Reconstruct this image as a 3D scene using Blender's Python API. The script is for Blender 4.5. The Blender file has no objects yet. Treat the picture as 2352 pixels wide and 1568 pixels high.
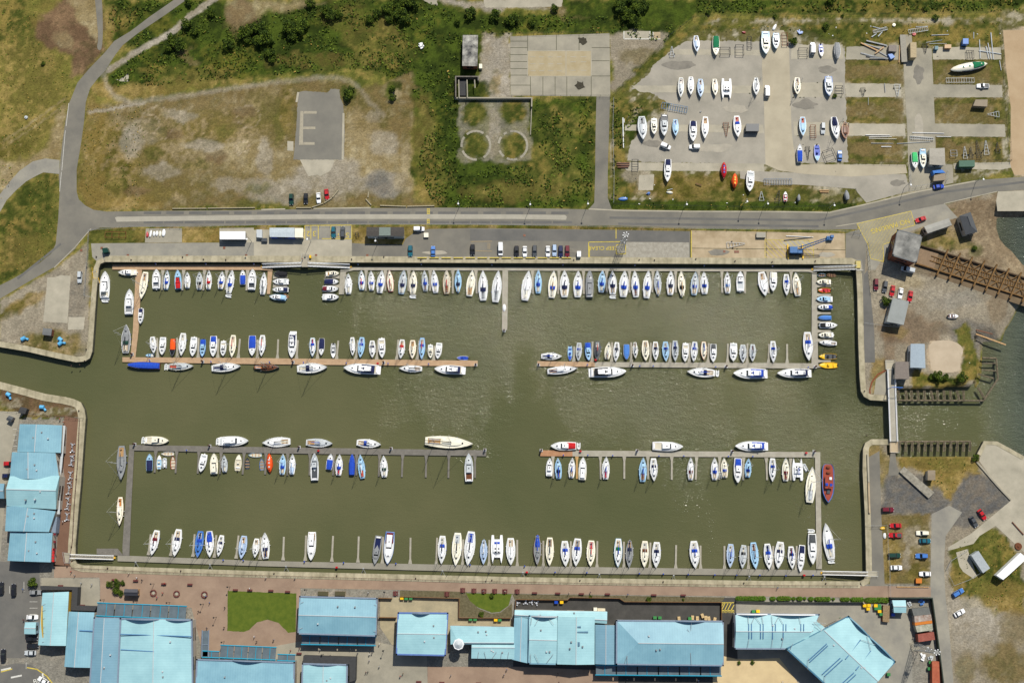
import bpy, math, random
import numpy as np
from mathutils import Matrix, Vector
from mathutils.geometry import tessellate_polygon
random.seed(7)
rng = np.random.default_rng(11)
SC = bpy.context.scene
COL = SC.collection

# ------------------------------------------------------------------ camera
FPX, CH = 2641.0, 430.0            # focal length in plan pixels, flying height in metres
d = Vector((24, -466, -FPX)).normalized()          # straight down, in camera axes
zc = -d
yc = (Vector((0, 1, 0)) - zc * zc.y).normalized()
xc = yc.cross(zc)
M = Matrix((xc, yc, zc)).transposed()              # world -> camera
MT = M.transposed()                                # camera -> world
cam_d = bpy.data.cameras.new('camera'); cam = bpy.data.objects.new('camera', cam_d); COL.objects.link(cam)
cam_d.sensor_width = 36; cam_d.lens = 36 * FPX / 2352; cam_d.clip_start = 1; cam_d.clip_end = 8000
cam.matrix_world = Matrix.Translation((0, 0, CH)) @ MT.to_4x4()
SC.camera = cam

# ------------------------------------------------------------------ light
SUN_EL, SUN_AZ = math.radians(53), math.radians(21.5)      # azimuth measured from +Y towards +X
w = bpy.data.worlds.new('World'); SC.world = w; w.use_nodes = True
nt = w.node_tree; bg = nt.nodes['Background']
sky = nt.nodes.new('ShaderNodeTexSky'); sky.sky_type = 'NISHITA'; sky.sun_disc = False
sky.sun_elevation = SUN_EL; sky.sun_rotation = SUN_AZ
nt.links.new(sky.outputs[0], bg.inputs[0]); bg.inputs[1].default_value = 0.078
sd = bpy.data.lights.new('sun', 'SUN'); sd.energy = 4.25; sd.angle = math.radians(0.5); sd.color = (1, .955, .87)
sun = bpy.data.objects.new('sun', sd); COL.objects.link(sun)
sv = Vector((math.sin(SUN_AZ) * math.cos(SUN_EL), math.cos(SUN_AZ) * math.cos(SUN_EL), math.sin(SUN_EL)))
sun.rotation_euler = sv.to_track_quat('Z', 'Y').to_euler(); sun.location = sv * 600
SC.view_settings.view_transform = 'Standard'; SC.view_settings.look = 'None'
SC.view_settings.exposure = 0.2; SC.view_settings.gamma = 1; SC.view_settings.use_curve_mapping = False

# ------------------------------------------------------------------ helpers
WZ = -2.5            # water level; the quays are at zero
DZ = -2.0            # pontoon deck

def P(x, y, z=0.0):
    "surveyed plan position (in the photograph's plan units) -> metres on the level z"
    r = MT @ Vector((x - 1176, -(y - 784), -FPX))
    t = (z - CH) / r.z
    return Vector((r.x * t, r.y * t, z))
def T(i, j, x, y):
    return (588 * i + x / 4.0, (0, 392.2, 784.4, 1176)[j] + y / 4.0)
def PT(i, j, x, y, z=0.0):
    return P(*T(i, j, x, y), z)

def lin(c):
    c = c / 255.0
    return c / 12.92 if c <= .04045 else ((c + .055) / 1.055) ** 2.4
def C(r, g, b, k=.92):
    return (lin(r) * k, lin(g) * k, lin(b) * k, 1)

MATS = {}
def mat(name, c=0, rough=.6, metal=0, var=.12, scale=1.5, bump=0, spec=.4, c2=None, coat=0, bscale=None, wave=None):
    if name in MATS: return MATS[name]
    m = bpy.data.materials.new(name); m.use_nodes = True; MATS[name] = m
    n = m.node_tree; b = n.nodes['Principled BSDF']
    b.inputs['Roughness'].default_value = rough; b.inputs['Metallic'].default_value = metal
    b.inputs['Specular IOR Level'].default_value = spec
    if coat: b.inputs['Coat Weight'].default_value = coat; b.inputs['Coat Roughness'].default_value = .08
    tc = n.nodes.new('ShaderNodeTexCoord')
    ns = n.nodes.new('ShaderNodeTexNoise'); ns.inputs['Scale'].default_value = scale; ns.inputs['Detail'].default_value = 6
    ns.inputs['Roughness'].default_value = .65
    n.links.new(tc.outputs['Object'], ns.inputs['Vector'])
    rp = n.nodes.new('ShaderNodeValToRGB')
    rp.color_ramp.elements[0].position = .32; rp.color_ramp.elements[1].position = .68
    if c2 is None:
        rp.color_ramp.elements[0].color = [x * (1 - var) for x in c[:3]] + [1]
        rp.color_ramp.elements[1].color = [min(1, x * (1 + var)) for x in c[:3]] + [1]
    else:
        rp.color_ramp.elements[0].color = c; rp.color_ramp.elements[1].color = c2
    n.links.new(ns.outputs['Fac'], rp.inputs[0]); out = rp.outputs[0]
    if wave:      # (scale, dark factor, axis)
        wv = n.nodes.new('ShaderNodeTexWave'); wv.inputs['Scale'].default_value = wave[0]; wv.bands_direction = wave[2]
        wv.inputs['Distortion'].default_value = .0
        n.links.new(tc.outputs['Object'], wv.inputs['Vector'])
        r2 = n.nodes.new('ShaderNodeValToRGB'); r2.color_ramp.elements[0].position = .0; r2.color_ramp.elements[1].position = .25
        r2.color_ramp.elements[0].color = (wave[1],) * 3 + (1,); r2.color_ramp.elements[1].color = (1, 1, 1, 1)
        n.links.new(wv.outputs['Fac'], r2.inputs[0])
        mx = n.nodes.new('ShaderNodeMix'); mx.data_type = 'RGBA'; mx.blend_type = 'MULTIPLY'; mx.inputs[0].default_value = 1
        n.links.new(out, mx.inputs[6]); n.links.new(r2.outputs[0], mx.inputs[7]); out = mx.outputs[2]
    n.links.new(out, b.inputs['Base Color'])
    if bump:
        n2 = n.nodes.new('ShaderNodeTexNoise'); n2.inputs['Scale'].default_value = bscale or scale * 4; n2.inputs['Detail'].default_value = 4
        n.links.new(tc.outputs['Object'], n2.inputs['Vector'])
        bp = n.nodes.new('ShaderNodeBump'); bp.inputs['Strength'].default_value = bump; bp.inputs['Distance'].default_value = .1
        n.links.new(n2.outputs['Fac'], bp.inputs['Height']); n.links.new(bp.outputs[0], b.inputs['Normal'])
    return m

CC = {  # everyday colours, sRGB -> albedo
 'w': (240, 240, 238), 'c': (238, 232, 210), 'lb': (160, 198, 224), 'b': (28, 70, 175), 'n': (24, 32, 72), 'r': (185, 25, 30),
 'm': (105, 22, 35), 'k': (30, 30, 33), 'g': (140, 142, 142), 'dg': (75, 78, 80), 'o': (235, 85, 20), 't': (178, 140, 92),
 'y': (240, 190, 20), 'gr': (20, 110, 70), 'dgr': (22, 60, 48), 'br': (105, 62, 34), 'lg': (190, 195, 196), 'bg': (206, 198, 176),
 'tl': (25, 95, 110), 'sb': (70, 120, 190), 'ow': (200, 120, 45), 'lgr': (70, 185, 110), 'bw': (170, 190, 215), 'gl': (22, 28, 34)}
CC['dw'] = (214, 215, 212); CC['rb'] = (150, 66, 44)
NAMES = {'rb': 'red', 'w': 'white', 'c': 'cream', 'lb': 'pale blue', 'b': 'blue', 'n': 'navy', 'r': 'red', 'm': 'maroon', 'k': 'black', 'g': 'grey',
 'dg': 'dark grey', 'o': 'orange', 't': 'tan', 'y': 'yellow', 'gr': 'green', 'dgr': 'dark green', 'br': 'brown', 'lg': 'light grey',
 'bg': 'beige', 'tl': 'teal', 'sb': 'light blue', 'ow': 'varnished orange', 'lgr': 'bright green', 'bw': 'bluish white'}
def gel(k): return mat('gelcoat ' + k, C(*CC[k], .9), rough=.3, var=.05, scale=.9, coat=.3)
def cloth(k): return mat('canvas ' + k, C(*CC[k], .95), rough=.9, var=.2, scale=2, bump=.3)
def paint(k): return mat('paint ' + k, C(*CC[k]), rough=.3, var=.04, coat=.6)
GLASS = mat('dark glass', (.012, .016, .02, 1), rough=.08, var=.1, spec=.6)
ALU = mat('aluminium', (.62, .63, .64, 1), rough=.35, metal=.6, var=.08)
RUB = mat('rubber', (.02, .02, .02, 1), rough=.9)
STEEL = mat('galvanised steel', (.42, .43, .43, 1), rough=.5, metal=.4, var=.2)
TEAK = mat('teak', C(170, 135, 95), rough=.7, var=.2, scale=4)
RUST = mat('rusty steel', C(120, 62, 35), rough=.85, var=.35, scale=3)

class MB:
    def __init__(s): s.v = []; s.f = []; s.mi = []; s.cur = 0
    def add(s, vs, fs):
        o = len(s.v); s.v += [tuple(p) for p in vs]
        for f in fs: s.f.append([o + i for i in f]); s.mi.append(s.cur)
        return s
    def box(s, cx, cy, z0, sx, sy, h, rot=0, tx=1, ty=1):
        ca, sa = math.cos(rot), math.sin(rot); vs = []
        for z, kx, ky in ((z0, 1, 1), (z0 + h, tx, ty)):
            for a, b in ((-1, -1), (1, -1), (1, 1), (-1, 1)):
                x, y = a * sx / 2 * kx, b * sy / 2 * ky
                vs.append((cx + x * ca - y * sa, cy + x * sa + y * ca, z))
        return s.add(vs, [(3, 2, 1, 0), (4, 5, 6, 7), (0, 1, 5, 4), (1, 2, 6, 5), (2, 3, 7, 6), (3, 0, 4, 7)])
    def prism(s, pts, z0, z1, top=None):
        n = len(pts); top = top or pts
        vs = [(p[0], p[1], z0) for p in pts] + [(p[0], p[1], z1) for p in top]
        area = sum(pts[i][0] * pts[(i + 1) % n][1] - pts[(i + 1) % n][0] * pts[i][1] for i in range(n))
        fs = [(i, (i + 1) % n, n + (i + 1) % n, n + i) for i in range(n)]
        tri = tessellate_polygon([[Vector((p[0], p[1], 0)) for p in top]]) if n > 4 else [tuple(range(n))]
        def up(t):
            A = sum(top[t[i]][0] * top[t[(i + 1) % len(t)]][1] - top[t[(i + 1) % len(t)]][0] * top[t[i]][1] for i in range(len(t)))
            return t if A > 0 else tuple(reversed(t))
        if area < 0: fs = [tuple(reversed(f)) for f in fs]
        for t in tri:
            u = up(tuple(t)); fs.append(tuple(n + i for i in u)); fs.append(tuple(reversed(u)))
        return s.add(vs, fs)
    def tube(s, a, b, r, n=6, r2=None):
        a, b = Vector(a), Vector(b); r2 = r if r2 is None else r2
        q = (b - a).to_track_quat('Z', 'Y'); vs = []
        for p, rr in ((a, r), (b, r2)):
            for k in range(n):
                t = 2 * math.pi * k / n
                vs.append(p + q @ Vector((rr * math.cos(t), rr * math.sin(t), 0)))
        return s.add(vs, [(k, (k + 1) % n, n + (k + 1) % n, n + k) for k in range(n)] + [tuple(range(n - 1, -1, -1)), tuple(range(n, 2 * n))])
    def loft(s, rings, cap=True):
        n = len(rings[0]); vs = [p for r in rings for p in r]; fs = []
        for i in range(len(rings) - 1):
            for k in range(n):
                k2 = (k + 1) % n
                fs.append((i * n + k, i * n + k2, (i + 1) * n + k2, (i + 1) * n + k))
        if cap: fs += [tuple(range(n - 1, -1, -1)), tuple((len(rings) - 1) * n + k for k in range(n))]
        return s.add(vs, fs)
    def ball(s, c, r, n=8, m=5, sz=1):
        vs = []; fs = []
        for i in range(m + 1):
            ph = math.pi * i / m
            for k in range(n):
                t = 2 * math.pi * k / n
                vs.append((c[0] + r * math.sin(ph) * math.cos(t), c[1] + r * math.sin(ph) * math.sin(t), c[2] + r * sz * math.cos(ph)))
        for i in range(m):
            for k in range(n): fs.append((i * n + k, (i + 1) * n + k, (i + 1) * n + (k + 1) % n, i * n + (k + 1) % n))
        return s.add(vs, fs)
    def mesh(s, name, mats):
        me = bpy.data.meshes.new(name); me.from_pydata(s.v, [], s.f)
        for m in (mats if isinstance(mats, (list, tuple)) else [mats]): me.materials.append(m)
        if any(s.mi): me.polygons.foreach_set('material_index', s.mi)
        me.update(); return me
    def build(s, name, mats, parent=None, smooth=False, world=False):
        if world and parent is not None:
            p = parent.location; s.v = [(a - p.x, b - p.y, c - p.z) for a, b, c in s.v]
        me = s.mesh(name, mats)
        if smooth: me.polygons.foreach_set('use_smooth', [True] * len(me.polygons))
        o = bpy.data.objects.new(name, me); COL.objects.link(o)
        if parent is not None: o.parent = parent
        return o

PLACES = []   # (object, where-phrase) bookkeeping for labels
def tag(o, label, cat, group=None):
    n = len(label.split())
    if n > 16 or n < 4: print('LABEL LENGTH', n, label)
    o['label'] = label; o['category'] = cat
    if group: o['group'] = group
    return o
def thing(name, loc, rz=0, label=None, cat=None, group=None):
    o = bpy.data.objects.new(name, None); COL.objects.link(o); o.location = loc; o.rotation_euler = (0, 0, rz); o.empty_display_size = .3
    if label: tag(o, label, cat, group)
    return o
def copy_tree(o, parent=None):
    c = o.copy(); COL.objects.link(c)
    if parent is not None: c.parent = parent
    for ch in list(o.children): copy_tree(ch, c)
    return c
def struct(o, kind='structure'): o['kind'] = kind; return o
ORD = ['first', 'second', 'third', 'fourth', 'fifth', 'sixth', 'seventh', 'eighth', 'ninth', 'tenth', 'eleventh', 'twelfth', 'thirteenth',
 'fourteenth', 'fifteenth', 'sixteenth', 'seventeenth', 'eighteenth', 'nineteenth', 'twentieth']
def nth(i):
    if i < 20: return ORD[i]
    t = ('twenty', 'thirty', 'forty', 'fifty', 'sixty', 'seventy', 'eighty', 'ninety')[(i + 1) // 10 - 2]; r = (i + 1) % 10
    return t[:-1] + 'ieth' if r == 0 else t + '-' + ORD[r - 1]

# ------------------------------------------------------------------ ground
WATER = [(240,601),(588,601),(1176,603.5),(1764,606),(1956,606),(1966,611),(1968,640),(1970,680),(1972,784),(1975,866),(1978,898),(1985,910),
 (1999,918),(2040,920),(2060,897),(2150,896),(2235,893),(2248,875),(2254,850),(2255,822),(2256,785),(2245,777),(2302,775),(2308,755),(2326,727),
 (2340,700),(2352,690),(2420,670),(2425,640),(2352,610),(2325,577),(2310,565),(2296,547),(2288,520),(2289,490),(2352,488),(2600,400),(9000,-3000),(9000,5000),(2600,1200),
 (2352,1048),(2290,1014),(2260,1013),(2245,1042),(2045,1038),(2043,1009),(2001,1009),(1988,1017),(1983,1030),(1982,1080),(1987,1176),
 (1989,1256),(1990,1316),(1985,1330),(1975,1335),(1764,1334),(1176,1325),(588,1311),(337,1303),(190,1298),(176,1294),(172,1286),(173,1250),(179,1176),(185,1109),
 (192,1010),(196,960),(193,940),(185,924),(170,917),(150,912),(105,905),(58,892),(0,877),(-400,780),(-400,700),(0,796),(60,806),(130,822),
 (175,831),(195,829),(206,822),(211,808),(213,784),(220,682),(226,617),(230,606)]

def vnoise(x, y, seed):
    xi = np.floor(x).astype(np.int64); yi = np.floor(y).astype(np.int64); fx = x - xi; fy = y - yi
    fx = fx * fx * (3 - 2 * fx); fy = fy * fy * (3 - 2 * fy)
    def h(a, b):
        n = (a * 374761393 + b * 668265263 + seed * 1442695041) & 0x7fffffff
        n = ((n ^ (n >> 13)) * 1274126177) & 0x7fffffff
        return ((n ^ (n >> 16)) & 0xffff) / 65535.0
    return (h(xi, yi) * (1 - fx) + h(xi + 1, yi) * fx) * (1 - fy) + (h(xi, yi + 1) * (1 - fx) + h(xi + 1, yi + 1) * fx) * fy
def fbm(x, y, s, seed=1, o=4):
    t = 0; a = .5; n = 0
    for k in range(o):
        t = t + a * vnoise(x / s + 91.7 * k, y / s - 37.3 * k, seed + k); n += a; a *= .55; s /= 2.1
    return t / n
def inside(px, py, poly):
    r = np.zeros(px.shape, bool); n = len(poly)
    for i in range(n):
        x1, y1 = poly[i]; x2, y2 = poly[(i + 1) % n]
        if y1 == y2: continue
        c = (y1 > py) != (y2 > py)
        r ^= c & (px < (x2 - x1) * (py - y1) / (y2 - y1) + x1)
    return r
def segdist(px, py, pts, closed=True):
    dm = np.full(px.shape, 1e9); n = len(pts)
    for i in range(n if closed else n - 1):
        x1, y1 = pts[i]; x2, y2 = pts[(i + 1) % n]; dx, dy = x2 - x1, y2 - y1
        t = np.clip(((px - x1) * dx + (py - y1) * dy) / (dx * dx + dy * dy + 1e-9), 0, 1)
        dm = np.minimum(dm, np.hypot(px - x1 - t * dx, py - y1 - t * dy))
    return dm
def toplan(X, Y):
    z = np.full(X.shape, -CH)
    A = [[M[i][j] for j in range(3)] for i in range(3)]
    cx = A[0][0] * X + A[0][1] * Y + A[0][2] * z; cy = A[1][0] * X + A[1][1] * Y + A[1][2] * z; cz = A[2][0] * X + A[2][1] * Y + A[2][2] * z
    cz = np.minimum(cz, -20)
    return 1176 - FPX * cx / cz, 784 + FPX * cy / cz

def axis(lo, hi, s):
    a = list(np.arange(lo, hi + s, s)); g = s
    lo2 = lo; hi2 = a[-1]
    while hi2 < 2500: g *= 1.6; lo2 -= g; hi2 += g; a = [lo2] + a + [hi2]
    return np.array(a)
ax, ay = axis(-222, 222, .75), axis(-66, 236, .75)
GX, GY = np.meshgrid(ax, ay)
VX, VY = toplan(GX, GY)
wx = VX + 14 * (fbm(VX, VY, 22, 5) - .5) * 2; wy = VY + 14 * (fbm(VX, VY, 22, 9) - .5) * 2    # ragged natural edges
wx2 = VX + 5 * (fbm(VX, VY, 10, 15) - .5) * 2; wy2 = VY + 5 * (fbm(VX, VY, 10, 19) - .5) * 2
n1 = fbm(VX, VY, 70, 21); n2 = fbm(VX, VY, 26, 31); n3 = fbm(VX, VY, 9, 41, 3); n4 = rng.random(VX.shape)
def cs(v, a, b): return np.clip((v - a) / (b - a), 0, 1)[..., None]
def col3(*c): return np.array([lin(x) * .9 for x in c])
def mixt(a, b, c, t1=(.4, .6), t2=(.5, .66)):
    a, b, c = col3(*a), col3(*b), col3(*c)
    m = a + (b - a) * cs(.55 * n2 + .45 * n3, *t1)
    m = m + (c - m) * cs(.5 * n1 + .5 * n3, *t2)
    return m * (.88 + .24 * n4[..., None]) * (.82 + .36 * n2[..., None])
TY = {
 'grass': mixt((80,86,34), (112,108,50), (138,122,66)),
 'lush': mixt((44,56,16), (66,80,24), (96,94,36), t2=(.55, .75)),
 'midgreen': mixt((64,72,26), (96,94,42), (126,110,56)),
 'golden': mixt((136,114,62), (106,96,46), (154,132,80)),
 'scrub': mixt((84,80,30), (122,106,58), (140,122,86)),
 'drydirt': mixt((118,102,64), (94,86,48), (142,128,96), t2=(.5, .72)),
 'dirt': mixt((146,130,94), (124,108,72), (164,150,116)),
 'brown': mixt((104,82,60), (124,100,74), (88,74,50)),
 'redbrown': mixt((132,116,92), (112,96,74), (148,132,106)),
 'sand': mixt((176,158,132), (164,146,120), (188,172,146)),
 'hard': mixt((142,133,114), (132,122,104), (156,146,126)),
 'tar': mixt((136,132,120), (124,120,110), (148,140,126)),
 'gravel': mixt((152,144,128), (136,126,106), (168,160,144)),
 'darktar': mixt((96,95,92), (104,100,92), (112,104,92)),
 'trash': mixt((104,98,60), (84,84,36), (160,152,130), t2=(.5, .6)),
}
colr = TY['grass'].copy()
def zone(poly, t, soft=0, warp=True, a=1.0):
    global colr
    X, Y = (wx, wy) if warp else (wx2, wy2)
    if soft:
        dd = segdist(X, Y, poly); ins = inside(X, Y, poly); k = np.clip(np.where(ins, dd, -dd) / soft + .5, 0, 1)
    else: k = inside(X, Y, poly).astype(float)
    colr = colr + (TY[t] - colr) * (k * a)[..., None]
def blob(x, y, rx, ry, t, a=1.0, ang=0):
    global colr
    c, s = math.cos(ang), math.sin(ang); u = (wx - x) * c + (wy - y) * s; v = -(wx - x) * s + (wy - y) * c
    r = np.sqrt((u / rx) ** 2 + (v / ry) ** 2) + (n2 - .5) * .5
    k = np.clip((1.15 - r) / .35, 0, 1) * a
    colr = colr + (TY[t] - colr) * k[..., None]
def stroke(pts, wd, t, a=1.0, soft=3):
    global colr
    k = np.clip((wd / 2 - segdist(wx2, wy2, pts, False)) / soft + .5, 0, 1) * a
    colr = colr + (TY[t] - colr) * k[..., None]

# west and north fields
blob(60, 230, 110, 190, 'golden', .35); blob(30, 50, 60, 60, 'midgreen', .8); blob(110, 40, 40, 40, 'golden', .5)
zone([(100,30),(150,0),(232,0),(236,120),(200,160),(168,180),(165,135),(100,100),(85,80)], 'brown', 10)
zone([(152,0),(228,0),(226,95),(205,80),(160,20)], 'dirt', 8); blob(150, 95, 30, 18, 'dirt', .6, .5)
stroke([(0,330),(60,290),(150,225)], 5, 'dirt', .6); stroke([(0,345),(60,305),(150,240)], 4, 'dirt', .6)
zone([(0,470),(0,370),(60,370),(105,340),(140,250),(160,240),(150,300),(138,372),(80,375),(40,400)], 'dirt', 14); blob(20, 340, 60, 20, 'scrub', .6)
zone([(245,100),(430,0),(980,0),(1070,30),(1400,40),(1570,60),(1520,100),(1400,75),(1062,80),(1050,250),(985,260),(930,190),(860,160),(780,160),(600,175),(380,195),(260,205),(245,178),(330,110)], 'lush', 10)
zone([(245,0),(425,0),(300,80),(262,105),(240,60)], 'lush', 10); blob(290, 45, 25, 20, 'midgreen'); blob(250, 60, 14, 50, 'golden', .7)
zone([(520,0),(700,0),(745,8),(660,22),(600,30),(575,48),(540,70),(520,40)], 'dirt', 14, a=.8); blob(550, 45, 35, 45, 'brown', .5)
blob(430, 130, 40, 14, 'drydirt', .7, .5); blob(420, 190, 90, 22, 'golden', .45, -.15); blob(320, 205, 60, 18, 'golden', .6)
blob(840, 70, 90, 50, 'golden', .35, .5); blob(880, 110, 80, 35, 'midgreen', .8, .2); blob(750, 140, 140, 18, 'golden', .3); blob(420, 165, 130, 12, 'midgreen', .6)
zone([(985,0),(1290,0),(1285,18),(1200,22),(1120,25),(1080,20),(1020,12)], 'gravel', 8); zone([(1240,10),(1340,0),(1350,40),(1300,45)], 'drydirt', 10)
zone([(195,245),(300,235),(500,208),(700,184),(780,182),(830,205),(945,165),(960,230),(940,300),(945,400),(955,460),(1000,470),(1000,478),(700,480),(620,470),(400,480),(240,482),(200,470),(180,430),(188,330)], 'drydirt', 10)
blob(250, 380, 75, 110, 'scrub', .9); blob(215, 300, 30, 90, 'golden', .6); blob(230, 440, 60, 40, 'golden', .6); blob(300, 465, 80, 16, 'golden', .8)
blob(240, 210, 28, 18, 'golden', .9); blob(600, 465, 60, 12, 'midgreen', .7); blob(420, 330, 120, 70, 'scrub', .5); blob(330, 300, 50, 30, 'gravel', .35)
blob(500, 300, 130, 70, 'dirt', .25); blob(560, 380, 130, 60, 'dirt', .5); blob(480, 290, 150, 40, 'scrub', .6); blob(380, 430, 90, 30, 'scrub', .5); blob(440, 400, 90, 40, 'drydirt', .6); blob(610, 250, 50, 40, 'midgreen', .35)
blob(640, 440, 80, 30, 'gravel', .7); blob(830, 360, 70, 60, 'dirt', .9, .4); blob(760, 410, 80, 50, 'gravel', .8); blob(840, 310, 40, 70, 'dirt', .8, -.5)
blob(885, 425, 55, 32, 'tar', .8); blob(870, 425, 30, 22, 'darktar', .6); blob(930, 400, 25, 40, 'dirt', .6); blob(905, 210, 60, 25, 'drydirt', .8)
blob(700, 350, 25, 30, 'dirt', .7); blob(660, 250, 16, 60, 'scrub', .8); blob(905, 208, 20, 26, 'lush', .9); blob(915, 216, 10, 12, 'dirt', .9)
blob(800, 215, 22, 18, 'lush', .8)
stroke([(236,160),(244,195),(262,222),(300,235),(400,224),(500,208),(588,196),(650,187),(720,180),(775,178),(805,187),(828,206),(850,235),(880,265)], 11, 'gravel', .5, 6)
stroke([(205,258),(250,252),(330,236)], 7, 'gravel', .8); stroke([(248,162),(310,122),(400,72),(440,35),(500,-8)], 13, 'gravel', 1)
for (rx_, ry_, rr) in ((345,285,22),(555,338,12),(555,338,18),(570,268,26),(360,283,38)):
    q = np.abs(np.hypot(wx2 - rx_, wy2 - ry_) - rr); colr = colr + (TY['sand'] - colr) * (np.clip((1.6 - q) / 1.2, 0, 1) * .55)[..., None]
for x_, y_, u_, v_, t_ in ((300,330,26,40,'gravel'),(370,395,40,16,'gravel'),(470,330,50,14,'gravel'),(420,265,40,12,'gravel'),(540,420,60,16,'gravel'),(610,360,20,40,'gravel'),(350,350,22,18,'midgreen'),(450,380,30,16,'midgreen'),(520,300,34,14,'midgreen'),(590,430,30,14,'midgreen'),(270,420,30,26,'midgreen'),(640,300,14,40,'midgreen'),(400,310,20,14,'brown'),(500,360,28,16,'brown'),(560,260,30,14,'brown'),(320,440,30,10,'brown'),(880,330,30,30,'gravel'),(860,270,20,16,'gravel')): blob(x_, y_, u_, v_, t_, .55)
# enclosed green block
zone([(945,200),(1050,240),(1052,80),(1060,60),(1100,80),(1110,230),(1368,228),(1367,470),(1340,480),(1010,478),(985,450),(945,400)], 'lush', 8)
blob(970, 300, 30, 90, 'golden', .35); blob(1000, 400, 45, 60, 'midgreen', .7); blob(1240, 350, 90, 90, 'midgreen', .8); blob(1290, 280, 50, 40, 'grass', .6); blob(1320, 420, 40, 30, 'grass', .7); blob(1150, 440, 60, 14, 'grass', .6); blob(1200, 440, 140, 25, 'golden', .3); blob(990, 450, 30, 20, 'golden', .7)
blob(1015, 240, 30, 70, 'lush', .7); blob(1240, 300, 80, 40, 'lush', .6)
for cx_ in (1093, 1177):
    zone([(cx_-38,228),(cx_+40,228),(cx_+42,370),(cx_-38,372)], 'gravel', 5, a=.55)
blob(1135, 300, 12, 70, 'gravel', .8)
for (x_, y_, r_) in ((1095,262,30),(1180,258,29),(1093,334,32),(1178,334,32)): blob(x_, y_, r_, r_, 'midgreen', 1)
zone([(1105,82),(1172,82),(1173,222),(1130,222),(1105,180)], 'gravel', 6); blob(1140, 190, 14, 26, 'scrub', .7); blob(1110, 205, 18, 18, 'lush', .8)
zone([(1400,75),(1530,75),(1520,110),(1403,215)], 'hard', 6); blob(1470, 130, 50, 20, 'drydirt', .6)
# island and left bank
zone([(100,397),(130,402),(134,500),(127,575),(85,610),(0,648),(0,490),(40,440)], 'midgreen', 4, warp=False); blob(70, 450, 30, 30, 'lush', .4); blob(60, 580, 60, 40, 'golden', .35)
zone([(0,690),(125,620),(200,560),(205,640),(205,820),(150,825),(0,800)], 'hard', 6, warp=False); blob(50, 700, 70, 16, 'scrub', 1, -.5); blob(120, 790, 80, 30, 'scrub', .9); blob(30, 760, 40, 40, 'hard', .5); blob(150, 690, 50, 60, 'darktar', .5); blob(100,815,70,12,'golden',.4)
zone([(0,880),(60,895),(150,915),(190,930),(192,960),(60,955),(0,930)], 'brown', 4, warp=False); blob(130, 945, 60, 8, 'trash', .8); blob(20, 925, 30, 10, 'trash', .6)
# quay strip between road and apron
zone([(200,522),(1600,520),(1600,560),(200,560)], 'scrub', 0, warp=False); zone([(205,526),(335,526),(335,558),(205,560)], 'midgreen', 2, warp=False); zone([(418,524),(505,524),(505,557),(418,557)], 'golden', 2, warp=False)
zone([(808,520),(930,520),(925,558),(808,558)], 'golden', 2, warp=False, a=.6)
# boatyard
zone([(1402,225),(1590,60),(1650,45),(2300,42),(2308,60),(2320,390),(2230,415),(1960,470),(1400,475)], 'trash', 4, warp=False)
zone([(1402,225),(1480,140),(1560,70),(1620,60),(1480,170),(1440,210),(1460,260),(1430,300),(1440,370),(1420,400),(1402,475)], 'midgreen', 10)
zone([(1600,55),(2300,50),(2300,110),(2060,100),(1950,110),(1900,85),(1780,60),(1600,75)], 'midgreen', 10); blob(1900, 80, 60, 14, 'lush', .5)
zone([(1430,300),(1480,250),(1500,250),(1490,270),(1450,330)], 'lush', 6); blob(1500, 240, 60, 14, 'midgreen', .9); blob(1640, 430, 220, 35, 'scrub', 1); blob(1760, 450, 160, 16, 'midgreen', .8); blob(1430, 440, 20, 30, 'midgreen', 1)
blob(1450, 400, 22, 14, 'hard', .8); blob(1480, 420, 20, 20, 'hard', .8)
for y0, y1 in ((136,193),(224,284),(313,372)):
    zone([(1940,y0),(2075,y0),(2075,y1),(1940,y1)], 'drydirt', 4, warp=False); zone([(2144,y0),(2302,y0),(2302,y1),(2144,y1)], 'drydirt', 4, warp=False)
    blob(2000, y0+8, 60, 7, 'midgreen', .9); blob(2000, y1-8, 60, 7, 'midgreen', .9); blob(2220, y0+7, 80, 7, 'midgreen', .8); blob(2290, (y0+y1)/2, 14, 28, 'midgreen', .8); blob(2155,(y0+y1)/2,9,26,'midgreen',.6)
zone([(1400,458),(1968,466),(1960,484),(1400,481)], 'lush', 2, warp=False)
zone([(1370,482),(1352,482),(1345,225),(1370,225)], 'midgreen', 6, a=.4)
zone([(2302,70),(2352,70),(2700,70),(2700,420),(2330,405),(2325,300)], 'sand', 6); blob(2330, 45, 30, 24, 'trash', .9); blob(2345, 110, 12, 30, 'brown', .3)
zone([(1290,0),(2352,0),(2352,18),(1900,34),(1600,30),(1560,60),(1400,45),(1300,40)], 'lush', 8); blob(2000, 18, 300, 8, 'midgreen', .6)
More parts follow.
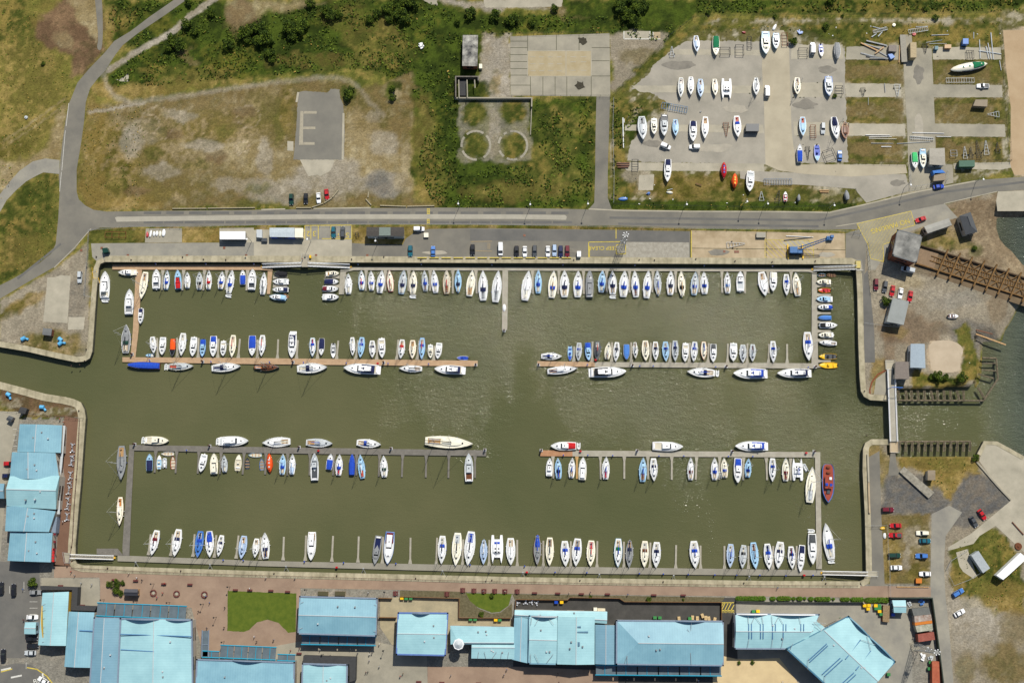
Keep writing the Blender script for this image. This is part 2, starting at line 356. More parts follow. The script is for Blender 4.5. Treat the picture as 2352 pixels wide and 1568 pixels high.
# east yard
zone([(1972,520),(2100,488),(2240,450),(2352,430),(2700,400),(2700,690),(2352,690),(2302,775),(2256,785),(2255,850),(2235,895),(2060,897),(2040,922),(1972,922),(1972,800),(1965,600)], 'hard', 4, warp=False)
zone([(2170,470),(2300,440),(2352,450),(2500,450),(2500,660),(2352,640),(2200,590),(2150,560)], 'redbrown', 14); blob(2320, 470, 30, 20, 'redbrown', .8)
blob(2150, 545, 55, 30, 'scrub', .9); blob(2190, 560, 55, 14, 'midgreen', .6, .2); blob(2060, 520, 40, 10, 'midgreen', .6); blob(2240, 575, 20, 16, 'lush', .5); blob(2140, 500, 60, 8, 'midgreen', .6, -.25)
blob(2100, 760, 90, 30, 'brown', .6); blob(2230, 770, 60, 40, 'darktar', .7); blob(2160, 690, 70, 30, 'gravel', .5); blob(2150, 610, 70, 26, 'brown', .6); blob(2080, 650, 50, 16, 'dirt', .5); blob(2060, 715, 40, 20, 'brown', .5); blob(2200, 690, 60, 20, 'tar', .5); blob(2290, 700, 25, 50, 'redbrown', .7)
zone([(2190,760),(2220,740),(2240,790),(2256,830),(2250,870),(2200,893),(2100,893),(2085,870),(2100,850),(2130,860),(2190,865),(2215,830)], 'midgreen', 6); blob(2155, 870, 60, 9, 'lush', .9)
blob(2023, 850, 20, 30, 'golden', .8); blob(2013, 880, 20, 20, 'golden', .8); blob(2060,760,30,12,'golden',.5); blob(2000, 770, 22, 18, 'hard', .9)
zone([(2134,784),(2180,784),(2212,800),(2210,830),(2204,848),(2134,852)], 'sand', 6); blob(2060, 892, 40, 8, 'scrub', .8)
zone([(2030,740),(2045,740),(2060,810),(2060,870),(2025,860)], 'brown', 6, a=.5)
# south-east
zone([(1984,1010),(2260,1015),(2352,1050),(2800,1250),(2800,1700),(2030,1700),(2030,1340),(1990,1330)], 'hard', 4, warp=False)
zone([(2052,1042),(2250,1045),(2250,1090),(2200,1110),(2180,1145),(2140,1120),(2110,1080),(2060,1070)], 'golden', 6); blob(2160, 1065, 80, 14, 'midgreen', .4); blob(2155, 1048, 90, 5, 'scrub', .8)
blob(2010, 1040, 25, 25, 'golden', .8); blob(2035, 1080, 18, 40, 'scrub', .8); zone([(2040,1090),(2110,1090),(2180,1150),(2160,1180),(2060,1180),(2030,1160)], 'darktar', 10)
zone([(2220,1090),(2270,1090),(2330,1150),(2230,1210),(2180,1210),(2185,1130)], 'darktar', 8)
zone([(2022,1180),(2135,1180),(2138,1345),(2030,1345)], 'drydirt', 4, warp=False); blob(2045, 1270, 18, 70, 'golden', .7); blob(2095, 1230, 20, 30, 'gravel', .5); blob(2110, 1320, 30, 22, 'scrub', .8); blob(2085,1280,12,25,'gravel',.6)
zone([(2180,1270),(2200,1240),(2285,1205),(2350,1275),(2352,1400),(2230,1420),(2180,1340)], 'midgreen', 6); blob(2300, 1370, 60, 40, 'golden', .6); blob(2330, 1390, 60, 20, 'golden', .6); blob(2200, 1330, 20, 30, 'golden', .5)
blob(2250, 1450, 60, 60, 'gravel', .9); blob(2330, 1440, 40, 40, 'drydirt', .6); blob(2310, 1530, 60, 50, 'drydirt', .9); blob(2220, 1540, 25, 40, 'scrub', .5); blob(2220, 1400, 50, 30, 'gravel', .7)
blob(2140, 1545, 20, 30, 'gravel', .5)
# town side
zone([(-900,955),(190,960),(170,1300),(2030,1340),(2140,1345),(2150,1800),(-900,1800)], 'tar', 0, warp=False)
# height: quays drop sheer, the river bank slopes
wpts = [tuple(P(x, y, 0)[:2]) for x, y in WATER if x < 8000]
wpts2 = []
for x, y in WATER:
    if x < 8000: p = P(x, y, 0); wpts2.append((p.x, p.y))
    else: wpts2.append((2400, 1500 if y < 0 else -1500))
sdist = segdist(GX, GY, wpts2); ins = inside(GX, GY, wpts2); sdist = np.where(ins, -sdist, sdist)
nat = (VX > 2244) & (VY < 1000)
GZ = np.where(sdist < 1.1, -6.0, 0.0)
GZ = np.where(nat, np.clip(-(4.5 - sdist) * .45, -6, 0), GZ)
ny, nx = GX.shape
vv = np.stack([GX, GY, GZ], -1).reshape(-1, 3)
idx = np.arange(ny * nx).reshape(ny, nx)
q = np.stack([idx[:-1, :-1], idx[:-1, 1:], idx[1:, 1:], idx[1:, :-1]], -1).reshape(-1, 4)
def fastmesh(name, V, Q, mats):
    me = bpy.data.meshes.new(name); me.vertices.add(len(V)); me.vertices.foreach_set('co', V.astype(np.float32).ravel())
    k = Q.shape[1]; me.loops.add(Q.size); me.loops.foreach_set('vertex_index', Q.ravel().astype(np.int32))
    me.polygons.add(len(Q)); me.polygons.foreach_set('loop_start', np.arange(0, Q.size, k, dtype=np.int32))
    me.polygons.foreach_set('loop_total', np.full(len(Q), k, np.int32))
    for m in mats: me.materials.append(m)
    me.update(calc_edges=True); return me
def soil():
    m = bpy.data.materials.new('ground cover'); m.use_nodes = True; n = m.node_tree; b = n.nodes['Principled BSDF']
    b.inputs['Roughness'].default_value = .95; b.inputs['Specular IOR Level'].default_value = .1
    at = n.nodes.new('ShaderNodeAttribute'); at.attribute_name = 'soil'
    tc = n.nodes.new('ShaderNodeTexCoord')
    out = at.outputs['Color']
    for sc, lo, hi, k in ((1.3, .35, .7, (.7, 1.3)), (.22, .3, .7, (.84, 1.16))):
        ns = n.nodes.new('ShaderNodeTexNoise'); ns.inputs['Scale'].default_value = sc; ns.inputs['Detail'].default_value = 8; ns.inputs['Roughness'].default_value = .75
        n.links.new(tc.outputs['Object'], ns.inputs['Vector'])
        mr = n.nodes.new('ShaderNodeMapRange'); mr.inputs[1].default_value = lo; mr.inputs[2].default_value = hi; mr.inputs[3].default_value = k[0]; mr.inputs[4].default_value = k[1]
        n.links.new(ns.outputs['Fac'], mr.inputs[0])
        vm = n.nodes.new('ShaderNodeVectorMath'); vm.operation = 'SCALE'; n.links.new(out, vm.inputs[0]); n.links.new(mr.outputs[0], vm.inputs['Scale']); out = vm.outputs[0]
    n.links.new(out, b.inputs['Base Color'])
    n2 = n.nodes.new('ShaderNodeTexNoise'); n2.inputs['Scale'].default_value = 1.6; n2.inputs['Detail'].default_value = 6; n.links.new(tc.outputs['Object'], n2.inputs['Vector'])
    bp = n.nodes.new('ShaderNodeBump'); bp.inputs['Strength'].default_value = .55; bp.inputs['Distance'].default_value = .5
    n.links.new(n2.outputs['Fac'], bp.inputs['Height']); n.links.new(bp.outputs[0], b.inputs['Normal'])
    return m
gme = fastmesh('ground', vv, q, [soil()])
ca = gme.color_attributes.new('soil', 'FLOAT_COLOR', 'POINT')
c4 = np.ones((ny * nx, 4), np.float32); c4[:, :3] = colr.reshape(-1, 3); ca.data.foreach_set('color', c4.ravel())
go = bpy.data.objects.new('ground', gme); COL.objects.link(go); struct(go)

# ------------------------------------------------------------------ water
def water_mat():
    m = bpy.data.materials.new('murky dock water'); m.use_nodes = True; n = m.node_tree; b = n.nodes['Principled BSDF']
    b.inputs['Roughness'].default_value = .07; b.inputs['IOR'].default_value = 1.33
    tc = n.nodes.new('ShaderNodeTexCoord')
    def noise(sc, det, st=(1, 1, 1), rot=0, rough=.6):
        mp = n.nodes.new('ShaderNodeMapping'); mp.inputs['Scale'].default_value = st; mp.inputs['Rotation'].default_value[2] = rot
        n.links.new(tc.outputs['Object'], mp.inputs[0])
        ns = n.nodes.new('ShaderNodeTexNoise'); ns.inputs['Scale'].default_value = sc; ns.inputs['Detail'].default_value = det; ns.inputs['Roughness'].default_value = rough
        n.links.new(mp.outputs[0], ns.inputs['Vector']); return ns.outputs['Fac']
    def rng_(s, a, b2, c, d2):
        mr = n.nodes.new('ShaderNodeMapRange'); mr.clamp = True
        for i, v in enumerate((a, b2, c, d2)): mr.inputs[1 + i].default_value = v
        n.links.new(s, mr.inputs[0]); return mr.outputs[0]
    def mth(op, a, b2):
        k = n.nodes.new('ShaderNodeMath'); k.operation = op
        for i, v in enumerate((a, b2)):
            if isinstance(v, (int, float)): k.inputs[i].default_value = v
            else: n.links.new(v, k.inputs[i])
        return k.outputs[0]
    r = n.nodes.new('ShaderNodeValToRGB')
    r.color_ramp.elements[0].position = .3; r.color_ramp.elements[0].color = C(78, 82, 52)
    r.color_ramp.elements[1].position = .72; r.color_ramp.elements[1].color = C(98, 96, 66)
    n.links.new(noise(.012, 4), r.inputs[0]); n.links.new(r.outputs[0], b.inputs['Base Color'])
    sep = n.nodes.new('ShaderNodeSeparateXYZ'); n.links.new(tc.outputs['Object'], sep.inputs[0])
    # the wind comes over the sea wall: calm in the sheltered west, ruffled in the east, choppy on the river
    east = rng_(sep.outputs[0], -80, 110, .05, 1); north = rng_(sep.outputs[1], 20, 95, .12, 1); river = rng_(sep.outputs[0], 172, 195, 0, 1)
    gust = rng_(noise(.02, 3, (1, .6, 1), .4), .42, .62, .15, 1)
    g2 = rng_(noise(.09, 3, (1, .5, 1), .7), .4, .65, .4, 1)
    ruf = mth('MULTIPLY', mth('MULTIPLY', east, north), mth('MULTIPLY', gust, g2))
    amp = mth('ADD', mth('ADD', .22, mth('MULTIPLY', ruf, 2.0)), mth('MULTIPLY', river, 1.3))
    n.links.new(mth('ADD', .07, mth('MULTIPLY', ruf, .16)), b.inputs['Roughness'])
    mxr = n.nodes.new('ShaderNodeMix'); mxr.data_type = 'RGBA'; n.links.new(river, mxr.inputs[0]); n.links.new(r.outputs[0], mxr.inputs[6]); mxr.inputs[7].default_value = C(92, 102, 92); n.links.new(mxr.outputs[2], b.inputs['Base Color'])
    hgt = mth('ADD', noise(1.3, 6, (1, 1.7, 1), .35, .74), mth('MULTIPLY', noise(.28, 3, (1, 2.4, 1), .3), .8))
    bp = n.nodes.new('ShaderNodeBump'); bp.inputs['Distance'].default_value = .55
    n.links.new(hgt, bp.inputs['Height']); n.links.new(amp, bp.inputs['Strength']); n.links.new(bp.outputs[0], b.inputs['Normal'])
    return m
wm = MB().add([(-2500, -2500, WZ), (2500, -2500, WZ), (2500, 2500, WZ), (-2500, 2500, WZ)], [(0, 1, 2, 3)])
struct(wm.build('water', water_mat()))
# ------------------------------------------------------------------ roads and paving (sheets a few mm apart)
ASPH = mat('asphalt', C(104,101,93), rough=.9, c2=C(128,123,110), scale=.09, bump=.15, bscale=3)
ASPHD = mat('dark asphalt', C(92,91,87), rough=.9, c2=C(112,109,102), scale=.1, bump=.15, bscale=3)
ASPHP = mat('pale worn asphalt', C(126,123,114), rough=.9, c2=C(152,147,132), scale=.14, bump=.15, bscale=3)
CONC = mat('concrete slab', C(150,144,126), rough=.9, c2=C(176,168,148), scale=.16, bump=.1, bscale=3)
CONCG = mat('grey concrete', C(134,129,114), rough=.9, c2=C(162,155,136), scale=.12, bump=.1, bscale=3)
CONCT = mat('tan concrete', C(152,134,104), rough=.9, c2=C(184,166,136), scale=.2, bump=.1, bscale=3)
BRICKP = mat('brick paving', C(134,112,94), rough=.9, c2=C(156,133,112), scale=.12, bump=.2, bscale=4)
BRICKD = mat('dark brick paving', C(104,76,60), rough=.9, c2=C(122,92,72), scale=.15, bump=.2, bscale=4)
YEL = mat('yellow road paint', C(192,172,72), rough=.8, var=.25, scale=1.2)
WHP = mat('white road paint', C(200,198,188), rough=.8, var=.2, scale=1.2)
JNT = mat('weedy joint', C(66,68,44), rough=1, var=.3, scale=.8)
LAWN = mat('mown lawn', C(70,88,14), rough=.95, c2=C(92,104,26), scale=.5, bump=.5, bscale=5)
def chaikin(p, n=2, closed=True):
    for _ in range(n):
        q = []
        for i in range(len(p) - (0 if closed else 1)):
            a, b = p[i], p[(i + 1) % len(p)]
            q += [(a[0]*.75+b[0]*.25, a[1]*.75+b[1]*.25), (a[0]*.25+b[0]*.75, a[1]*.25+b[1]*.75)]
        p = q if closed else [p[0]] + q + [p[-1]]
    return p
def sheet(name, pts, m, z=.02, smooth=0, t=None, th=0, ragged=0):
    if t: pts = [T(t[0], t[1], x, y) for x, y in pts]
    if smooth: pts = chaikin(pts, smooth)
    if ragged:
        q = []
        for i in range(len(pts)):
            a, b = pts[i], pts[(i + 1) % len(pts)]; L = math.hypot(b[0]-a[0], b[1]-a[1]); k = max(1, int(L / 4))
            for j in range(k): q.append((a[0]+(b[0]-a[0])*j/k + random.uniform(-1, 1)*ragged, a[1]+(b[1]-a[1])*j/k + random.uniform(-1, 1)*ragged))
        pts = q
    w_ = [P(x, y, z) for x, y in pts]
    mb = MB()
    tri = tessellate_polygon([[Vector((p.x, p.y, 0)) for p in w_]])
    fs = []
    for a, b, c in tri:
        A = (w_[b].x-w_[a].x)*(w_[c].y-w_[a].y)-(w_[c].x-w_[a].x)*(w_[b].y-w_[a].y)
        if abs(A) > 1e-7: fs.append((a, b, c) if A > 0 else (a, c, b))
    mb.add(w_, fs); return struct(mb.build(name, m))
def stripes(name, segs, m, wd=.15, z=.045, kind=True):
    mb = MB()
    for a, b in segs:
        a = P(*a, z) if not isinstance(a, Vector) else a; b = P(*b, z) if not isinstance(b, Vector) else b
        dv = (b - a); L = dv.length
        if L < 1e-4: continue
        nrm = Vector((-dv.y, dv.x, 0)) / L * wd / 2
        mb.add([a - nrm, b - nrm, b + nrm, a + nrm], [(0, 1, 2, 3)])
    return struct(mb.build(name, m))
def rect(x0, y0, x1, y1): return [(x0, y0), (x1, y0), (x1, y1), (x0, y1)]

sheet('road', [(176,390),(176,440),(181,458),(196,472),(215,482),(245,486),(400,484),(600,482),(850,478),(1000,477),(1200,478),(1352,481),(1405,481),(1650,485),(1770,486),(1905,487),(1990,468),(2140,432),(2240,414),(2352,406),(2700,380),
 (2700,400),(2352,436),(2290,440),(2170,468),(2085,489),(1972,513),(1968,527),(1880,527),(1600,524),(1400,518),(1200,517),(900,515),(700,516),(500,518),(400,520),(300,521),(230,523),(206,531),(190,547),(172,572),(150,592),(125,613),(60,650),(0,686),(-300,860),
 (-300,810),(0,655),(30,640),(90,605),(118,582),(128,560),(131,530),(134,500),(137,440),(135,405),(137,385),(143,330),(150,280),(158,240),(178,190),(205,158),(240,122),(262,95),(300,72),(345,38),(400,0),(600,-140),(640,-140),(428,0),(382,33),(318,76),(282,104),(265,126),(252,146),(240,165),(225,180),(207,203),(197,235),(193,280),(186,330)], ASPH)
sheet('road', [(137,368),(105,364),(75,371),(45,392),(20,420),(0,446),(-100,560),(-100,620),(0,487),(15,460),(37,437),(60,417),(85,403),(100,396),(136,400)], ASPHP, z=.03)
sheet('side_track', [(218,0),(222,40),(226,90),(222,112),(232,118),(236,95),(236,40),(234,0),(230,-60),(212,-60)], ASPH, .025, 1)
sheet('lane', [(1370,222),(1401,222),(1399,300),(1396,400),(1396,455),(1406,483),(1350,483),(1365,466),(1367,400),(1368,300)], ASPH, .03)
stripes('road_marking', [((158,237),(152,290)),((150,300),(142,392)),((141,395),(137,440))], WHP, .16)
sheet('road_strip', [(264,500),(268,498),(700,492.5),(1000,492),(1180,492.5),(1298,494),(1302,498),(1300,505),(1180,503),(700,503),(268,509.5)], mat('pale road strip', C(152,147,132), rough=.9, c2=C(168,162,146), scale=.2), .035)
stripes('kerb_line', [((600,481.5),(655,480)),((720,479),(852,477)),((1352,480),(1440,484)),((1440,484),(1560,485)),((1560,485.5),(1780,486)),((1780,486),(1905,488)),((1905,488),(1990,469)),((1990,469),(2110,440)),((2110,440),(2240,416))], CONC, .5, .05)
stripes('kerb_line', [((209,525),(170,570)),((170,570),(124,615)),((2168,468),(2290,440)),((1972,512),(2085,488)),((1920,520),(1972,512)),((588+372/4,478.5),(715,478))], CONC, .3, .05)
for yy in (480,483.5,487,490.5,504,508,512): stripes('road_marking', [((981,yy),(987,yy))], YEL, .35, .05)
stripes('road_marking', [((981,479),(981,492)),((987,479),(987,492)),((981,503),(981,515)),((986,503),(986,515))], YEL, .14, .052)
# north-west concrete pads
sheet('concrete_pad', [(1172,84),(1400,77),(1402,222),(1173,220)], CONCG, .02)
stripes('slab_joint', [((1172+0,95),(1211,95)),((1172,110),(1211,110)),((1172,126),(1211,126)),((1172,142),(1211,142)),((1172,158),(1211,158)),((1172,173),(1215,173)),((1212,80),(1212,117)),((1218,176),(1219,221)),((1247,176),(1247,221)),((1275,176),(1275,221)),((1302,176),(1302,222)),((1330,80),(1330,116)),((1359,110),(1402,110)),((1359,140),(1400,140)),((1359,175),(1402,175)),((1278,80),(1278,116)),((1358,176),(1358,222)),((1172,196),(1218,196))], JNT, .18)
sheet('building_footprint', rect(1212,117,1358,175.5), mat('old floor', C(156,140,104), c2=C(172,160,132), rough=.9, scale=.2), .03)
stripes('wall_footing', [((1212,117),(1358,117)),((1212,175.5),(1358,175.5)),((1212,117),(1212,175.5)),((1358,117),(1358,175.5)),((1300,117),(1300,175))]+[((x,y),(x+(12 if y!=131 else 11),y)) for y in (131,147,163) for x in (1218,1238,1259,1279)]+[((x,y),(x+13,y)) for y in (131,142.5,162) for x in (1310,1334)], CONC, .3, .05)
for cx_, cy_ in ((1338, 94), (1333, 197)):
    pts = [(cx_ + (11 + random.uniform(-5, 5)) * math.cos(a), cy_ + (10 + random.uniform(-4, 5)) * math.sin(a)) for a in np.linspace(0, 6.28, 15)[:-1]]
    sheet('burnt_patch', pts, mat('charred ground', C(62,58,46), rough=1, var=.4, scale=1.5), .04)
sheet('concrete_pad', [(1433,72),(1493,72),(1493,90),(1433,90)], CONC, .02); sheet('concrete_pad', [(1500,74),(1517,74),(1517,90),(1500,90)], CONCT, .02)
stripes('slab_joint', [((1433,72),(1433,90)),((1433,90),(1493,90)),((1493,72),(1493,90)),((1500,74),(1500,90)),((1500,90),(1517,90))], WHP, .35)
# airfield letter pad
sheet('helicopter_pad', [(685,212),(700,209),(752,213),(760,204),(780,206),(781,225),(789,242),(792,300),(790,367),(674,367),(680,300)], mat('worn pad', C(110,107,98), rough=.9, c2=C(126,122,110), scale=.12), .02, ragged=.7)
sheet('pad_apron', [(689,367),(769,367),(760,392),(736,405),(728,402),(708,405)], CONC, .025, ragged=.4)
sheet('concrete_pad', [(660,324),(674,325),(674,347),(660,346)], CONC, .02); stripes('pad_edge', [((789,260),(787,367)),((685,212),(681,235))], CONC, .8, .03)
LP = mat('faded letter paint', C(158,150,130), rough=.9, var=.12, scale=1)
for n_, r_ in enumerate(((101,1022,136,1332),(140,1022,558,1046),(140,1165,546,1188),(140,1307,538,1332))):
    x0 = (405 if n_ == 0 else 436); x0 = x0 if n_ else 400; x1 = 435 if n_ == 0 else r_[2]
    sheet('pad_letter', [(x0 + (8 if n_ < 2 else 0), r_[1]), (x1, r_[1]), (x1 - (4 if n_ == 0 else 0), r_[3]), (x0 - (6 if n_ == 0 else 4), r_[3])], LP, .045 + .004 * n_, t=(1, 0))
sheet('concrete_pad', [(109,637),(128,636),(140,632),(162,634),(155,742),(99,739)], CONC, .02, ragged=.5); sheet('concrete_pad', [(157,728),(195,728),(192,757),(156,757)], CONC, .025, ragged=.6)
sheet('rubble_slab', [(266,184),(285,178),(294,168),(296,187),(280,187)], CONC, .03, ragged=1)
sheet('rubble_slab', [(970,0),(1003,0),(1005,14),(988,10)], CONCG, .03, ragged=1); sheet('rubble_slab', [(1110,0),(1200,0),(1292,0),(1290,16),(1230,17),(1115,19)], CONC, .03, ragged=1)
for cx_ in (1093, 1178):
    for cy_, r_ in ((334, 33),):
        ring = [(cx_+r_*math.cos(a), cy_+r_*1.0*math.sin(a)) for a in np.linspace(0, 2*math.pi, 26)]
        stripes('tank_ring', [(ring[i], ring[i+1]) for i in range(25) if random.random() < .86], CONCG, .9, .03)
# quay apron, north side
sheet('quay_apron', [(209,559),(335,558),(583,557),(583,598),(236,598),(222,600),(212,590)], ASPHP, .02)
sheet('quay_slab', [(504,524),(583,523),(583,528),(808,525),(808,598),(583,599),(583,557),(504,557)], CONC, .03)
sheet('dinghy_pad', [(335,525),(418,524),(418,556.5),(333,557)], CONCG, .025)
sheet('parking_bays', [(700,518),(808,518),(808,550),(700,551)], ASPHP, .045)
sheet('quay_apron', [(808,558),(838,560),(925,562),(932,548),(950,535),(985,526),(1080,524),(1180,525),(1415,528),(1585,531),(1585,600),(808,598)], ASPH, .025)
sheet('quay_apron', [(1080,526),(1415,529),(1583,532),(1583,556),(1080,552)], ASPHD, .035)
sheet('rough_slab', [(1432,556),(1583,557),(1583,597),(1430,596)], mat('speckled concrete', C(138,132,118), c2=C(165,160,146), rough=.95, scale=.8), .04)
sheet('quay_slab', [(1587,529),(1940,536),(1942,602),(1587,599)], CONCT, .03)
stripes('slab_joint', [((1588,570),(1942,574)),((1588,597),(1942,600)),((1587,530),(1587,600)),((1760,530),(1760,600))], JNT, .2, .05)
sheet('quay_road', [(1942,536),(1975,527),(1990,560),(1988,600),(1984,650),(1988,784),(2006,784),(2008,832),(1986,832),(1980,800),(1974,640),(1968,606),(1942,602)], ASPH, .03)
sheet('quay_road', [(1985,630),(1993,620),(1996,650),(2000,678),(2008,760),(2010,832),(1984,832),(1980,720)], ASPHD, .036)
# yellow hatching by the crane and on the no-parking mouth
stripes('hatching', [((1757,550),(1869,553)),((1869,553),(1869,598)),((1869,598),(1757,597)),((1757,551),(1757,597))]+[((1757+k*11,max(551,551)),(min(1869,1757+k*11+44),598 if 1757+k*11+44<1869 else 551+(1869-1757-k*11)*47/44)) for k in range(-3,10) if 1757+k*11>=1757]+[((1757,551+k*12),(1757+(47-k*12)*.94,598)) for k in (1,2,3)], YEL, .18, .06)
sheet('forecourt', [(1968,514),(2090,484),(2170,468),(2200,500),(2120,520),(2060,545),(2010,620),(1995,620),(1990,560)], ASPHP, .032)
BX = [(1968,514),(2092,485),(2102,517),(2060,529),(2048,555),(2028,562),(2030,601),(2000,594),(1993,560)]
stripes('hatching', [(BX[i],BX[(i+1)%len(BX)]) for i in range(len(BX))], YEL, .22, .07)
seg = []
for k in range(60):
    x = 1970 + k * 3.3
    ys = [];
    for i in range(len(BX)):
        (xa, ya), (xb, yb) = BX[i], BX[(i+1)%len(BX)]
        # line direction (0.28,1) through (x,500)
        den = (xb-xa) - .28*(yb-ya)
        if abs(den) < 1e-6: continue
        t = ((x-100) + .28*(ya-500+357) - xa) / den if False else ((x - 60 + .28*(ya-400)) - xa) / den
        if 0 <= t <= 1: ys.append(ya + t*(yb-ya))
    ys.sort()
    for a, b in zip(ys[::2], ys[1::2]): seg.append(((x-60+.28*(a-400), a), (x-60+.28*(b-400), b)))
stripes('hatching', seg, YEL, .1, .065)
# parking bay marks
ybay = [((700,518),(808,517)),((700,518),(700,549)),((714,518),(714,549)),((731,518),(731,549)),((760,518),(760,547)),((808,517),(808,549)),((739,548),(808,548.5)),((785,518),(785,548))]
stripes('bay_marking', ybay, YEL, .28, .07)
stripes('bay_marking', [((1352,556),(1425,555)),((1352,556),(1352,592)),((1354,591),(1405,591.5)),((1366,592.5),(1425,594)),((1415,525),(1415,548)),((1588,530),(1588,596)),((1354,565),(1354,592))], YEL, .3, .08)
stripes('bay_marking', [((1081,555),(1130,554)),((1121,558),(1121,572)),((1125,558),(1125,572)),((1092,576),(1130,577))], mat('faded paint', C(160,140,105), rough=.9), .2, .08)
SANS = bpy.data.fonts.load if False else None
def text(body, x, y, size, rz, m, z=.09, parent=None, name='lettering'):
    cu = bpy.data.curves.new(name, 'FONT'); cu.body = body; cu.size = size; cu.align_x = 'CENTER'; cu.align_y = 'CENTER'; cu.offset = .01
    tmp = bpy.data.objects.new('tmp', cu); COL.objects.link(tmp)
    bpy.context.view_layer.update()
    me = bpy.data.meshes.new_from_object(tmp.evaluated_get(bpy.context.evaluated_depsgraph_get()))
    bpy.data.objects.remove(tmp); me.materials.clear(); me.materials.append(m)
    o = bpy.data.objects.new(name, me); COL.objects.link(o); o.location = P(x, y, z); o.rotation_euler = (0, 0, rz)
    if parent is None: struct(o)
    return o
# every word of it is painted upside down to us, to be read from the road
text('KEEP CLEAR', 1385, 569.5, 2.1, math.pi, YEL); text('2', 708, 536, 3, math.pi, YEL); text('3', 722, 536, 3, math.pi, YEL); text('S', 798, 540, 3, math.pi, YEL); text('T', 777, 540, 2.4, math.pi, YEL)
text('NO PARKING', 2045, 519, 2.6, math.pi + .28, YEL)
# boatyard hardstanding
YT = mat('hardstanding', C(140,135,122), rough=.9, c2=C(164,157,142), scale=.11, bump=.2, bscale=2)
sheet('hardstanding', [(1548,112),(1576,95),(1640,94),(1760,96),(1818,96),(1850,105),(1880,98),(1940,112),(1942,200),(1945,290),(1948,372),(1815,376),(1700,378),(1600,374),(1480,372),(1440,368),(1448,330),(1470,300),(1490,278),(1530,268),(1540,240),(1510,222),(1488,208),(1450,204),(1465,190),(1490,170),(1500,150)], YT, .02, ragged=1.5)
for pts in ([(1545,113),(1755,115),(1755,128),(1545,126)],[(1450,197),(1753,197),(1753,215),(1470,212)],[(1437,287),(1753,287),(1755,306),(1434,300)],[(1420,373),(1755,376),(1756,394),(1440,392)],
   [(1818,104),(1935,103),(1938,136),(1817,136)],[(1818,190),(1935,190),(1938,224),(1820,223)],[(1822,280),(1950,282),(1950,312),(1824,312)]):
    sheet('slab_row', pts, CONC, .03, ragged=.5)
sheet('yard_lane', [(1756,72),(1800,70),(1812,100),(1815,200),(1818,300),(1828,378),(2080,378),(2084,398),(1955,406),(1850,400),(1790,392),(1758,378),(1755,250),(1750,150)], mat('stained concrete', C(158,148,126), rough=.9, c2=C(178,168,144), scale=.1), .035)
sheet('yard_lane', [(1700,392),(1860,398),(2080,400),(2085,420),(2095,437),(2030,455),(1990,466),(1968,440),(1965,434),(1850,425),(1775,422),(1700,410)], YT, .027)
sheet('yard_lane', [(2072,80),(2094,80),(2096,110),(2140,112),(2144,200),(2148,300),(2150,375),(2188,378),(2190,420),(2110,438),(2088,440),(2084,300),(2078,200)], CONCG, .033)
for pts in ([(1945,108),(2072,104),(2074,138),(1942,137)],[(1940,192),(2070,193),(2070,223),(1944,223)],[(1948,284),(2078,285),(2080,313),(1950,312)],[(1960,377),(2080,379),(2080,398),(1962,396)],
   [(2142,108),(2298,110),(2300,137),(2143,137)],[(2143,194),(2302,196),(2303,224),(2145,224)],[(2146,284),(2308,286),(2310,315),(2148,313)],[(2190,375),(2320,372),(2322,385),(2300,390),(2190,388)]):
    sheet('slab_row', pts, CONC if random.random() < .5 else CONCG, .03, ragged=.6)
sheet('sand_road', [(2304,70),(2352,70),(2420,70),(2420,400),(2330,402),(2320,380),(2322,250),(2308,130)], mat('dusty road', C(178,156,124), c2=C(164,140,108), rough=.95, scale=.12), .01)
sheet('concrete_pad', [(1468,402),(1503,401),(1500,437),(1466,437)], CONC, .025, ragged=.5)
sheet('jetty_slab', [(2292,440),(2352,438),(2500,430),(2500,484),(2352,485),(2291,485),(2288,462)], CONC, .05)
# east yard surfaces
sheet('concrete_pad', [(2133,784),(2180,780),(2205,790),(2214,806),(2206,822),(2206,842),(2202,855),(2140,855),(2135,820)], mat('sandy concrete', C(172,156,132), c2=C(186,170,146), rough=.95, scale=.2), .02, 1)
sheet('turning_circle', [(2007,905),(2012,870),(2030,856),(2038,850),(2038,907)], CONCG, .02)
# south-east surfaces
sheet('quay_road', [(1994,1050),(2020,1035),(2024,1176),(2030,1300),(2032,1346),(1998,1345),(1994,1250),(1990,1150)], ASPH, .025)
sheet('footpath', [(2046,1035),(2056,1036),(2060,1070),(2070,1090),(2040,1092),(2042,1070)], ASPH, .026)
sheet('lane', [(2140,1180),(2180,1160),(2210,1176),(2172,1230),(2168,1300),(2172,1370),(2180,1440),(2190,1568),(2200,1700),(2140,1700),(2145,1560),(2138,1470),(2137,1340)], ASPHP, .022)
sheet('pier_slab', [(2262,1014),(2288,1015),(2352,1049),(2900,1340),(2900,1700),(2420,1700),(2352,1268),(2287,1207),(2250,1230),(2236,1248),(2178,1264),(2178,1256),(2230,1225),(2322,1149),(2290,1115),(2249,1058)], CONC, .045)
sheet('concrete_pad', [(2196,1268),(2222,1260),(2244,1322),(2236,1328),(2212,1312),(2204,1300)], CONC, .03)
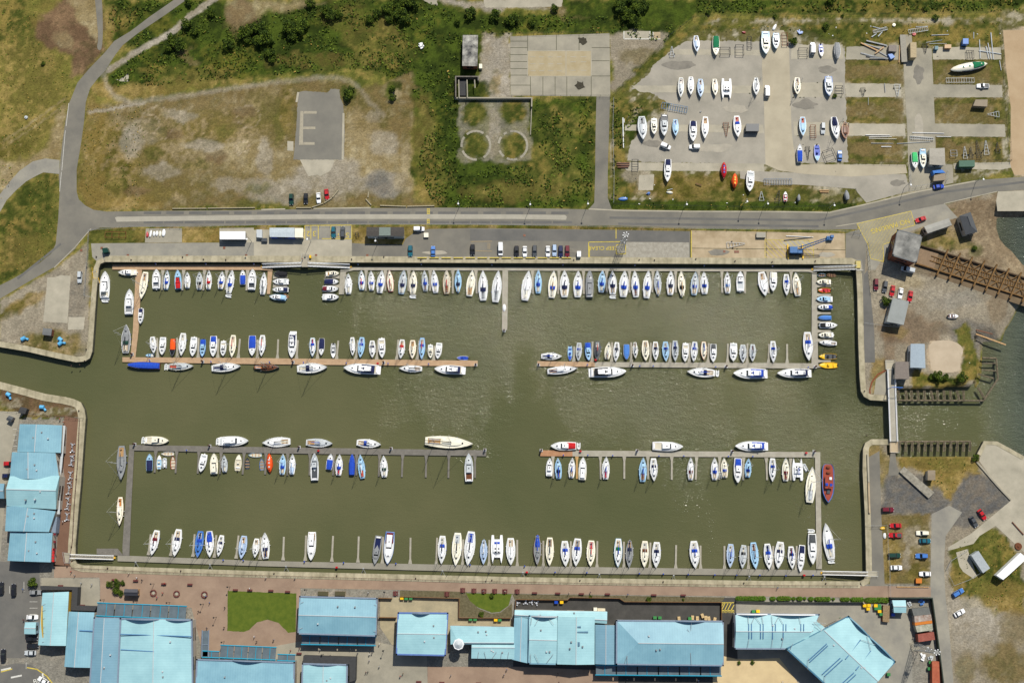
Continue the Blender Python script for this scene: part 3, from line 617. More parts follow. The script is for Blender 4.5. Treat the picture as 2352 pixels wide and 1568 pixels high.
# promenade and town paving
sheet('promenade', [(172,1307),(337,1313),(588,1321),(1176,1336),(1764,1344),(2043,1345),(2138,1348),(2138,1369),(2043,1372),(1764,1369),(1480,1366),(1176,1362),(930,1354),(700,1350),(525,1345),(230,1334),(228,1325),(124,1326),(124,1296),(170,1300)], BRICKP, .03)
sheet('plaza', [(230,1330),(525,1343),(690,1350),(690,1455),(860,1480),(860,1500),(540,1500),(466,1500),(440,1395),(230,1385)], BRICKP, .022)
sheet('riverside_walk', [(150,955),(186,962),(178,1110),(170,1180),(164,1260),(165,1300),(122,1300),(124,1176),(138,1040),(148,960)], BRICKD, .03)
sheet('pavement', [(95,1326),(228,1328),(230,1390),(180,1390),(95,1350)], CONCG, .033)
sheet('car_park', [(-200,1285),(90,1290),(92,1350),(95,1430),(90,1490),(60,1510),(-200,1512)], ASPHD, .025)
sheet('car_park', [(-200,940),(60,945),(45,960),(28,1030),(15,1100),(0,1290),(-200,1290)], CONCG, .02)
sheet('road', [(-200,1540),(0,1530),(35,1522),(70,1525),(110,1550),(140,1600),(-200,1640)], ASPHD, .034)
sheet('lawn', [(523,1356),(681,1362),(679,1450),(662,1452),(640,1430),(615,1422),(590,1428),(572,1446),(560,1450),(522,1448)], LAWN, .04, ragged=.4)
sheet('lawn', [(1070,1361),(1176,1363),(1168,1390),(1148,1404),(1130,1406),(1098,1394),(1080,1380)], LAWN, .04)
sheet('planting_bed', [(1035,1357),(1072,1359),(1098,1396),(1128,1408),(1150,1406),(1176,1385),(1176,1417),(1055,1416),(1055,1372),(919,1368),(918,1355)], mat('planting', C(78,72,48), c2=C(110,102,76), rough=1, scale=1.2, bump=.6), .038)
sheet('planting_bed', [(1176,1363),(1480,1368),(1665,1371),(1656,1383),(1435,1381),(1420,1372),(1308,1370),(1300,1377),(1182,1376)], mat('planting', C(78,72,48)), .038)
sheet('service_yard', [(1182,1378),(1300,1378),(1308,1372),(1420,1373),(1436,1383),(1656,1384),(1656,1372),(1690,1372),(1700,1700),(1176,1700),(1180,1420)], mat('black asphalt', C(56,55,52), rough=.9, c2=C(74,72,68), scale=.2), .028)
sheet('service_yard', [(922,1370),(1052,1372),(1052,1420),(1176,1425),(1176,1480),(900,1480),(873,1440),(873,1373)], mat('screed', C(168,156,126), rough=.9, c2=C(142,134,110), scale=.25), .026)
sheet('service_yard', [(1690,1372),(1780,1376),(2040,1378),(2094,1420),(2098,1700),(1700,1700)], ASPHP, .024)
sheet('pavement', [(700,1470),(810,1460),(980,1500),(982,1568),(982,1700),(540,1700),(540,1500)], CONCG, .036)
sheet('pavement', [(982,1530),(1186,1530),(1420,1540),(1420,1700),(982,1700)], BRICKP, .037)
sheet('pavement', [(1636,1500),(1690,1512),(1740,1512),(1790,1510),(1834,1568),(1900,1700),(1640,1700)], mat('cream paving', C(206,184,140), rough=.9, c2=C(190,168,128), scale=.2), .04)
stripes('hatching', [((1657,1383),(1686,1383)),((1656,1401),(1686,1401))]+[((1657+k*7,1401),(1666+k*7,1383)) for k in range(3)]+[((1657,1393),(1662,1383)),((1679,1401),(1686,1388))], YEL, .3, .06)
text('CAUTION', 1672, 1404.5, 1.0, 0, YEL)
stripes('bay_marking', [((68,1381+k*14.5),(86,1381+k*14.5)) for k in range(6)]+[((8,1345),(8,1362)),((22,1345),(22,1362)),((55,1335),(55,1358)),((60,1520),(60,1535))], WHP, .13, .06)
stripes('bay_marking', [((28,1535),(2,1542)),((62,1532),(85,1536)),((85,1536),(108,1552)),((108,1552),(120,1568))], YEL, .4, .06)
text('BUS', 90, 1562, 2.6, .3, WHP); stripes('road_marking', [((2,1538),(25,1533)),((98,1545),(98,1556)),((25,1555),(50,1550))], WHP, .6, .065)
stripes('bay_marking', [((30+ (k%2)*0, 985+k*13),(39,985+k*13)) for k in range(5)], WHP, .13, .06)

# ------------------------------------------------------------------ quay walls
COPE = mat('stone coping', C(140,132,106), rough=.9, c2=C(184,174,146), scale=.3, bump=.3, bscale=2, wave=(.1, .86, 'X'))
WALL = mat('wet quay wall', C(60,60,46), rough=.85, c2=C(92,88,70), scale=.5, bump=.4)
def offs(p, wd):
    q = []
    for i in range(len(p)):
        a = p[max(0, i - 1)]; b = p[min(len(p) - 1, i + 1)]
        dv = (b - a); nrm = Vector((dv.y, -dv.x, 0)).normalized()
        q.append(p[i] + nrm * wd)
    return q
def quay(pts, label, wd=2.3, side=1, cat='quay wall'):
    p = [P(x, y, 0) for x, y in pts]; o_ = offs(p, wd * side); face = offs(p, .25 * side)
    root = thing('quay_wall', (p[0] + p[-1]) / 2, 0, label, cat, 'quay walls round the dock')
    a = MB(); n = len(p); lip = offs(p, -.12 * side)
    vs = [(v.x, v.y, .14) for v in lip] + [(v.x, v.y, .14) for v in o_] + [(v.x, v.y, -.35) for v in lip] + [(v.x, v.y, -.35) for v in o_]
    fs = []
    for i in range(n - 1):
        fs += [(i, i + 1, n + i + 1, n + i), (2*n+i, i, i, 2*n+i)[:0] or (2*n+i, 2*n+i+1, i+1, i), (3*n+i, n+i, n+i+1, 3*n+i+1), (2*n+i, 3*n+i, 3*n+i+1, 2*n+i+1)]
    fs += [(0, n, 3*n, 2*n), (n-1, 3*n-1, 4*n-1, 2*n-1)]
    a.add(vs, fs); a.build('coping', COPE, root, world=True)
    b = MB(); vs = [(v.x, v.y, -.3) for v in p] + [(v.x, v.y, -6) for v in p] + [(v.x, v.y, -.3) for v in face] + [(v.x, v.y, -6) for v in face]
    fs = []
    for i in range(n - 1): fs += [(i, i+1, n+i+1, n+i), (2*n+i, 3*n+i, 3*n+i+1, 2*n+i+1)]
    b.add(vs, fs); b.build('wall_face', WALL, root, world=True)
    return root
quay([(240,601),(588,601),(1176,603.5),(1764,606),(1956,606),(1966,611)], 'long stone quay wall along the top of the dock', 2.3, -1)
quay([(213,784),(220,682),(226,617),(230,606),(240,601)], 'stone quay wall beside the upper left corner of the dock', 1.8, -1)
quay([(-400,700),(0,796),(60,806),(130,822),(175,831),(195,829),(206,822),(211,808),(213,784)], 'curved stone quay wall on the upper side of the left channel', 2.0, -1)
quay([(1966,611),(1968,640),(1970,680),(1972,784),(1975,866),(1978,898),(1985,910),(1999,918),(2040,920)], 'stone quay wall down the upper right side of the dock to the footbridge', 2.0, -1)
quay([(2043,1009),(2001,1009),(1988,1017),(1983,1030),(1982,1080),(1987,1176),(1989,1256),(1990,1316),(1985,1330),(1975,1335)], 'stone quay wall down the lower right side of the dock', 2.0, -1)
quay([(1975,1335),(1764,1334),(1176,1325),(588,1311),(337,1303),(190,1298),(176,1294),(172,1286)], 'long stone quay wall along the promenade below the dock', 2.3, -1)
quay([(172,1286),(173,1250),(179,1176),(185,1109),(192,1010),(196,960),(193,940),(185,924),(170,917),(150,912),(105,905),(58,892),(0,877),(-400,780)], 'stone quay wall along the left side of the dock below the channel', 2.6, -1)
quay([(2352,1048),(2290,1014),(2260,1013),(2245,1042)], 'concrete pier edge at the mouth of the channel', 1.4, -1)

# worn wheel paths and puddle stains on the roads, and iron covers set in the quay
TYR = mat('tyre polished asphalt', C(88,87,84), rough=.8, c2=C(104,102,96), scale=.12)
stripes('wheel_path', [((x, 510.5), (x + 44, 510.6)) for x in range(330, 1300, 47)] + [((x, 489), (x + 40, 489)) for x in range(330, 1300, 52)], TYR, 1.0, .028)
stripes('wheel_path', [((1400,500),(1640,503)), ((1640,503),(1880,506)), ((1880,506),(2010,478)), ((2010,478),(2160,442)), ((2160,442),(2352,418)), ((1420,514),(1880,520)), ((140,560),(40,640))], TYR, .9, .028)
for k, (x, y, rx, ry) in enumerate(((1560,150,40,12),(1690,250,34,12),(1850,240,30,14),(1640,340,50,12),(1500,330,26,10),(1880,350,26,8),(1900,160,24,10),(1830,560,40,10),(1650,580,34,8),(1900,585,24,7),(1300,575,40,8),(1000,580,30,6),(2060,420,24,8),(2110,300,14,40),(2110,170,14,26))):
    random.seed(k); pts = [(x + rx * random.uniform(.6, 1.1) * math.cos(t), y + ry * random.uniform(.6, 1.1) * math.sin(t)) for t in np.linspace(0, 6.28, 17)[:-1]]
    sheet('stain', pts, (mat('oil stain', C(112,108,98), rough=.9, c2=C(136,130,118), scale=.3), mat('pale stain', C(172,164,146), rough=.9, c2=C(150,144,130), scale=.3))[k % 2], .056 + .002 * (k % 3), smooth=1)
for k in range(26):
    random.seed(k + 50); x, y = random.choice(((random.uniform(1540,1740), random.choice((129,196,215,286,306))), (random.uniform(1820,1940), random.choice((137,190,224,280,312))), (random.uniform(1590,1940), random.choice((572,598)))))
    sheet('weed_patch', [(x + random.uniform(1, 3.5) * math.cos(t), y + random.uniform(.6, 1.8) * math.sin(t)) for t in np.linspace(0, 6.28, 8)[:-1]], JNT, .062)
# ------------------------------------------------------------------ boats
OUT = {
 'S': [(0,.62),(.12,.8),(.3,.96),(.45,1),(.6,.94),(.75,.72),(.88,.42),(.96,.16),(1,.02)],
 'E': [(0,.03),(.06,.28),(.16,.62),(.32,.92),(.48,1),(.62,.94),(.76,.72),(.88,.42),(.96,.16),(1,.02)],
 'M': [(0,.86),(.12,.93),(.3,1),(.5,1),(.66,.93),(.8,.72),(.9,.46),(.97,.18),(1,.04)],
 'D': [(0,.7),(.2,.92),(.45,1),(.68,.88),(.84,.6),(.95,.28),(1,.06)],
 'W': [(0,.55),(.04,.8),(.12,.95),(.3,1),(.6,1),(.76,.86),(.88,.58),(.96,.26),(1,.05)],
}
def wat(k, t):
    p = OUT[k]
    for (a, x), (b, y) in zip(p, p[1:]):
        if t <= b: return x + (y - x) * (t - a) / (b - a)
    return p[-1][1]
def hull_mb(k, L, W, fb, keel=.35, rail=.06, lift=0):
    mb = MB(); rings = []
    ts = [p[0] for p in OUT[k]]
    for t in ts:
        h = W / 2 * wat(k, t); y = (t - .5) * L; s = fb * (1 + .22 * t * t)
        yk = y - (.06 * L * max(0, (t - .8) / .2) if t > .8 else 0)
        hh = max(h, .012)
        rings.append([(-hh, y, s), (-hh * .96, y, s * .6), (-hh * .86, yk, 0), (-hh * .45, yk, -keel), (hh * .45, yk, -keel), (hh * .86, yk, 0), (hh * .96, y, s * .6), (hh, y, s),
          (max(hh - .07, .004), y, s + .0), (max(hh - .07, .004), y, s - rail), (-max(hh - .07, .004), y, s - rail), (-max(hh - .07, .004), y, s)])
    if lift: rings = [[(x, y, z + lift) for x, y, z in r] for r in rings]
    mb.loft(rings); return mb
def deck_mb(k, L, W, fb, drop=.05, inset=.1, t0=0, t1=1, camber=.06, lift=0):
    mb = MB(); vs = []; fs = []
    ts = [t0] + [p[0] for p in OUT[k] if t0 < p[0] < t1] + [t1]
    for t in ts:
        h = max(W / 2 * wat(k, t) - inset, .003); y = (t - .5) * L; s = fb * (1 + .22 * t * t) - drop + lift
        if t == 1: y -= .15
        if t == 0: y += .08
        vs += [(-h, y, s), (0, y, s + camber), (h, y, s)]
    for i in range(len(ts) - 1):
        fs += [(3*i, 3*i+1, 3*i+4, 3*i+3), (3*i+1, 3*i+2, 3*i+5, 3*i+4)]
    fs = [tuple(reversed(f)) for f in fs] if False else fs
    return mb.add(vs, fs)
def trunk_mb(k, L, W, fb, t0, t1, fr, h, topf=.8, n=6, lift=0, taper=.5):
    "a coachroof or deckhouse that follows the hull's plan shape"
    mb = MB(); rings = []
    for i in range(n + 1):
        t = t0 + (t1 - t0) * i / n; b = W / 2 * fr * min(1, wat(k, t) + .05); y = (t - .5) * L; s = fb * (1 + .22 * t * t) - .06 + lift
        e = 1 if i < n else (.35 if taper < 1 else 1); e2 = 1 if i < n - 1 else (.75 if i == n - 1 else .35); hz = h * (1 if i < n - 1 else (.8 if i == n - 1 else .1)) if taper < 1 else h
        rings.append([(-b * e, y, s), (-b * topf * e2, y, s + hz), (0, y, s + hz * 1.12 + .01), (b * topf * e2, y, s + hz), (b * e, y, s)])
    return mb.loft(rings)
def tent_mb(k, L, W, fb, t0, t1, fr, h, lift=0, n=4):
    mb = MB(); rings = []
    for i in range(n + 1):
        u = i / n; t = t0 + (t1 - t0) * u; b = W / 2 * fr * max(.35, wat(k, t)); y = (t - .5) * L; s = fb * (1 + .22 * t * t) - .02 + lift
        hz = h * (.55 + .45 * math.sin(math.pi * min(1, max(0, u * .8 + .15))))
        rings.append([(-b, y, s), (-b * .8, y, s + hz * .75), (0, y, s + hz), (b * .8, y, s + hz * .75), (b, y, s)])
    return mb.loft(rings)
NB = [0]
def boat(typ, bow, stern, W, hull='w', deck=None, hood=None, boom=None, cock='bg', look=None, z=None, mast=True, opts=''):
    "bow and stern are plan positions at deck height; the root Empty stands at the waterline"
    NB[0] += 1; random.seed(1000 + NB[0])
    land = z is not None
    base = WZ if z is None else z
    dk = deck or hull
    k = {'S': 'S', 'E': 'E', 'M': 'M', 'F': 'M', 'K': 'M', 'R': 'D', 'I': 'D', 'O': 'D', 'L': 'E', 'W': 'W', 'C': 'M', 'X': 'S'}[typ]
    a, b = P(*bow, base + .9), P(*stern, base + .9)
    ctr = (a + b) / 2; dv = a - b; L = dv.length; W = W * .161
    rz = math.atan2(dv.y, dv.x) - math.pi / 2
    if land: base += .55 if typ in 'SEMFKLX' else .28
    fb = {'S': .62 + .045 * L, 'E': .62 + .045 * L, 'M': .7 + .06 * L, 'F': .7 + .05 * L, 'K': .65 + .05 * L, 'R': .45, 'I': .4, 'O': .6, 'L': .9, 'W': 1.4, 'C': .9, 'X': .9}[typ]
    nm = {'S': 'sailing_yacht', 'E': 'sailing_yacht', 'M': 'motor_cruiser', 'F': 'motor_yacht', 'K': 'covered_motorboat', 'R': 'rowing_boat', 'I': 'inflatable_dinghy', 'O': 'open_motorboat', 'L': 'lifeboat', 'W': 'workboat', 'C': 'catamaran', 'X': 'laid_up_yacht'}[typ]
    root = thing(nm, (ctr.x, ctr.y, base), rz)
    HM, DM = gel(hull), gel(dk); SK = gel('dw' if dk == 'w' else dk)
    fbd = lambda t: fb * (1 + .22 * t * t)
    if typ == 'C':       # catamaran: two hulls and a bridge deck
        for s in (-1, 1):
            h = hull_mb('S', L, W * .3, fb); h.v = [(x + s * W * .35, y, zz) for x, y, zz in h.v]; h.build('hull', HM, root)
            dd = deck_mb('S', L, W * .3, fb); dd.v = [(x + s * W * .35, y, zz) for x, y, zz in dd.v]; dd.build('deck', DM, root)
        MB().box(0, -.02 * L, fb * .55, W * .62, L * .62, fb * .5).build('bridge_deck', DM, root)
        cb = trunk_mb('M', L * .9, W * .8, fb, .3, .72, .95, .75, .85).build('cabin', DM, root)
        MB().box(0, .12 * L, fb + .42, W * .5, .5, .34, tx=.9, ty=.5).build('window', GLASS, cb)
        ck = MB().box(0, -.27 * L, fb + .07, W * .5, L * .16, .06).build('cockpit', gel(cock), root)
        if hood: tent_mb('M', L, W * .6, fb + .1, .24, .33, .8, .5).build('sprayhood', cloth(hood), root)
        for s in (-1, 1):
            for q_ in (-.02, .1): MB().box(s * W * .14, q_ * L, fb + .78, .5, .5, .1).build('hatch', GLASS, root)
        if mast: sailrig(root, L, fb + .8, .56, boom)
        return root, typ, hull, hood, look, ctr
    if typ == 'I':
        mb = MB(); r = W * .17; pts = [(-W/2+r, -L/2, .3), (-W/2+r, L*.18, .3), (-W*.28, L*.38, .33), (0, L/2-r, .36), (W*.28, L*.38, .33), (W/2-r, L*.18, .3), (W/2-r, -L/2, .3)]
        for p_, q_ in zip(pts, pts[1:]): mb.tube(p_, q_, r, 8)
        for p_ in pts: mb.ball(p_, r * 1.02, 8, 5)
        mb.build('tube', mat('hypalon ' + hull, C(*CC[hull]), rough=.6), root, smooth=True)
        MB().box(0, -.02*L, .08, W * .62, L * .86, .1).build('floor', gel(cock), root)
        MB().box(0, -L*.05, .26, W * .6, .22, .06).build('seat', gel('g'), root)
        MB().box(0, -L*.5, .12, .26, .35, .6, tx=.8, ty=.7).build('outboard_motor', RUB, root)
        return root, typ, hull, hood, look, ctr
    hull_mb(k, L, W, fb, rail={'R': .36, 'O': .28, 'W': .32}.get(typ, .06)).build('hull', HM, root)
    if typ in 'SE':
        deck_mb(k, L, W, fb).build('deck', SK, root)
        cb = trunk_mb(k, L, W, fb, .36, .8, .62, .34 + .01 * L, .82).build('coachroof', gel(dk) if dk not in 't' else gel('w'), root)
        for s in (-1, 1):
            for u in ((.42, .63),):
                wm_ = MB()
                y0, y1 = (u[0] - .5) * L, (u[1] - .5) * L; ww = [W / 2 * .62 * min(1, wat(k, t) + .05) for t in u]
                zz = [fbd(t) - .06 for t in u]; hc = .34 + .01 * L
                vs = [(s * (ww[0] * .96 + .012), y0, zz[0] + hc * .22), (s * (ww[1] * .96 + .012), y1, zz[1] + hc * .22), (s * (ww[1] * .86 + .012), y1, zz[1] + hc * .8), (s * (ww[0] * .86 + .012), y0, zz[0] + hc * .8)]
                wm_.add(vs, [(0, 1, 2, 3) if s > 0 else (3, 2, 1, 0)]).build('window', GLASS, cb)
        MB().box(0, (.76 + random.uniform(-.02, .02) - .5) * L, fbd(.76) + .3, .55, .55, .07).build('hatch', GLASS, cb)
        if random.random() < .6: MB().box(random.choice((-.3, 0, .3)), (.6 - .5) * L, fbd(.6) + .42, .42, .42, .05).build('hatch', GLASS, cb)
        cw = W * .5 * wat(k, .18)
        fz = fbd(.2) - .02
        ck = MB().box(0, (.19 - .5) * L, fz, cw * 1.1, L * .26, .07).build('cockpit', gel(cock), root)
        co = MB()
        for s in (-1, 1): co.box(s * cw * .62, (.2 - .5) * L, fz - .02, .22, L * .3, .26)
        co.box(0, (.34 - .5) * L, fz, cw * 1.2, .16, .3)
        if k == 'S': co.box(0, (.05 - .5) * L, fz, cw * 1.15, .2, .2)
        co.build('coaming', gel(dk if dk != 't' else 'w'), root)
        sm_ = TEAK if random.random() < .4 else gel('lg')
        for s in (-1, 1): MB().box(s * cw * .36, (.19 - .5) * L, fz + .05, .26, L * .22, .1).build('seat', sm_, root)
        MB().tube((0, (.1 - .5) * L, fz + .15), (0, (.1 - .5) * L + .02, fz + .9), .05).tube((0, (.1 - .5) * L - .02, fz + .75), (0, (.1 - .5) * L + .05, fz + .75), .38, 10).build('steering_wheel', STEEL, root)
        if hood: tent_mb(k, L, W, fb + .15, .3, .42, .62, .62).build('sprayhood', cloth(hood), root)
        if 'c' in opts: tent_mb(k, L, W, fb + .15, .03, .34, .7, .6).build('cockpit_cover', cloth(hood or boom or 'b'), root)
        if mast: sailrig(root, L, fb + .3, .55, boom, 'k' in opts)
        else:
            for s in (-1, 1): MB().tube((s*W*.3, -.2*L, -.0), (s*W*.3, -.2*L, -.1), .02).v
        # guard rails at bow and stern
        gr = MB(); pr = [(s * W / 2 * wat(k, t) * .95, (t - .5) * L, fbd(t) + .6) for s, t in ((-1, .82), (-1, .93), (-1, .99), (1, .99), (1, .93), (1, .82))]
        for p_, q_ in zip(pr, pr[1:]): gr.tube(p_, q_, .025, 4)
        for p_ in pr: gr.tube(p_, (p_[0], p_[1], p_[2] - .6), .02, 4)
        gr.build('pulpit', ALU, root)
        for t in (.3, .5, .66):
            s = random.choice((-1, 1)); x = s * (W / 2 * wat(k, t) + .1); c_ = random.choice('wwnb')
            if not land: MB().tube((x, (t - .5) * L, fb * .25), (x, (t - .5) * L, fb * .85), .12, 6).build('fender', gel(c_), root)
    elif typ in 'MFK':
        deck_mb(k, L, W, fb).build('deck', SK, root)
        if typ == 'K':
            tent_mb(k, L, W, fb, .02, .62 if 'h' not in opts else .95, .92, .75, n=6).build('canopy', cloth(hood or 'b'), root)
            if 'h' not in opts:
                trunk_mb(k, L, W, fb, .6, .86, .6, .22).build('cabin', gel(hull), root)
                MB().box(0, (.72 - .5) * L, fbd(.72) + .2, .5, .5, .06).build('hatch', GLASS, root)
        else:
            c0, c1 = (.3, .82) if typ == 'M' else (.22, .84)
            hc = .75 if L < 9 else .95
            if 'f' in opts: c0, c1 = .5, .84
            cb = trunk_mb(k, L, W, fb, c0, c1, .72, hc * .5, .86, n=7).build('cabin', DM, root)
            # wheelhouse with raked screen
            w0, w1 = (.34, .58) if 'f' not in opts else (.5, .68)
            if 'a' in opts: w0, w1 = .12, .5
            s0 = fbd(w0) - .05 + hc * .45; wh = W * .36 * 2 * .9
            y0, y1 = (w0 - .5) * L, (w1 - .5) * L; hh = .55 if typ == 'M' else .75
            MB().add([(-wh/2, y0, s0), (wh/2, y0, s0), (wh/2*.86, y1 + .5, s0), (-wh/2*.86, y1 + .5, s0), (-wh/2*.86, y0, s0 + hh), (wh/2*.86, y0, s0 + hh), (wh/2*.72, y1 - .25, s0 + hh), (-wh/2*.72, y1 - .25, s0 + hh)],
               [(3,2,1,0), (0,1,5,4), (1,2,6,5), (2,3,7,6), (3,0,4,7), (4,5,6,7)]).build('windscreen', GLASS, root)
            rf = MB().add([(-wh/2*.9, y0 - .3, s0 + hh), (wh/2*.9, y0 - .3, s0 + hh), (wh/2*.76, y1 - .2, s0 + hh), (-wh/2*.76, y1 - .2, s0 + hh), (-wh/2*.86, y0 - .25, s0 + hh + .12), (wh/2*.86, y0 - .25, s0 + hh + .12), (wh/2*.7, y1 - .35, s0 + hh + .12), (-wh/2*.7, y1 - .35, s0 + hh + .12)],
               [(3,2,1,0), (0,1,5,4), (1,2,6,5), (2,3,7,6), (3,0,4,7), (4,5,6,7)]).build('wheelhouse_roof', gel(dk) if 'n' not in opts else cloth(hood), root)
            MB().box(0, (y0 + y1) / 2, s0 + hh + .12, .4, .4, .05).build('roof_hatch', GLASS, rf)
            ck = MB().box(0, ((c0 + .03) / 2 - .5) * L, fbd(.1) - .02, W * .68, (c0 - .04) * L, .06).build('cockpit', gel(cock), root)
            co = MB()
            for s in (-1, 1): co.box(s * W * .39, ((c0 + .03) / 2 - .5) * L, fbd(.1) - .04, .2, c0 * L, .22)
            co.box(0, -.5 * L + .25, fbd(0) - .04, W * .72, .25, .22).build('gunwale', gel(hull), root)
            MB().box(0, -.5 * L + .6, fbd(0), W * .55, .5, .35).build('seat', gel('w' if cock != 'w' else 'lg'), root)
            MB().box(0, (.75 - .5) * L, fbd(.75) + hc * .36, .5, .5, .06).build('hatch', GLASS, root)
            if typ == 'F':
                MB().box(0, (.3 - .5) * L, s0 + hh + .1, wh * .75, L * .18, .5, tx=.95).build('flybridge', DM, root)
                MB().box(0, -.5 * L - .35, .25, W * .8, .9, .12).build('swim_platform', gel('w'), root)
                rd = MB().tube((-wh*.38, (.2-.5)*L, s0+hh+.2), (-wh*.3, (.2-.5)*L, s0+hh+1.2), .06).tube((wh*.38, (.2-.5)*L, s0+hh+.2), (wh*.3, (.2-.5)*L, s0+hh+1.2), .06).box(0, (.2-.5)*L, s0+hh+1.15, wh*.66, .35, .1)
                rd.ball((0, (.2-.5)*L, s0+hh+1.4), .26, sz=.5).build('radar_arch', gel('w'), root)
            if hood: tent_mb(k, L, W, s0 + hh * .5 if typ == 'F' else fb + .35, .1 if typ == 'F' else .03, .48 if typ == 'F' else .36, .76, .6 if typ == 'F' else .55, n=5).build('canopy', cloth(hood), root)
            if L < 9: MB().box(0, -.5 * L - .15, .1, .4, .5, .9, tx=.8, ty=.7).build('outboard_motor', RUB if random.random() < .5 else gel('w'), root)
        gr = MB(); pr = [(s * W / 2 * wat(k, t) * .93, (t - .5) * L, fbd(t) + .55) for s, t in ((-1, .6), (-1, .75), (-1, .9), (-1, .985), (1, .985), (1, .9), (1, .75), (1, .6))]
        for p_, q_ in zip(pr, pr[1:]): gr.tube(p_, q_, .025, 4)
        for p_ in pr: gr.tube(p_, (p_[0], p_[1], p_[2] - .55), .02, 4)
        gr.build('bow_rail', ALU, root)
    elif typ == 'X':
        tent_mb(k, L, W, fb, .02, .97, .95, .9, n=8).build('winter_cover', cloth(hood or 'g'), root)
    elif typ == 'R':
        deck_mb(k, L, W, fb, drop=.3, inset=.12, camber=0).build('floor', gel(cock), root)
        for t in (.2, .45, .7): MB().box(0, (t - .5) * L, fb - .14, W * wat(k, t) * .9, .26, .05).build('thwart', TEAK, root)
    elif typ == 'O':
        deck_mb(k, L, W, fb, drop=.22, inset=.12, camber=0).build('floor', gel(cock), root)
        cs_ = MB().box(0, -.02 * L, fb - .2, .75, .8, .75, ty=.7).build('console', gel(hull if not hood else hood), root)
        MB().box(0, .3, fb + .35, .7, .1, .3, ty=.4).build('windscreen', GLASS, cs_)
        MB().box(0, -.3 * L, fb - .18, W * .6, .45, .3).build('seat', gel(hood or 'w'), root)
        deck_mb(k, L, W, fb, t0=.68, camber=.08).build('foredeck', gel(dk), root)
        MB().box(0, -.5 * L - .1, .1, .4, .5, .85, tx=.8, ty=.7).build('outboard_motor', RUB, root)
    elif typ == 'L':
        rings = []
        for t, hw, h in ((.02,.1,.15),(.1,.5,.6),(.25,.82,1),(.5,.92,1.1),(.75,.8,1),(.9,.5,.6),(.98,.1,.15)):
            b_ = W / 2 * hw; y = (t - .5) * L; s = fb
            rings.append([(-b_, y, s - .05), (-b_ * .85, y, s + h * .6), (0, y, s + h), (b_ * .85, y, s + h * .6), (b_, y, s - .05)])
        MB().loft(rings).build('canopy', gel(dk), root, smooth=True)
        if L > 12: tent_mb(k, L, W, fb + .75, .12, .4, .75, .6).build('cover', cloth(hood), root)
        for t in (.3, .5, .66): MB().box(0, (t - .5) * L, fb + 1.0, .6, .6, .16).build('hatch', gel(hood or 'lg'), root)
        MB().box(0, (.2-.5)*L, fb+.9, .5, .5, .5, tx=.7, ty=.7).build('conning_tower', gel(dk), root)
    elif typ == 'W':
        deck_mb(k, L, W, fb, drop=.25, inset=.3).build('deck', gel(dk), root)
        cb = MB().box(0, -.02 * L, fb, W * .55, L * .3, 1.1).build('deckhouse', gel('lg'), root)
        MB().box(0, -.02 * L, fb + 1.1, W * .62, L * .33, .12).build('roof', gel(dk), cb)
        MB().box(0, .22 * L, fb - .1, 1.2, 1.5, .5).build('hold_hatch', gel('dg'), root)
        for y in (-.42, -.28): MB().box(0, y * L, fb - .1, 1.0, .8, .6).tube((-.7, y*L, fb+.3), (.7, y*L, fb+.3), .3, 8).build('winch', RUST, root)
        for x_, y_, c_ in ((-.7, .05, 'b'), (.9, .04, 'b'), (-.5, -.12, 'w')): MB().box(x_, y_ * L, fb + 1.22, .9, 1.0, .35).build('locker', gel(c_), root)
        MB().tube((0, .1*L, fb+1), (0, .1*L, fb+6), .1).build('mast', gel('t'), root)
    if 't' in opts:   # tender lashed across the stern is a thing of its own
        e = (ctr - dv.normalized() * (L / 2 + .95))
        TENDERS.append((e.x, e.y, base, rz, W))
    return root, typ, hull, hood, look, ctr
TENDERS = []
MASTM = mat('painted mast', C(205, 205, 200), rough=.4, var=.05)
def sailrig(root, L, z0, tm, boom, ketch=False):
    def one(t, H, bl):
        y = (t - .5) * L
        m_ = MB().tube((0, y, z0 - .3), (0, y, H), .085, 6, .06)
        for f_, s_ in ((.45, .95), (.72, .75)):
            m_.tube((-s_ * L / 10, y - .1, z0 + (H - z0) * f_), (s_ * L / 10, y - .1, z0 + (H - z0) * f_), .03, 4)
        mo = m_.build('mast', MASTM, root)
        b_ = MB().tube((0, y - .1, z0 + .95), (0, y - bl, z0 + .9), .07, 6)
        bo = b_.build('boom', MASTM, mo)
        if boom:
            rings = []
            for i in range(6):
                u = i / 5; r = .2 * (1 - .55 * u); yy = y - .05 - u * bl * .96
                rings.append([(r * math.cos(a), yy, z0 + 1.1 + r * 1.2 * math.sin(a)) for a in np.linspace(0, 2 * math.pi, 7)[:-1]])
            MB().loft(rings).build('sail_cover', cloth(boom), bo, smooth=True)
    H = L * 1.28 + 1.2
    one(tm, H, L * .36)
    if ketch: one(.2, H * .68, L * .2)
    y = (tm - .5) * L
    rg = MB().tube((0, L / 2 - .25, z0), (0, y + .05, H * .96), .05, 5, .03)
    rg.tube((0, -L / 2 + .15, z0), (0, y, H), .018, 3)
    for s in (-1, 1): rg.tube((s * L * .145, y - .2, z0 - .3), (s * .08, y, H * .95), .018, 3)
    rg.build('rigging', MASTM, root)

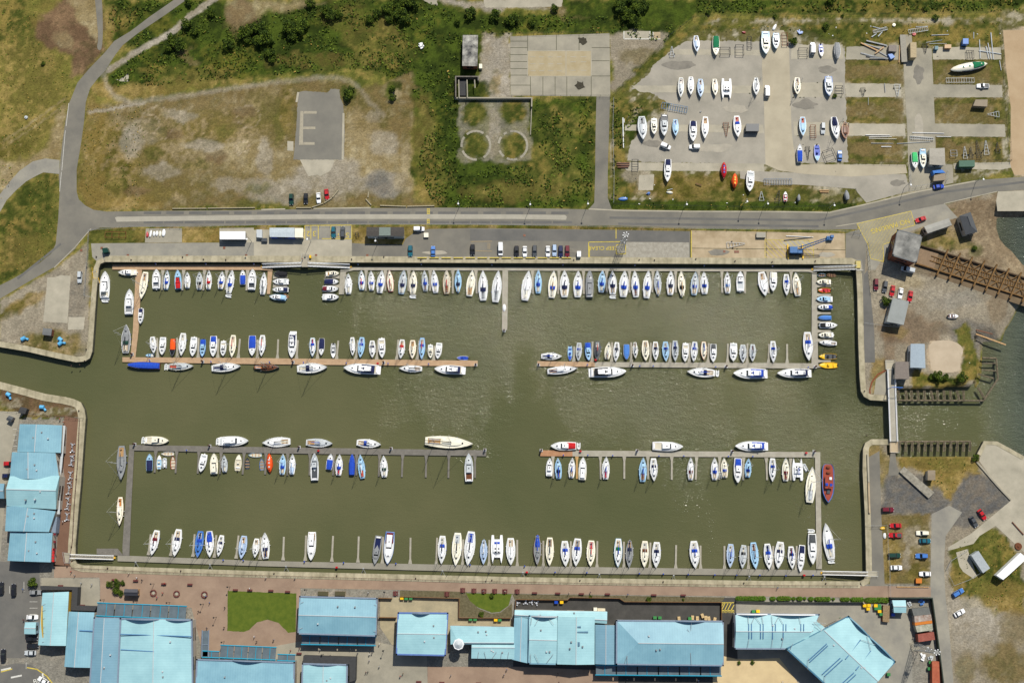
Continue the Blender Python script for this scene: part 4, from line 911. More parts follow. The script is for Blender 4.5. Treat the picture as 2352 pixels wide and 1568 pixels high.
# tile(col,row) tables: type bow-x bow-y stern-x stern-y width hull deck hood boom cockpit options
def parse(rows):
    out = []
    for ln in rows.strip().splitlines():
        ln = ln.split('#')[0].split()
        if not ln: continue
        if ln[0] == '@': ti, tj = int(ln[1]), int(ln[2]); continue
        ty = ln[0]; x1, y1, x2, y2, w_ = map(float, ln[1:6]); c = [None if v == '-' else v for v in ln[6:]] + [None] * 6
        out.append((ty, T(ti, tj, x1, y1), T(ti, tj, x2, y2), w_ / 4, c[0] or 'w', c[1], c[2], c[3], c[4] or 'bg', c[5] or ''))
    return out
ROWS = {}
ROWS['in the top quay row', 'x'] = '''
@ 0 1
S 1297 1180 1340 930 75 c c - - t
M 1440 905 1437 1085 80 w w - - g
S 1540 915 1525 1090 58 lb w b b
M 1635 912 1640 1088 66 lb lb r - n n
S 1722 930 1722 1078 58 w w - -
S 1835 930 1830 1090 66 w lg k - g
S 1922 915 1915 1088 58 w w r r
S 2045 925 2025 1085 66 w w b b
S 2138 912 2100 1125 70 w w b b bg t
K 2232 912 2230 1045 58 w w b
M 2325 905 2312 1095 80 w w - - dg
@ 1 1
S 78 935 60 1135 66 w w - dg g
S 850 945 850 1130 70 w w - -
S 970 915 972 1095 64 lb w b r
S 1058 920 1062 1098 64 w w b -
S 1160 915 1135 1120 76 w w b b g
S 1225 912 1240 1108 65 r c - r
S 1362 912 1335 1130 76 lb lg n n bg
S 1450 918 1440 1132 76 bg c n dg bg t
S 1547 915 1558 1105 62 lg lg b b br
S 1632 912 1652 1120 70 w w b -
S 1752 910 1752 1130 76 t bg - r br
E 1857 905 1857 1122 66 lb lb n k
S 1990 915 1960 1150 82 w c - c t
S 2085 918 2088 1190 90 w w n n g
S 2228 918 2200 1205 92 w w - dg g
@ 2 1
S 155 920 118 1190 96 w w - w c
S 242 908 240 1125 66 lb lb b b
S 385 920 365 1165 84 w c b t
S 482 915 482 1160 90 w w n n
S 608 920 603 1160 88 w w b b
M 712 915 712 1165 76 g g - - c a
S 832 912 820 1115 74 w lb b b
S 922 922 925 1135 82 w w n n g t
S 1035 918 1022 1158 90 w w b b
S 1125 918 1140 1160 76 w w b b br
S 1252 915 1235 1168 80 w w b b
E 1332 912 1345 1150 68 lg lg - b
S 1458 918 1455 1138 76 w w n dg
E 1550 920 1565 1160 72 c c k t
S 1685 930 1672 1140 72 lb lg b w
S 1760 930 1770 1130 76 w w b n
S 1975 930 1982 1125 64 w w sb w
M 2095 925 2098 1108 76 w w - - lg f
S 2328 1150 2290 930 92 w w - - t
@ 3 1
M 45 1108 50 932 70 w w c - c
S 172 1145 168 950 64 w w b b
S 250 935 275 1148 78 w c - t t
'''
ROWS['on the stub pontoon left of the gangways', 'y'] = '''
@ 1 1
K 165 945 285 950 52 k k k - - h
M 155 1018 300 1020 60 w w - - lg
M 152 1092 298 1092 52 w w n -
M 125 1155 275 1170 56 lb w lb - br
R 255 1128 298 1160 24 t t - - br
'''
ROWS['on the stub pontoon right of the gangways', 'y'] = '''
@ 1 1
M 765 942 640 948 50 c c - - t
K 760 1018 628 1018 54 w w n
M 757 1085 612 1085 60 w w m - g
M 762 1160 612 1160 64 w w - - w
'''
ROWS['along the right jetty', 'y'] = '''
@ 3 1
R 455 955 530 955 30 lb lb - - br
R 540 955 628 955 36 t t - - br
M 445 1020 578 1022 54 c c - - bg
O 462 1097 578 1097 48 y r r - r
M 442 1178 592 1180 60 w lb - - lb
M 455 1252 590 1255 50 w w b - b
K 458 1350 582 1350 48 lb lb sb - - h
M 635 1420 475 1420 60 w w k - k
M 462 1508 600 1508 54 w c - - bg
@ 3 2
S 465 5 632 18 50 w w - - g
O 470 135 632 135 58 y y k - dg
O 470 215 640 215 60 y y y - y
'''
ROWS['above the upper left pontoon', 'x'] = '''
@ 0 2
S 1415 108 1400 -45 60 w w - -
M 1490 122 1500 -40 64 w w - - w
K 1585 135 1590 -25 56 k k o - k
S 1665 130 1685 -78 72 w w - -
M 1770 135 1785 -40 66 w w - - w
M 1860 140 1868 -20 56 sb lb b - b
M 1960 138 1965 -50 70 w w b - b
M 2050 132 2055 -5 56 w w - - bg
S 2130 145 2145 -60 64 c c - r
@ 1 2
K -35 130 -32 -55 72 w w b
S 50 135 62 -60 64 w w - r
F 330 150 340 -78 80 w w n - n
S 520 140 520 -35 60 lb w b b r
K 600 125 605 -30 56 w w n
O 708 150 710 15 52 w w - - g
S 890 130 885 -40 52 w w - -
S 958 148 975 -40 64 lb lb b - b
S 1070 148 1068 -10 62 w w n -
M 1160 150 1155 -30 66 w w - - bg
S 1328 158 1345 -20 66 lg w r r
S 1437 160 1440 -15 68 t c - t t
S 1522 165 1528 -35 62 sb lb b r
M 1603 152 1603 30 50 w c - - w
M 1668 158 1685 12 62 w w - - w
O 1845 148 1950 150 42 w b b - b
'''
ROWS['below the upper left pontoon', 'x'] = '''
@ 0 2
K 1170 215 1470 225 70 br b b - - h
S 1780 225 1545 230 70 c lg - dg r t
S 2212 225 1945 245 84 w w n dg n
@ 1 2
E 215 235 -25 235 72 dgr br - dgr ow
S 655 235 378 250 95 w w n dg bg
F 808 240 1125 260 100 w w n
S 1315 245 1525 250 64 w w - k g
F 1640 250 1905 265 86 w w n
'''
ROWS['above the upper right pontoon', 'x'] = '''
@ 2 2
S 460 135 268 135 66 w w n b n
O 532 175 535 40 46 lb b b - lb
S 608 178 618 10 58 lg lg b -
M 705 175 695 10 60 sb lb b - b
S 783 172 785 -5 66 dg dg - r
S 890 5 872 160 60 c c - w t
S 952 185 965 5 60 w w n k
K 1052 168 1052 25 62 lg dg sb - - h
E 1135 155 1130 0 52 bg w - dg
S 1230 178 1225 -10 72 c c - k bg
S 1320 175 1318 0 60 w w n n
S 1415 182 1410 0 66 lb lb b n
S 1500 182 1498 -10 62 lg lg n n b
M 1590 185 1595 15 62 w w - - bg
S 1668 185 1680 0 66 lg w b - b
S 1762 168 1762 0 58 ow c - b n
M 1848 188 1850 22 62 w w dg - dg
M 2033 180 2035 15 72 w w - - w
S 2122 192 2122 28 64 w lg - k w
S 2210 182 2212 25 58 w lg - dg m
@ 3 2
S 50 192 45 -5 64 w w b k
'''
ROWS['below the upper right pontoon', 'x'] = '''
@ 2 2
S 598 245 325 275 74 w w - w n
F 1048 275 725 285 100 w w k
S 1610 275 1865 290 88 w w n b bg t
F 2032 290 2330 295 100 w w b - b
@ 3 2
F 82 290 382 290 88 w w n - n
'''
ROWS['above the lower left pontoon', 'x'] = '''
@ 0 2
M 1553 910 1335 905 76 c c - - bg t
F 2285 910 2020 915 90 w w - - w t
@ 1 2
S 60 930 315 915 92 w w - dg bg
S 705 935 460 925 80 w lg - b t
S 1150 945 925 925 80 w w b dg
S 1995 940 1555 910 112 c c - k t k
'''
ROWS['below the lower left pontoon', 'x'] = '''
@ 0 2
K 1375 1030 1372 1185 62 lb lb n
O 1462 1040 1458 1170 50 c w - - lb
I 1508 1065 1508 1155 44 lg - - - w
R 1478 1028 1592 1028 38 w w - - bg
R 1585 1050 1585 1168 46 r r - - bg
M 1845 1195 1880 1035 68 w w - - w
M 1968 1025 1968 1215 74 c c - - lg a
S 2060 1040 2065 1200 60 g lg - g
O 2195 1035 2180 1185 66 c c - - bg
R 2270 1065 2270 1170 46 n n - - dg
R 2280 1040 2400 1040 42 lb w - - bg
@ 1 2
R 50 1070 52 1180 46 sb sb - - g
L 122 1025 128 1205 62 o o
S 250 1030 240 1220 64 w lb b b
S 338 1032 330 1220 60 w w - bw bw c
M 540 1025 540 1275 76 w lg - - dg f
K 690 1030 668 1175 62 w w b
S 770 1035 758 1228 68 w w b b r
K 885 1030 880 1225 56 b b b - - h
S 957 1035 980 1255 66 lb lb - w r
S 1172 1045 1180 1243 70 w w dgr -
M 1955 1025 1958 1285 80 w lg - - br
'''
ROWS['above the lower right pontoon', 'x'] = '''
@ 2 2
M 355 958 590 958 80 w w r - r t
M 1570 965 1290 958 86 w w - - bg
F 2048 958 2335 960 92 w w b - b
'''
ROWS['below the lower right pontoon', 'x'] = '''
@ 2 2
M 347 1068 340 1235 62 w w - - w
S 420 1065 430 1258 64 lb lb n b b
S 555 1065 545 1250 64 w w - b
M 652 1060 645 1270 74 c w - - w a
S 865 1055 860 1262 70 w w - b r
S 1205 1062 1200 1285 72 lb lb - b br
S 1305 1280 1300 1070 70 w w n w
S 1640 1062 1642 1270 62 lg w m w
S 1860 1065 1862 1268 68 w w b b
I 1912 1190 1912 1250 34 lg - - - dg
S 1945 1065 1957 1248 64 c c b -
M 2073 1295 2075 1070 76 w w b - w
S 2172 1070 2165 1245 62 lb lb b n
@ 3 2
S 40 1285 42 1070 66 w w b dg
S 162 1068 162 1278 68 w c m - m
C 270 1070 275 1275 100 w w - b w
I 328 1120 362 1188 34 lg - - - w
'''
ROWS['above the bottom pontoon', 'x'] = '''
@ 0 3
S 1393 395 1445 165 76 w w m m
S 1603 405 1645 155 82 w w n -
S 1815 415 1845 172 76 sb sb b b n
S 1930 412 1925 172 80 w w b b - c
S 2005 405 2040 210 60 w w n -
S 2215 428 2245 215 76 bw bw - w t
@ 1 3
S -10 415 8 240 62 w w - - bg
S 82 185 90 425 80 w w n - n
M 508 440 518 180 80 w w - - t a
M 1093 475 1130 215 72 g g - - n f
M 1210 475 1235 178 92 sb w m - lg a
S 1705 475 1715 215 78 w w b dg
S 1835 492 1855 188 90 w c - k lg
S 1945 488 1980 175 98 w w - k b
E 2090 480 2095 245 68 bw bw - w g
C 2215 470 2215 208 112 w w b - w
S 2342 485 2340 235 86 w w - -
@ 2 3
E 232 485 235 200 74 br g b b lb c
S 345 492 348 230 76 bg c - dg dg
S 493 497 485 262 82 w w b b
S 585 495 605 240 88 w w b n g
S 720 497 730 258 80 c c - r r
S 972 505 978 240 76 lb w gr b
E 1075 508 1082 248 70 g g n dg n
S 1215 508 1222 262 76 bg c br -
S 1322 510 1330 272 80 w w n n
S 1685 515 1670 262 90 w w b b
S 2003 510 2010 290 72 lg bw - b
S 2115 515 2130 300 68 lg lg k -
S 2240 522 2215 275 76 lb lb - br br
@ 3 3
S 12 525 -8 287 78 w w b b n
S 90 515 115 270 88 w w n w
S 225 522 210 312 68 w w n b m
M 293 545 312 300 62 w w n - n
M 408 475 402 195 80 w w dg - bg t
'''
ROWS['at the jetty ends', 'y'] = '''
@ 0 1
F 970 925 962 1170 96 w w - - bg t
M 1090 935 1258 935 60 c w - - c
M 1195 1090 1185 1320 86 w w - - g
S 1164 1415 1155 1673 88 w g dgr k
M 1292 1405 1298 1265 52 w w n - r
O 1335 515 1412 515 30 lb lb - - bg
@ 0 2
O 1335 125 1412 125 34 lb lb - - bg
S 1115 1270 1120 955 92 dg g - dg t
S 1100 1692 1108 1425 66 br c - w ow
@ 3 2
S 375 175 360 -88 92 w w b b
S 405 1150 380 1475 92 w c - w lg
W 550 1475 550 1125 112 sb rb
@ 3 3
S 525 100 580 430 98 w w b b bg t
'''
BOATS = []
for (where, axis_), txt in ROWS.items():
    lst = [(boat(*r[:8], cock=r[8], opts=r[9], z=None), r) for r in parse(txt) if not (r[1][0] < 370 and abs(r[1][1] - 521) < 2)]
    BOATS.append((where, axis_, lst))
TN = {'S': 'sailing yacht', 'E': 'sailing yacht', 'M': 'motor cruiser', 'F': 'motor yacht', 'K': 'covered motorboat', 'R': 'rowing boat', 'I': 'inflatable dinghy', 'O': 'open motorboat', 'L': 'enclosed lifeboat', 'W': 'workboat', 'C': 'catamaran', 'X': 'sheeted yacht'}
CAT = {'S': 'sailboat', 'E': 'sailboat', 'M': 'motorboat', 'F': 'motorboat', 'K': 'motorboat', 'R': 'rowing boat', 'I': 'dinghy', 'O': 'motorboat', 'L': 'lifeboat', 'W': 'workboat', 'C': 'catamaran', 'X': 'sailboat'}
def look_of(r):
    ty, hull, deck, hood, boom = r[0], r[4], r[5], r[6], r[7]
    s = NAMES[hull] + ' ' + TN[ty]
    if ty == 'W': return 'blue workboat with red deck'
    if ty == 'K': return s + ' under ' + NAMES[hood or 'b'] + ' canvas'
    if ty in 'MF' and hood: return s + ' with ' + NAMES[hood] + ' canopy'
    if hood and ty in 'SEC': return s + ' with ' + NAMES[hood] + ' sprayhood'
    if boom and ty in 'SEC' and boom not in ('w',): return s + ' with ' + NAMES[boom] + ' sail cover'
    return s
for where, axis_, lst in BOATS:
    ks = sorted(range(len(lst)), key=lambda i: lst[i][0][5].x if axis_ == 'x' else -lst[i][0][5].y)
    for n_, i in enumerate(ks):
        (root, *_), r = lst[i]
        lab = '%s, %s from %s %s' % (look_of(r), nth(n_), 'left' if axis_ == 'x' else 'top', where)
        if len(lab.split()) > 16: lab = lab.replace('the ', '')
        if len(lab.split()) > 16: lab = lab.replace(' canvas', '').replace(' on stub', ', stub').replace(' from ', ' from ')
        if len(lab.split()) > 16: lab = lab.replace('covered motorboat', 'motorboat').replace('motor cruiser', 'cruiser').replace(' in the ', ' in ')
        if len(lab.split()) > 16: print('LONG', lab)
        tag(root, lab, CAT[r[0]], 'boats moored in the dock')
for n_, (x, y, z, rz, W) in enumerate(sorted(TENDERS)):
    root = thing('inflatable_dinghy', (x, y, z + .1), rz + math.pi / 2)
    L = min(2.6, W * .85); Wd = 1.35; mb = MB(); r = .2
    pts = [(-Wd/2+r, -L/2, .3), (-Wd/2+r, L*.18, .3), (-Wd*.25, L*.38, .33), (0, L/2-r, .36), (Wd*.25, L*.38, .33), (Wd/2-r, L*.18, .3), (Wd/2-r, -L/2, .3)]
    for p_, q_ in zip(pts, pts[1:]): mb.tube(p_, q_, r, 7)
    mb.build('tube', mat('hypalon w', C(225,225,222), rough=.6), root)
    MB().box(0, 0, .1, Wd * .6, L * .8, .1).build('floor', gel('lg'), root); MB().box(0, -.1, .3, Wd * .6, .2, .05).build('seat', gel('g'), root)
    tag(root, 'small pale inflatable dinghy at a yacht stern, %s such dinghy from the left' % nth(n_), 'dinghy', 'tenders carried at the sterns')

# boats standing ashore in the yard
YARD = '''
@ 2 0
S 1700 485 1688 335 60 w bw - - bg
K 1872 515 1872 340 68 c c gr
M 2330 505 2325 300 86 lb c - - lb
S 1548 905 1552 720 60 c lg - - w
S 1642 878 1642 712 62 w w - - w
S 1732 900 1730 732 62 lb bw - - br
S 1868 885 1860 732 58 c c - - t
C 1970 912 1970 725 100 w w - - w
E 2243 880 2240 715 66 w w - k lg
S 1205 1290 1190 1075 92 lg lg - - dg
M 1305 1240 1303 1095 60 w c - - c
M 1395 1258 1398 1060 76 k lg - - dg
S 1503 1255 1500 1102 60 lb lb - - sb
M 1662 1305 1662 1120 72 w w n - n
S 1770 1280 1775 1078 70 w w - - t
S 2075 1265 2062 1070 76 w w b - r
M 1425 1676 1432 1470 68 w w n - n
L 1944 1645 1944 1492 58 r r b
L 2045 1597 2042 1732 58 o o y
M 2180 1764 2190 1578 76 w w - - lg
@ 3 0
M 72 455 70 312 66 lb w - - w
O 495 520 485 405 48 w w - - b
X 635 555 632 400 64 lg lg g
S 268 875 265 720 68 c c - t br
M 560 888 550 710 80 sb lg - - w
S 318 1255 315 1080 68 w lb - - r
S 632 1285 600 1080 80 w w n n - c
E 708 1280 705 1125 74 ow br - - br
K 287 1330 290 1490 56 w w b
O 455 1480 450 1330 62 w lb b - b
K 1350 1550 1340 1405 62 w w lgr
M 1420 1550 1415 1375 64 lb c - - lb
L 1665 650 2015 590 92 n c gr
@ 3 1
O 160 190 160 280 42 w w - - r
X 278 222 280 280 32 g g g
X 712 185 728 270 46 g g g
O 1750 1335 1657 1333 44 w w - - br
'''
YWH = []
for r in parse(YARD):
    YWH.append((boat(*r[:8], cock=r[8], opts=r[9], z=0.0, mast=r[7] is not None), r))
CR = mat('cradle timber', C(96, 84, 70), rough=.9, var=.2)
ks = sorted(range(len(YWH)), key=lambda i: YWH[i][0][5].y, reverse=True)
rowsY = {}
for i in range(len(YWH)):
    y = YWH[i][1][1][1]; x = YWH[i][1][1][0]
    key = 'in the top yard row' if y < 150 and x < 1940 else 'in the second yard row' if y < 240 and x < 1940 else 'in the third yard row' if y < 330 and x < 1960 else 'at the bottom of the boatyard' if x < 1960 and y < 700 else "in the yard's right part" if y < 440 else 'on the open ground by the slipway'
    rowsY.setdefault(key, []).append(i)
for key, ids in rowsY.items():
    ids.sort(key=lambda i: YWH[i][0][5].x)
    for n_, i in enumerate(ids):
        (root, ty, *_), r = YWH[i]
        tag(root, '%s ashore, %s from left %s' % (look_of(r), nth(n_), key), CAT[ty], 'boats laid up ashore')
        L = (P(*r[1]) - P(*r[2])).length
        if root.location.z > .5:
            zz = root.location.z
            for s in (-.22, .2):
                MB().box(0, s * L, -zz + .02, r[3] * .161 * .8, .25, zz - .3).build('support_block', CR, root)
            for s in (-1, 1): MB().tube((s * r[3] * .161 * .62, 0, -zz + .02), (s * r[3] * .161 * .4, 0, .3), .06).build('prop', CR, root)
# ------------------------------------------------------------------ pontoons
DECKN = mat('new decking', C(188, 158, 124), rough=.85, c2=C(168, 138, 106), scale=.5, wave=(1.6, .72, 'X'))
DECKG = mat('weathered decking', C(150, 144, 128), rough=.85, c2=C(172, 166, 150), scale=.5, wave=(1.6, .8, 'X'))
DECKD = mat('dark weathered decking', C(104, 100, 92), rough=.85, c2=C(124, 119, 110), scale=.5, wave=(1.6, .8, 'X'))
DECKR = mat('red decking', C(160, 116, 82), rough=.85, c2=C(180, 134, 98), scale=.5, wave=(1.6, .75, 'X'))
FLOAT = mat('pontoon float', C(80, 80, 76), rough=.9)
PILE = mat('rusty pile', C(92, 48, 30), rough=.9, var=.4, scale=2)
def slab(pts, z, m, name, root, th=.3):
    w_ = [P(x, y, z) for x, y in pts]
    if sum(w_[i].x * w_[(i+1) % len(w_)].y - w_[(i+1) % len(w_)].x * w_[i].y for i in range(len(w_))) < 0: w_.reverse()
    return MB().prism([(p.x, p.y) for p in w_], z - th, z).build(name, m, root, world=True)
def pontoon(label, decks, fingers, fm=None):
    p0 = P(*decks[0][0][0], DZ); root = thing('pontoon', p0, 0, label, 'pontoon', 'floating pontoons')
    for i, (pts, m) in enumerate(decks):
        slab(pts, DZ + .004 * i, m, 'walkway', root)
    for f in fingers:
        xr, yr, xt, yt, m = (list(f) + [fm])[:5] if len(f) < 5 else f
        L = math.hypot(xt - xr, yt - yr); ux, uy = (xt - xr) / L, (yt - yr) / L; nx_, ny_ = -uy, ux
        def q(u, s, w_): return (xr + ux * u + nx_ * s * w_, yr + uy * u + ny_ * s * w_)
        slab([q(0, -1, 4.3), q(6, -1, 3.2), q(11, -1, 2.1), q(L, -1, 2.1), q(L, 1, 2.1), q(11, 1, 2.1), q(6, 1, 3.2), q(0, 1, 4.3)], DZ - .04, m or DECKG, 'finger', root, .25)
    return root
def W1(*v): return [(588 * v[0] + x / 4, 392.2 * 1 + y / 4) for x, y in v[1]]
# along the top quay
def tq(x): return 392.2 + 910 / 4 + (x / 2352) * 2.2
fa = [(374+0,620,372,666),(422,620,419,667),(470,620,467,667),(521,620,518,666),(569,620,566,667)]
pontoon('long brown decked pontoon under the top quay at its left end', [([(258,608),(596,608),(604,613),(626,613),(626,621),(620,675),(613,675),(615,621),(596,620),(258,619)], DECKN),
   ([(312,619.7),(326,619.7),(318,760),(310,829),(299,829),(305,760)], DECKN)], fa + [(627,636,660,636),(627,656,660,656)], DECKG)
fb_ = [(841,621,840,668),(885,621,885,668),(939,621,938,668),(988,621,988,668),(1040,621,1040,674),(1093,621,1095,674)]
fc = [(1223,621,1224,675),(1284,621,1282,675),(1340,621,1341,675),(1393.5,621,1393.5,671),(1446,621,1446,672),(1500,621,1498,671),(1552,621,1552,672),(1605,621,1606,672),(1658,622,1659,673),(1711,622,1711,673),(1764,623,1765,673),(1817,623,1818,673)]
pontoon('long grey decked pontoon under the top quay with many fingers', [([(806,612.8),(1176,613.5),(1864,616),(1876,622),(1876,627),(1864,626),(1856,624),(1176,621.5),(812,620.5),(795,625),(790,676),(778,676),(782,619),(800,617)], DECKG),
   ([(1154,621),(1167,621),(1165,758),(1153,758)], DECKG)], fb_ + fc + [(780,636,746,636),(780,657,746,657)], DECKG)
pontoon('right jetty of grey decking running down from the top quay', [([(1865,627),(1876,627),(1879,830),(1879,840),(1864,840),(1864,834)], DECKG)],
   [(1876,y,1908,y) for y in (656,677,698,719,739,760,781,829)], DECKG)
fB = [(362,821,361,776),(407,820,407,776),(455,821,456,776),(500,822,502,778),(547,822,551,778)]
fB2 = [(591,823,592,780),(637,824,639,779),(681,824,684,781),(729,824,731,782),(773,825,777,782),(817,825,822,781),(865,826,868,780),(911,826,915,780),(958,826,963,782),(996,827,998,794)]
pontoon('upper left pontoon of pale new planks with boats on both sides', [([(281,820),(588,822),(1097,828),(1097,841),(588,836),(281,831)], DECKN)], fB + fB2, DECKG)
fC_ = [(1318,830,1319,796),(1360,831,1361,784),(1405,831,1406,786),(1450,832,1450,786),(1494,832,1495,787),(1539,832,1540,787),(1583,833,1585,787),(1626,833,1628,788),(1671,834,1672,789),(1716,834,1717,789),(1765,834,1767,790),(1808,834,1808,790)]
pontoon('upper right pontoon of weathered planks with boats on both sides', [([(1234,829),(1366,831),(1366,842),(1234,841)], DECKN), ([(1366,831),(1864,834),(1864,846),(1366,842.4)], DECKG), ([(1864,836),(1888,838),(1888,843),(1864,846)], DECKG)], fC_, DECKG)
fD = [(358,1035,355,1085),(406,1035,403,1086),(457,1036,454,1087),(508,1037,505,1088),(561,1038,557,1089)]
fD2 = [(611,1039,609,1089),(661,1041,660,1092),(712,1041,711,1091),(768,1042,765,1091),(819,1042,818,1091),(872,1043,870,1094),(925,1044,923,1095),(979,1045,978,1096),(1031,1045,1030,1097),(1091,1046,1091,1097)]
pontoon('lower left pontoon of dark grey planks with boats on both sides', [([(297,1021),(588,1026),(1117,1033.5),(1117,1047),(588,1040),(308,1034),(297,1034)], DECKD),
   ([(296,1034.4),(308,1034.4),(302,1150),(297,1275),(283,1275),(270,1259),(222,1259),(222,1272),(282,1276),(281,1258),(288,1150)], DECKD)], fD + fD2, DECKD)
fE = [(1270,1047,1271,1098),(1325,1047,1325,1099,mat('tan decking', C(176,140,84))),(1379,1047,1380,1100),(1434,1048,1434,1099),(1488,1048,1489,1100),(1543,1048,1543,1101),(1600,1049,1598,1101),(1653,1049,1652,1101),(1708,1050,1707,1102),(1760,1051,1762,1102),(1816,1052,1816,1102)]
pontoon('lower right pontoon of grey planks with one brown end', [([(1241,1033.5),(1315,1034),(1315,1047.5),(1241,1047)], DECKR), ([(1315,1034),(1872,1037.5),(1884,1037.5),(1884,1052),(1872,1050),(1315,1047.5)], DECKG),
   ([(1872,1050.3),(1884,1050.3),(1888,1306),(1875,1306),(1874,1176)], DECKG)], fE, DECKG)
fF = [(341,1274,346,1226),(392,1276,397,1226),(443,1278,447,1226),(492,1280,497,1228),(542,1282,548,1229),(597,1284,599,1233),(650,1286,652,1232),(701,1287,703,1229),(762,1289,765,1230),(822,1291,824,1231),(878,1293,880,1232),(942,1294,943,1234),(1002,1296,1004,1234),(1062,1298,1064,1238),(1123,1299,1124,1239)]
fF2 = [(1188,1300,1188,1239),(1248,1301,1248,1241),(1311,1302,1311,1242),(1371,1303,1372,1242),(1433,1303,1433,1243),(1493,1304,1494,1245),(1552,1305,1553,1251),(1609,1305,1609,1252),(1664,1306,1664,1253),(1719,1306,1719,1253),(1775,1307,1776,1253),(1829,1308,1830,1253)]
pontoon('bottom pontoon, longest of all, with fingers pointing up', [([(270,1275),(297,1275.5),(588,1287),(1176,1299),(1764,1307),(1892,1309),(1892,1321),(1764,1321),(1176,1315),(588,1299),(270,1288)], DECKD if 0 else mat('old decking', C(132,127,114), rough=.85, c2=C(152,147,132), scale=.12, wave=(1.6, .8, 'X')))], fF + fF2, DECKG)
def many(fn, pts, labelf, cat, group, name):
    pts = sorted(pts, key=lambda p: p[0])
    proto = None
    for n_, p in enumerate(pts):
        if proto is None: proto = fn(name); o = proto
        else: o = copy_tree(proto)
        o.location = p[:3]; o.rotation_euler = (0, 0, p[3] if len(p) > 3 else 0)
        tag(o, labelf(nth(n_)), cat, group)
def mk_pile(name):
    r = thing(name, (0, 0, 0)); MB().tube((0, 0, -5), (0, 0, 2.6), .32, 12).build('tube', PILE, r); MB().tube((0, 0, 2.6), (0, 0, 2.95), .36, 12, .1).build('cap', mat('pile cap', C(70, 40, 26)), r)
    MB().box(0, 0, .55, 1.1, 1.1, .14).build('guide_collar', STEEL, r); return r
piles = [(305,814),(467,831),(674,832),(882,833),(1093,838),(1237,838),(1452,840),(1667,842),(1871,843),(311,1020),(483,1024),(688,1027),(899,1030),(1114,1033),(1243,1034),(1463,1035),(1681,1036),(1869,1037),(1158,760)]
many(mk_pile, [tuple(P(x, y, WZ)) for x, y in piles], lambda k: 'round rusty mooring pile at a pontoon edge, %s pile from the left' % k, 'mooring pile', 'piles holding the pontoons', 'mooring_pile')
def mk_brk(name):
    r = thing(name, (0, 0, 0))
    MB().tube((-1.2, 1.9, .1), (0, -.6, 1.4), .09).tube((1.2, 1.9, .1), (0, -.6, 1.4), .09).tube((-1.0, 1.5, .2), (1.0, 1.5, .2), .08).build('frame', STEEL, r)
    MB().box(0, -.8, 1.2, .5, .4, .5).build('wall_plate', STEEL, r); return r
def botq(x): return 1303 + (x - 200) * (1333 - 1297) / (1764 - 200)
brs = [(315,1299),(485,1305),(659,1309),(836,1314),(1017,1319),(1201,1323),(1376,1327),(1546,1330),(1719,1332),(1891,1333)]
many(mk_brk, [(*P(x, y - 4.5, WZ)[:2], DZ - .2, math.pi) for x, y in brs], lambda k: 'triangular steel strut between bottom pontoon and quay wall, %s from the left' % k, 'strut', 'struts along the bottom quay', 'pontoon_strut')
def gangway(a, b, wd, label, m2='w', ends='y'):
    A, B = P(*a, .25), P(*b, DZ + .35); root = thing('gangway', (A + B) / 2, 0, label, 'gangway', 'gangways down to the pontoons')
    dv = B - A; n_ = Vector((-dv.y, dv.x, 0)).normalized() * wd / 2
    MB().add([A - n_, B - n_, B + n_, A + n_, *( [p - Vector((0, 0, .15)) for p in (A - n_, B - n_, B + n_, A + n_)])], [(0,1,2,3), (7,6,5,4), (0,4,5,1), (1,5,6,2), (2,6,7,3), (3,7,4,0)]).build('deck', DECKG, root, world=True)
    up = Vector((0, 0, 1.1))
    for s in (-1, 1):
        t = MB(); off = n_ * s; N = 12
        t.tube(A + off + up, B + off + up, .13, 6).tube(A + off, B + off, .13, 6)
        for i in range(N):
            p = A + dv * i / N + off; q_ = A + dv * (i + 1) / N + off
            t.tube(p, q_ + up, .05, 4).tube(p, p + up, .05, 4)
        t.build('truss_side', gel('w') if m2 == 'w' else STEEL, root, world=True)
    slab([(b[0]-4,b[1]-2.4),(b[0]+4,b[1]-2.4),(b[0]+4,b[1]+2.4),(b[0]-4,b[1]+2.4)], DZ + .3, mat('yellow tread plate', C(215,165,40)), 'landing_flap', root, .12)
gangway((693,608),(603,611),1.3,'white truss gangway falling to the left pontoon end')
gangway((708,608),(804,612),1.3,'white truss gangway falling to the right from the quay landing')
gangway((1966,615),(1868,618),1.4,'grey truss gangway in the upper right corner of the dock','g')
gangway((163,1277),(261,1280),1.4,'white truss gangway in the lower left corner of the dock')
gangway((1992,1317),(1889,1315),1.3,'white truss gangway in the lower right corner of the dock')
def landing(pts, label, m, z=.35):
    r = thing('quay_landing', P(*pts[0], 0), 0, label, 'landing'); slab(pts, z, m, 'platform', r, .3)
    w_ = [P(x, y, z) for x, y in pts]
    t = MB()
    for i in range(len(w_)):
        a_, b_ = w_[i], w_[(i+1) % len(w_)]; t.tube(a_ + Vector((0,0,1)), b_ + Vector((0,0,1)), .04, 5).tube(a_, a_ + Vector((0,0,1)), .04, 5)
    t.build('handrail', STEEL, r, world=True)
landing([(694,585),(709,585),(709,613),(693,613)], 'grey quay landing between the two white gangways', CONCG)
landing([(1966,598),(1977,598),(1981,622),(1966,622)], 'stone landing at the upper right gangway', CONC)
landing([(146,1268),(163,1270),(162,1292),(150,1292)], 'grey landing at the head of the lower left gangway', CONCG, .25)
landing([(1990,1310),(2015,1311),(2015,1323),(1990,1322)], 'concrete landing at the head of the lower right gangway', CONC, .25)
def mk_boll(name):
    r = thing(name, (0, 0, 0)); MB().tube((0, 0, .12), (0, 0, .55), .2, 10, .16).build('post', mat('cast iron', C(60, 40, 32), rough=.7, var=.3), r); MB().ball((0, 0, .6), .26, 10, 6, .6).build('head', mat('cast iron', 0), r); return r
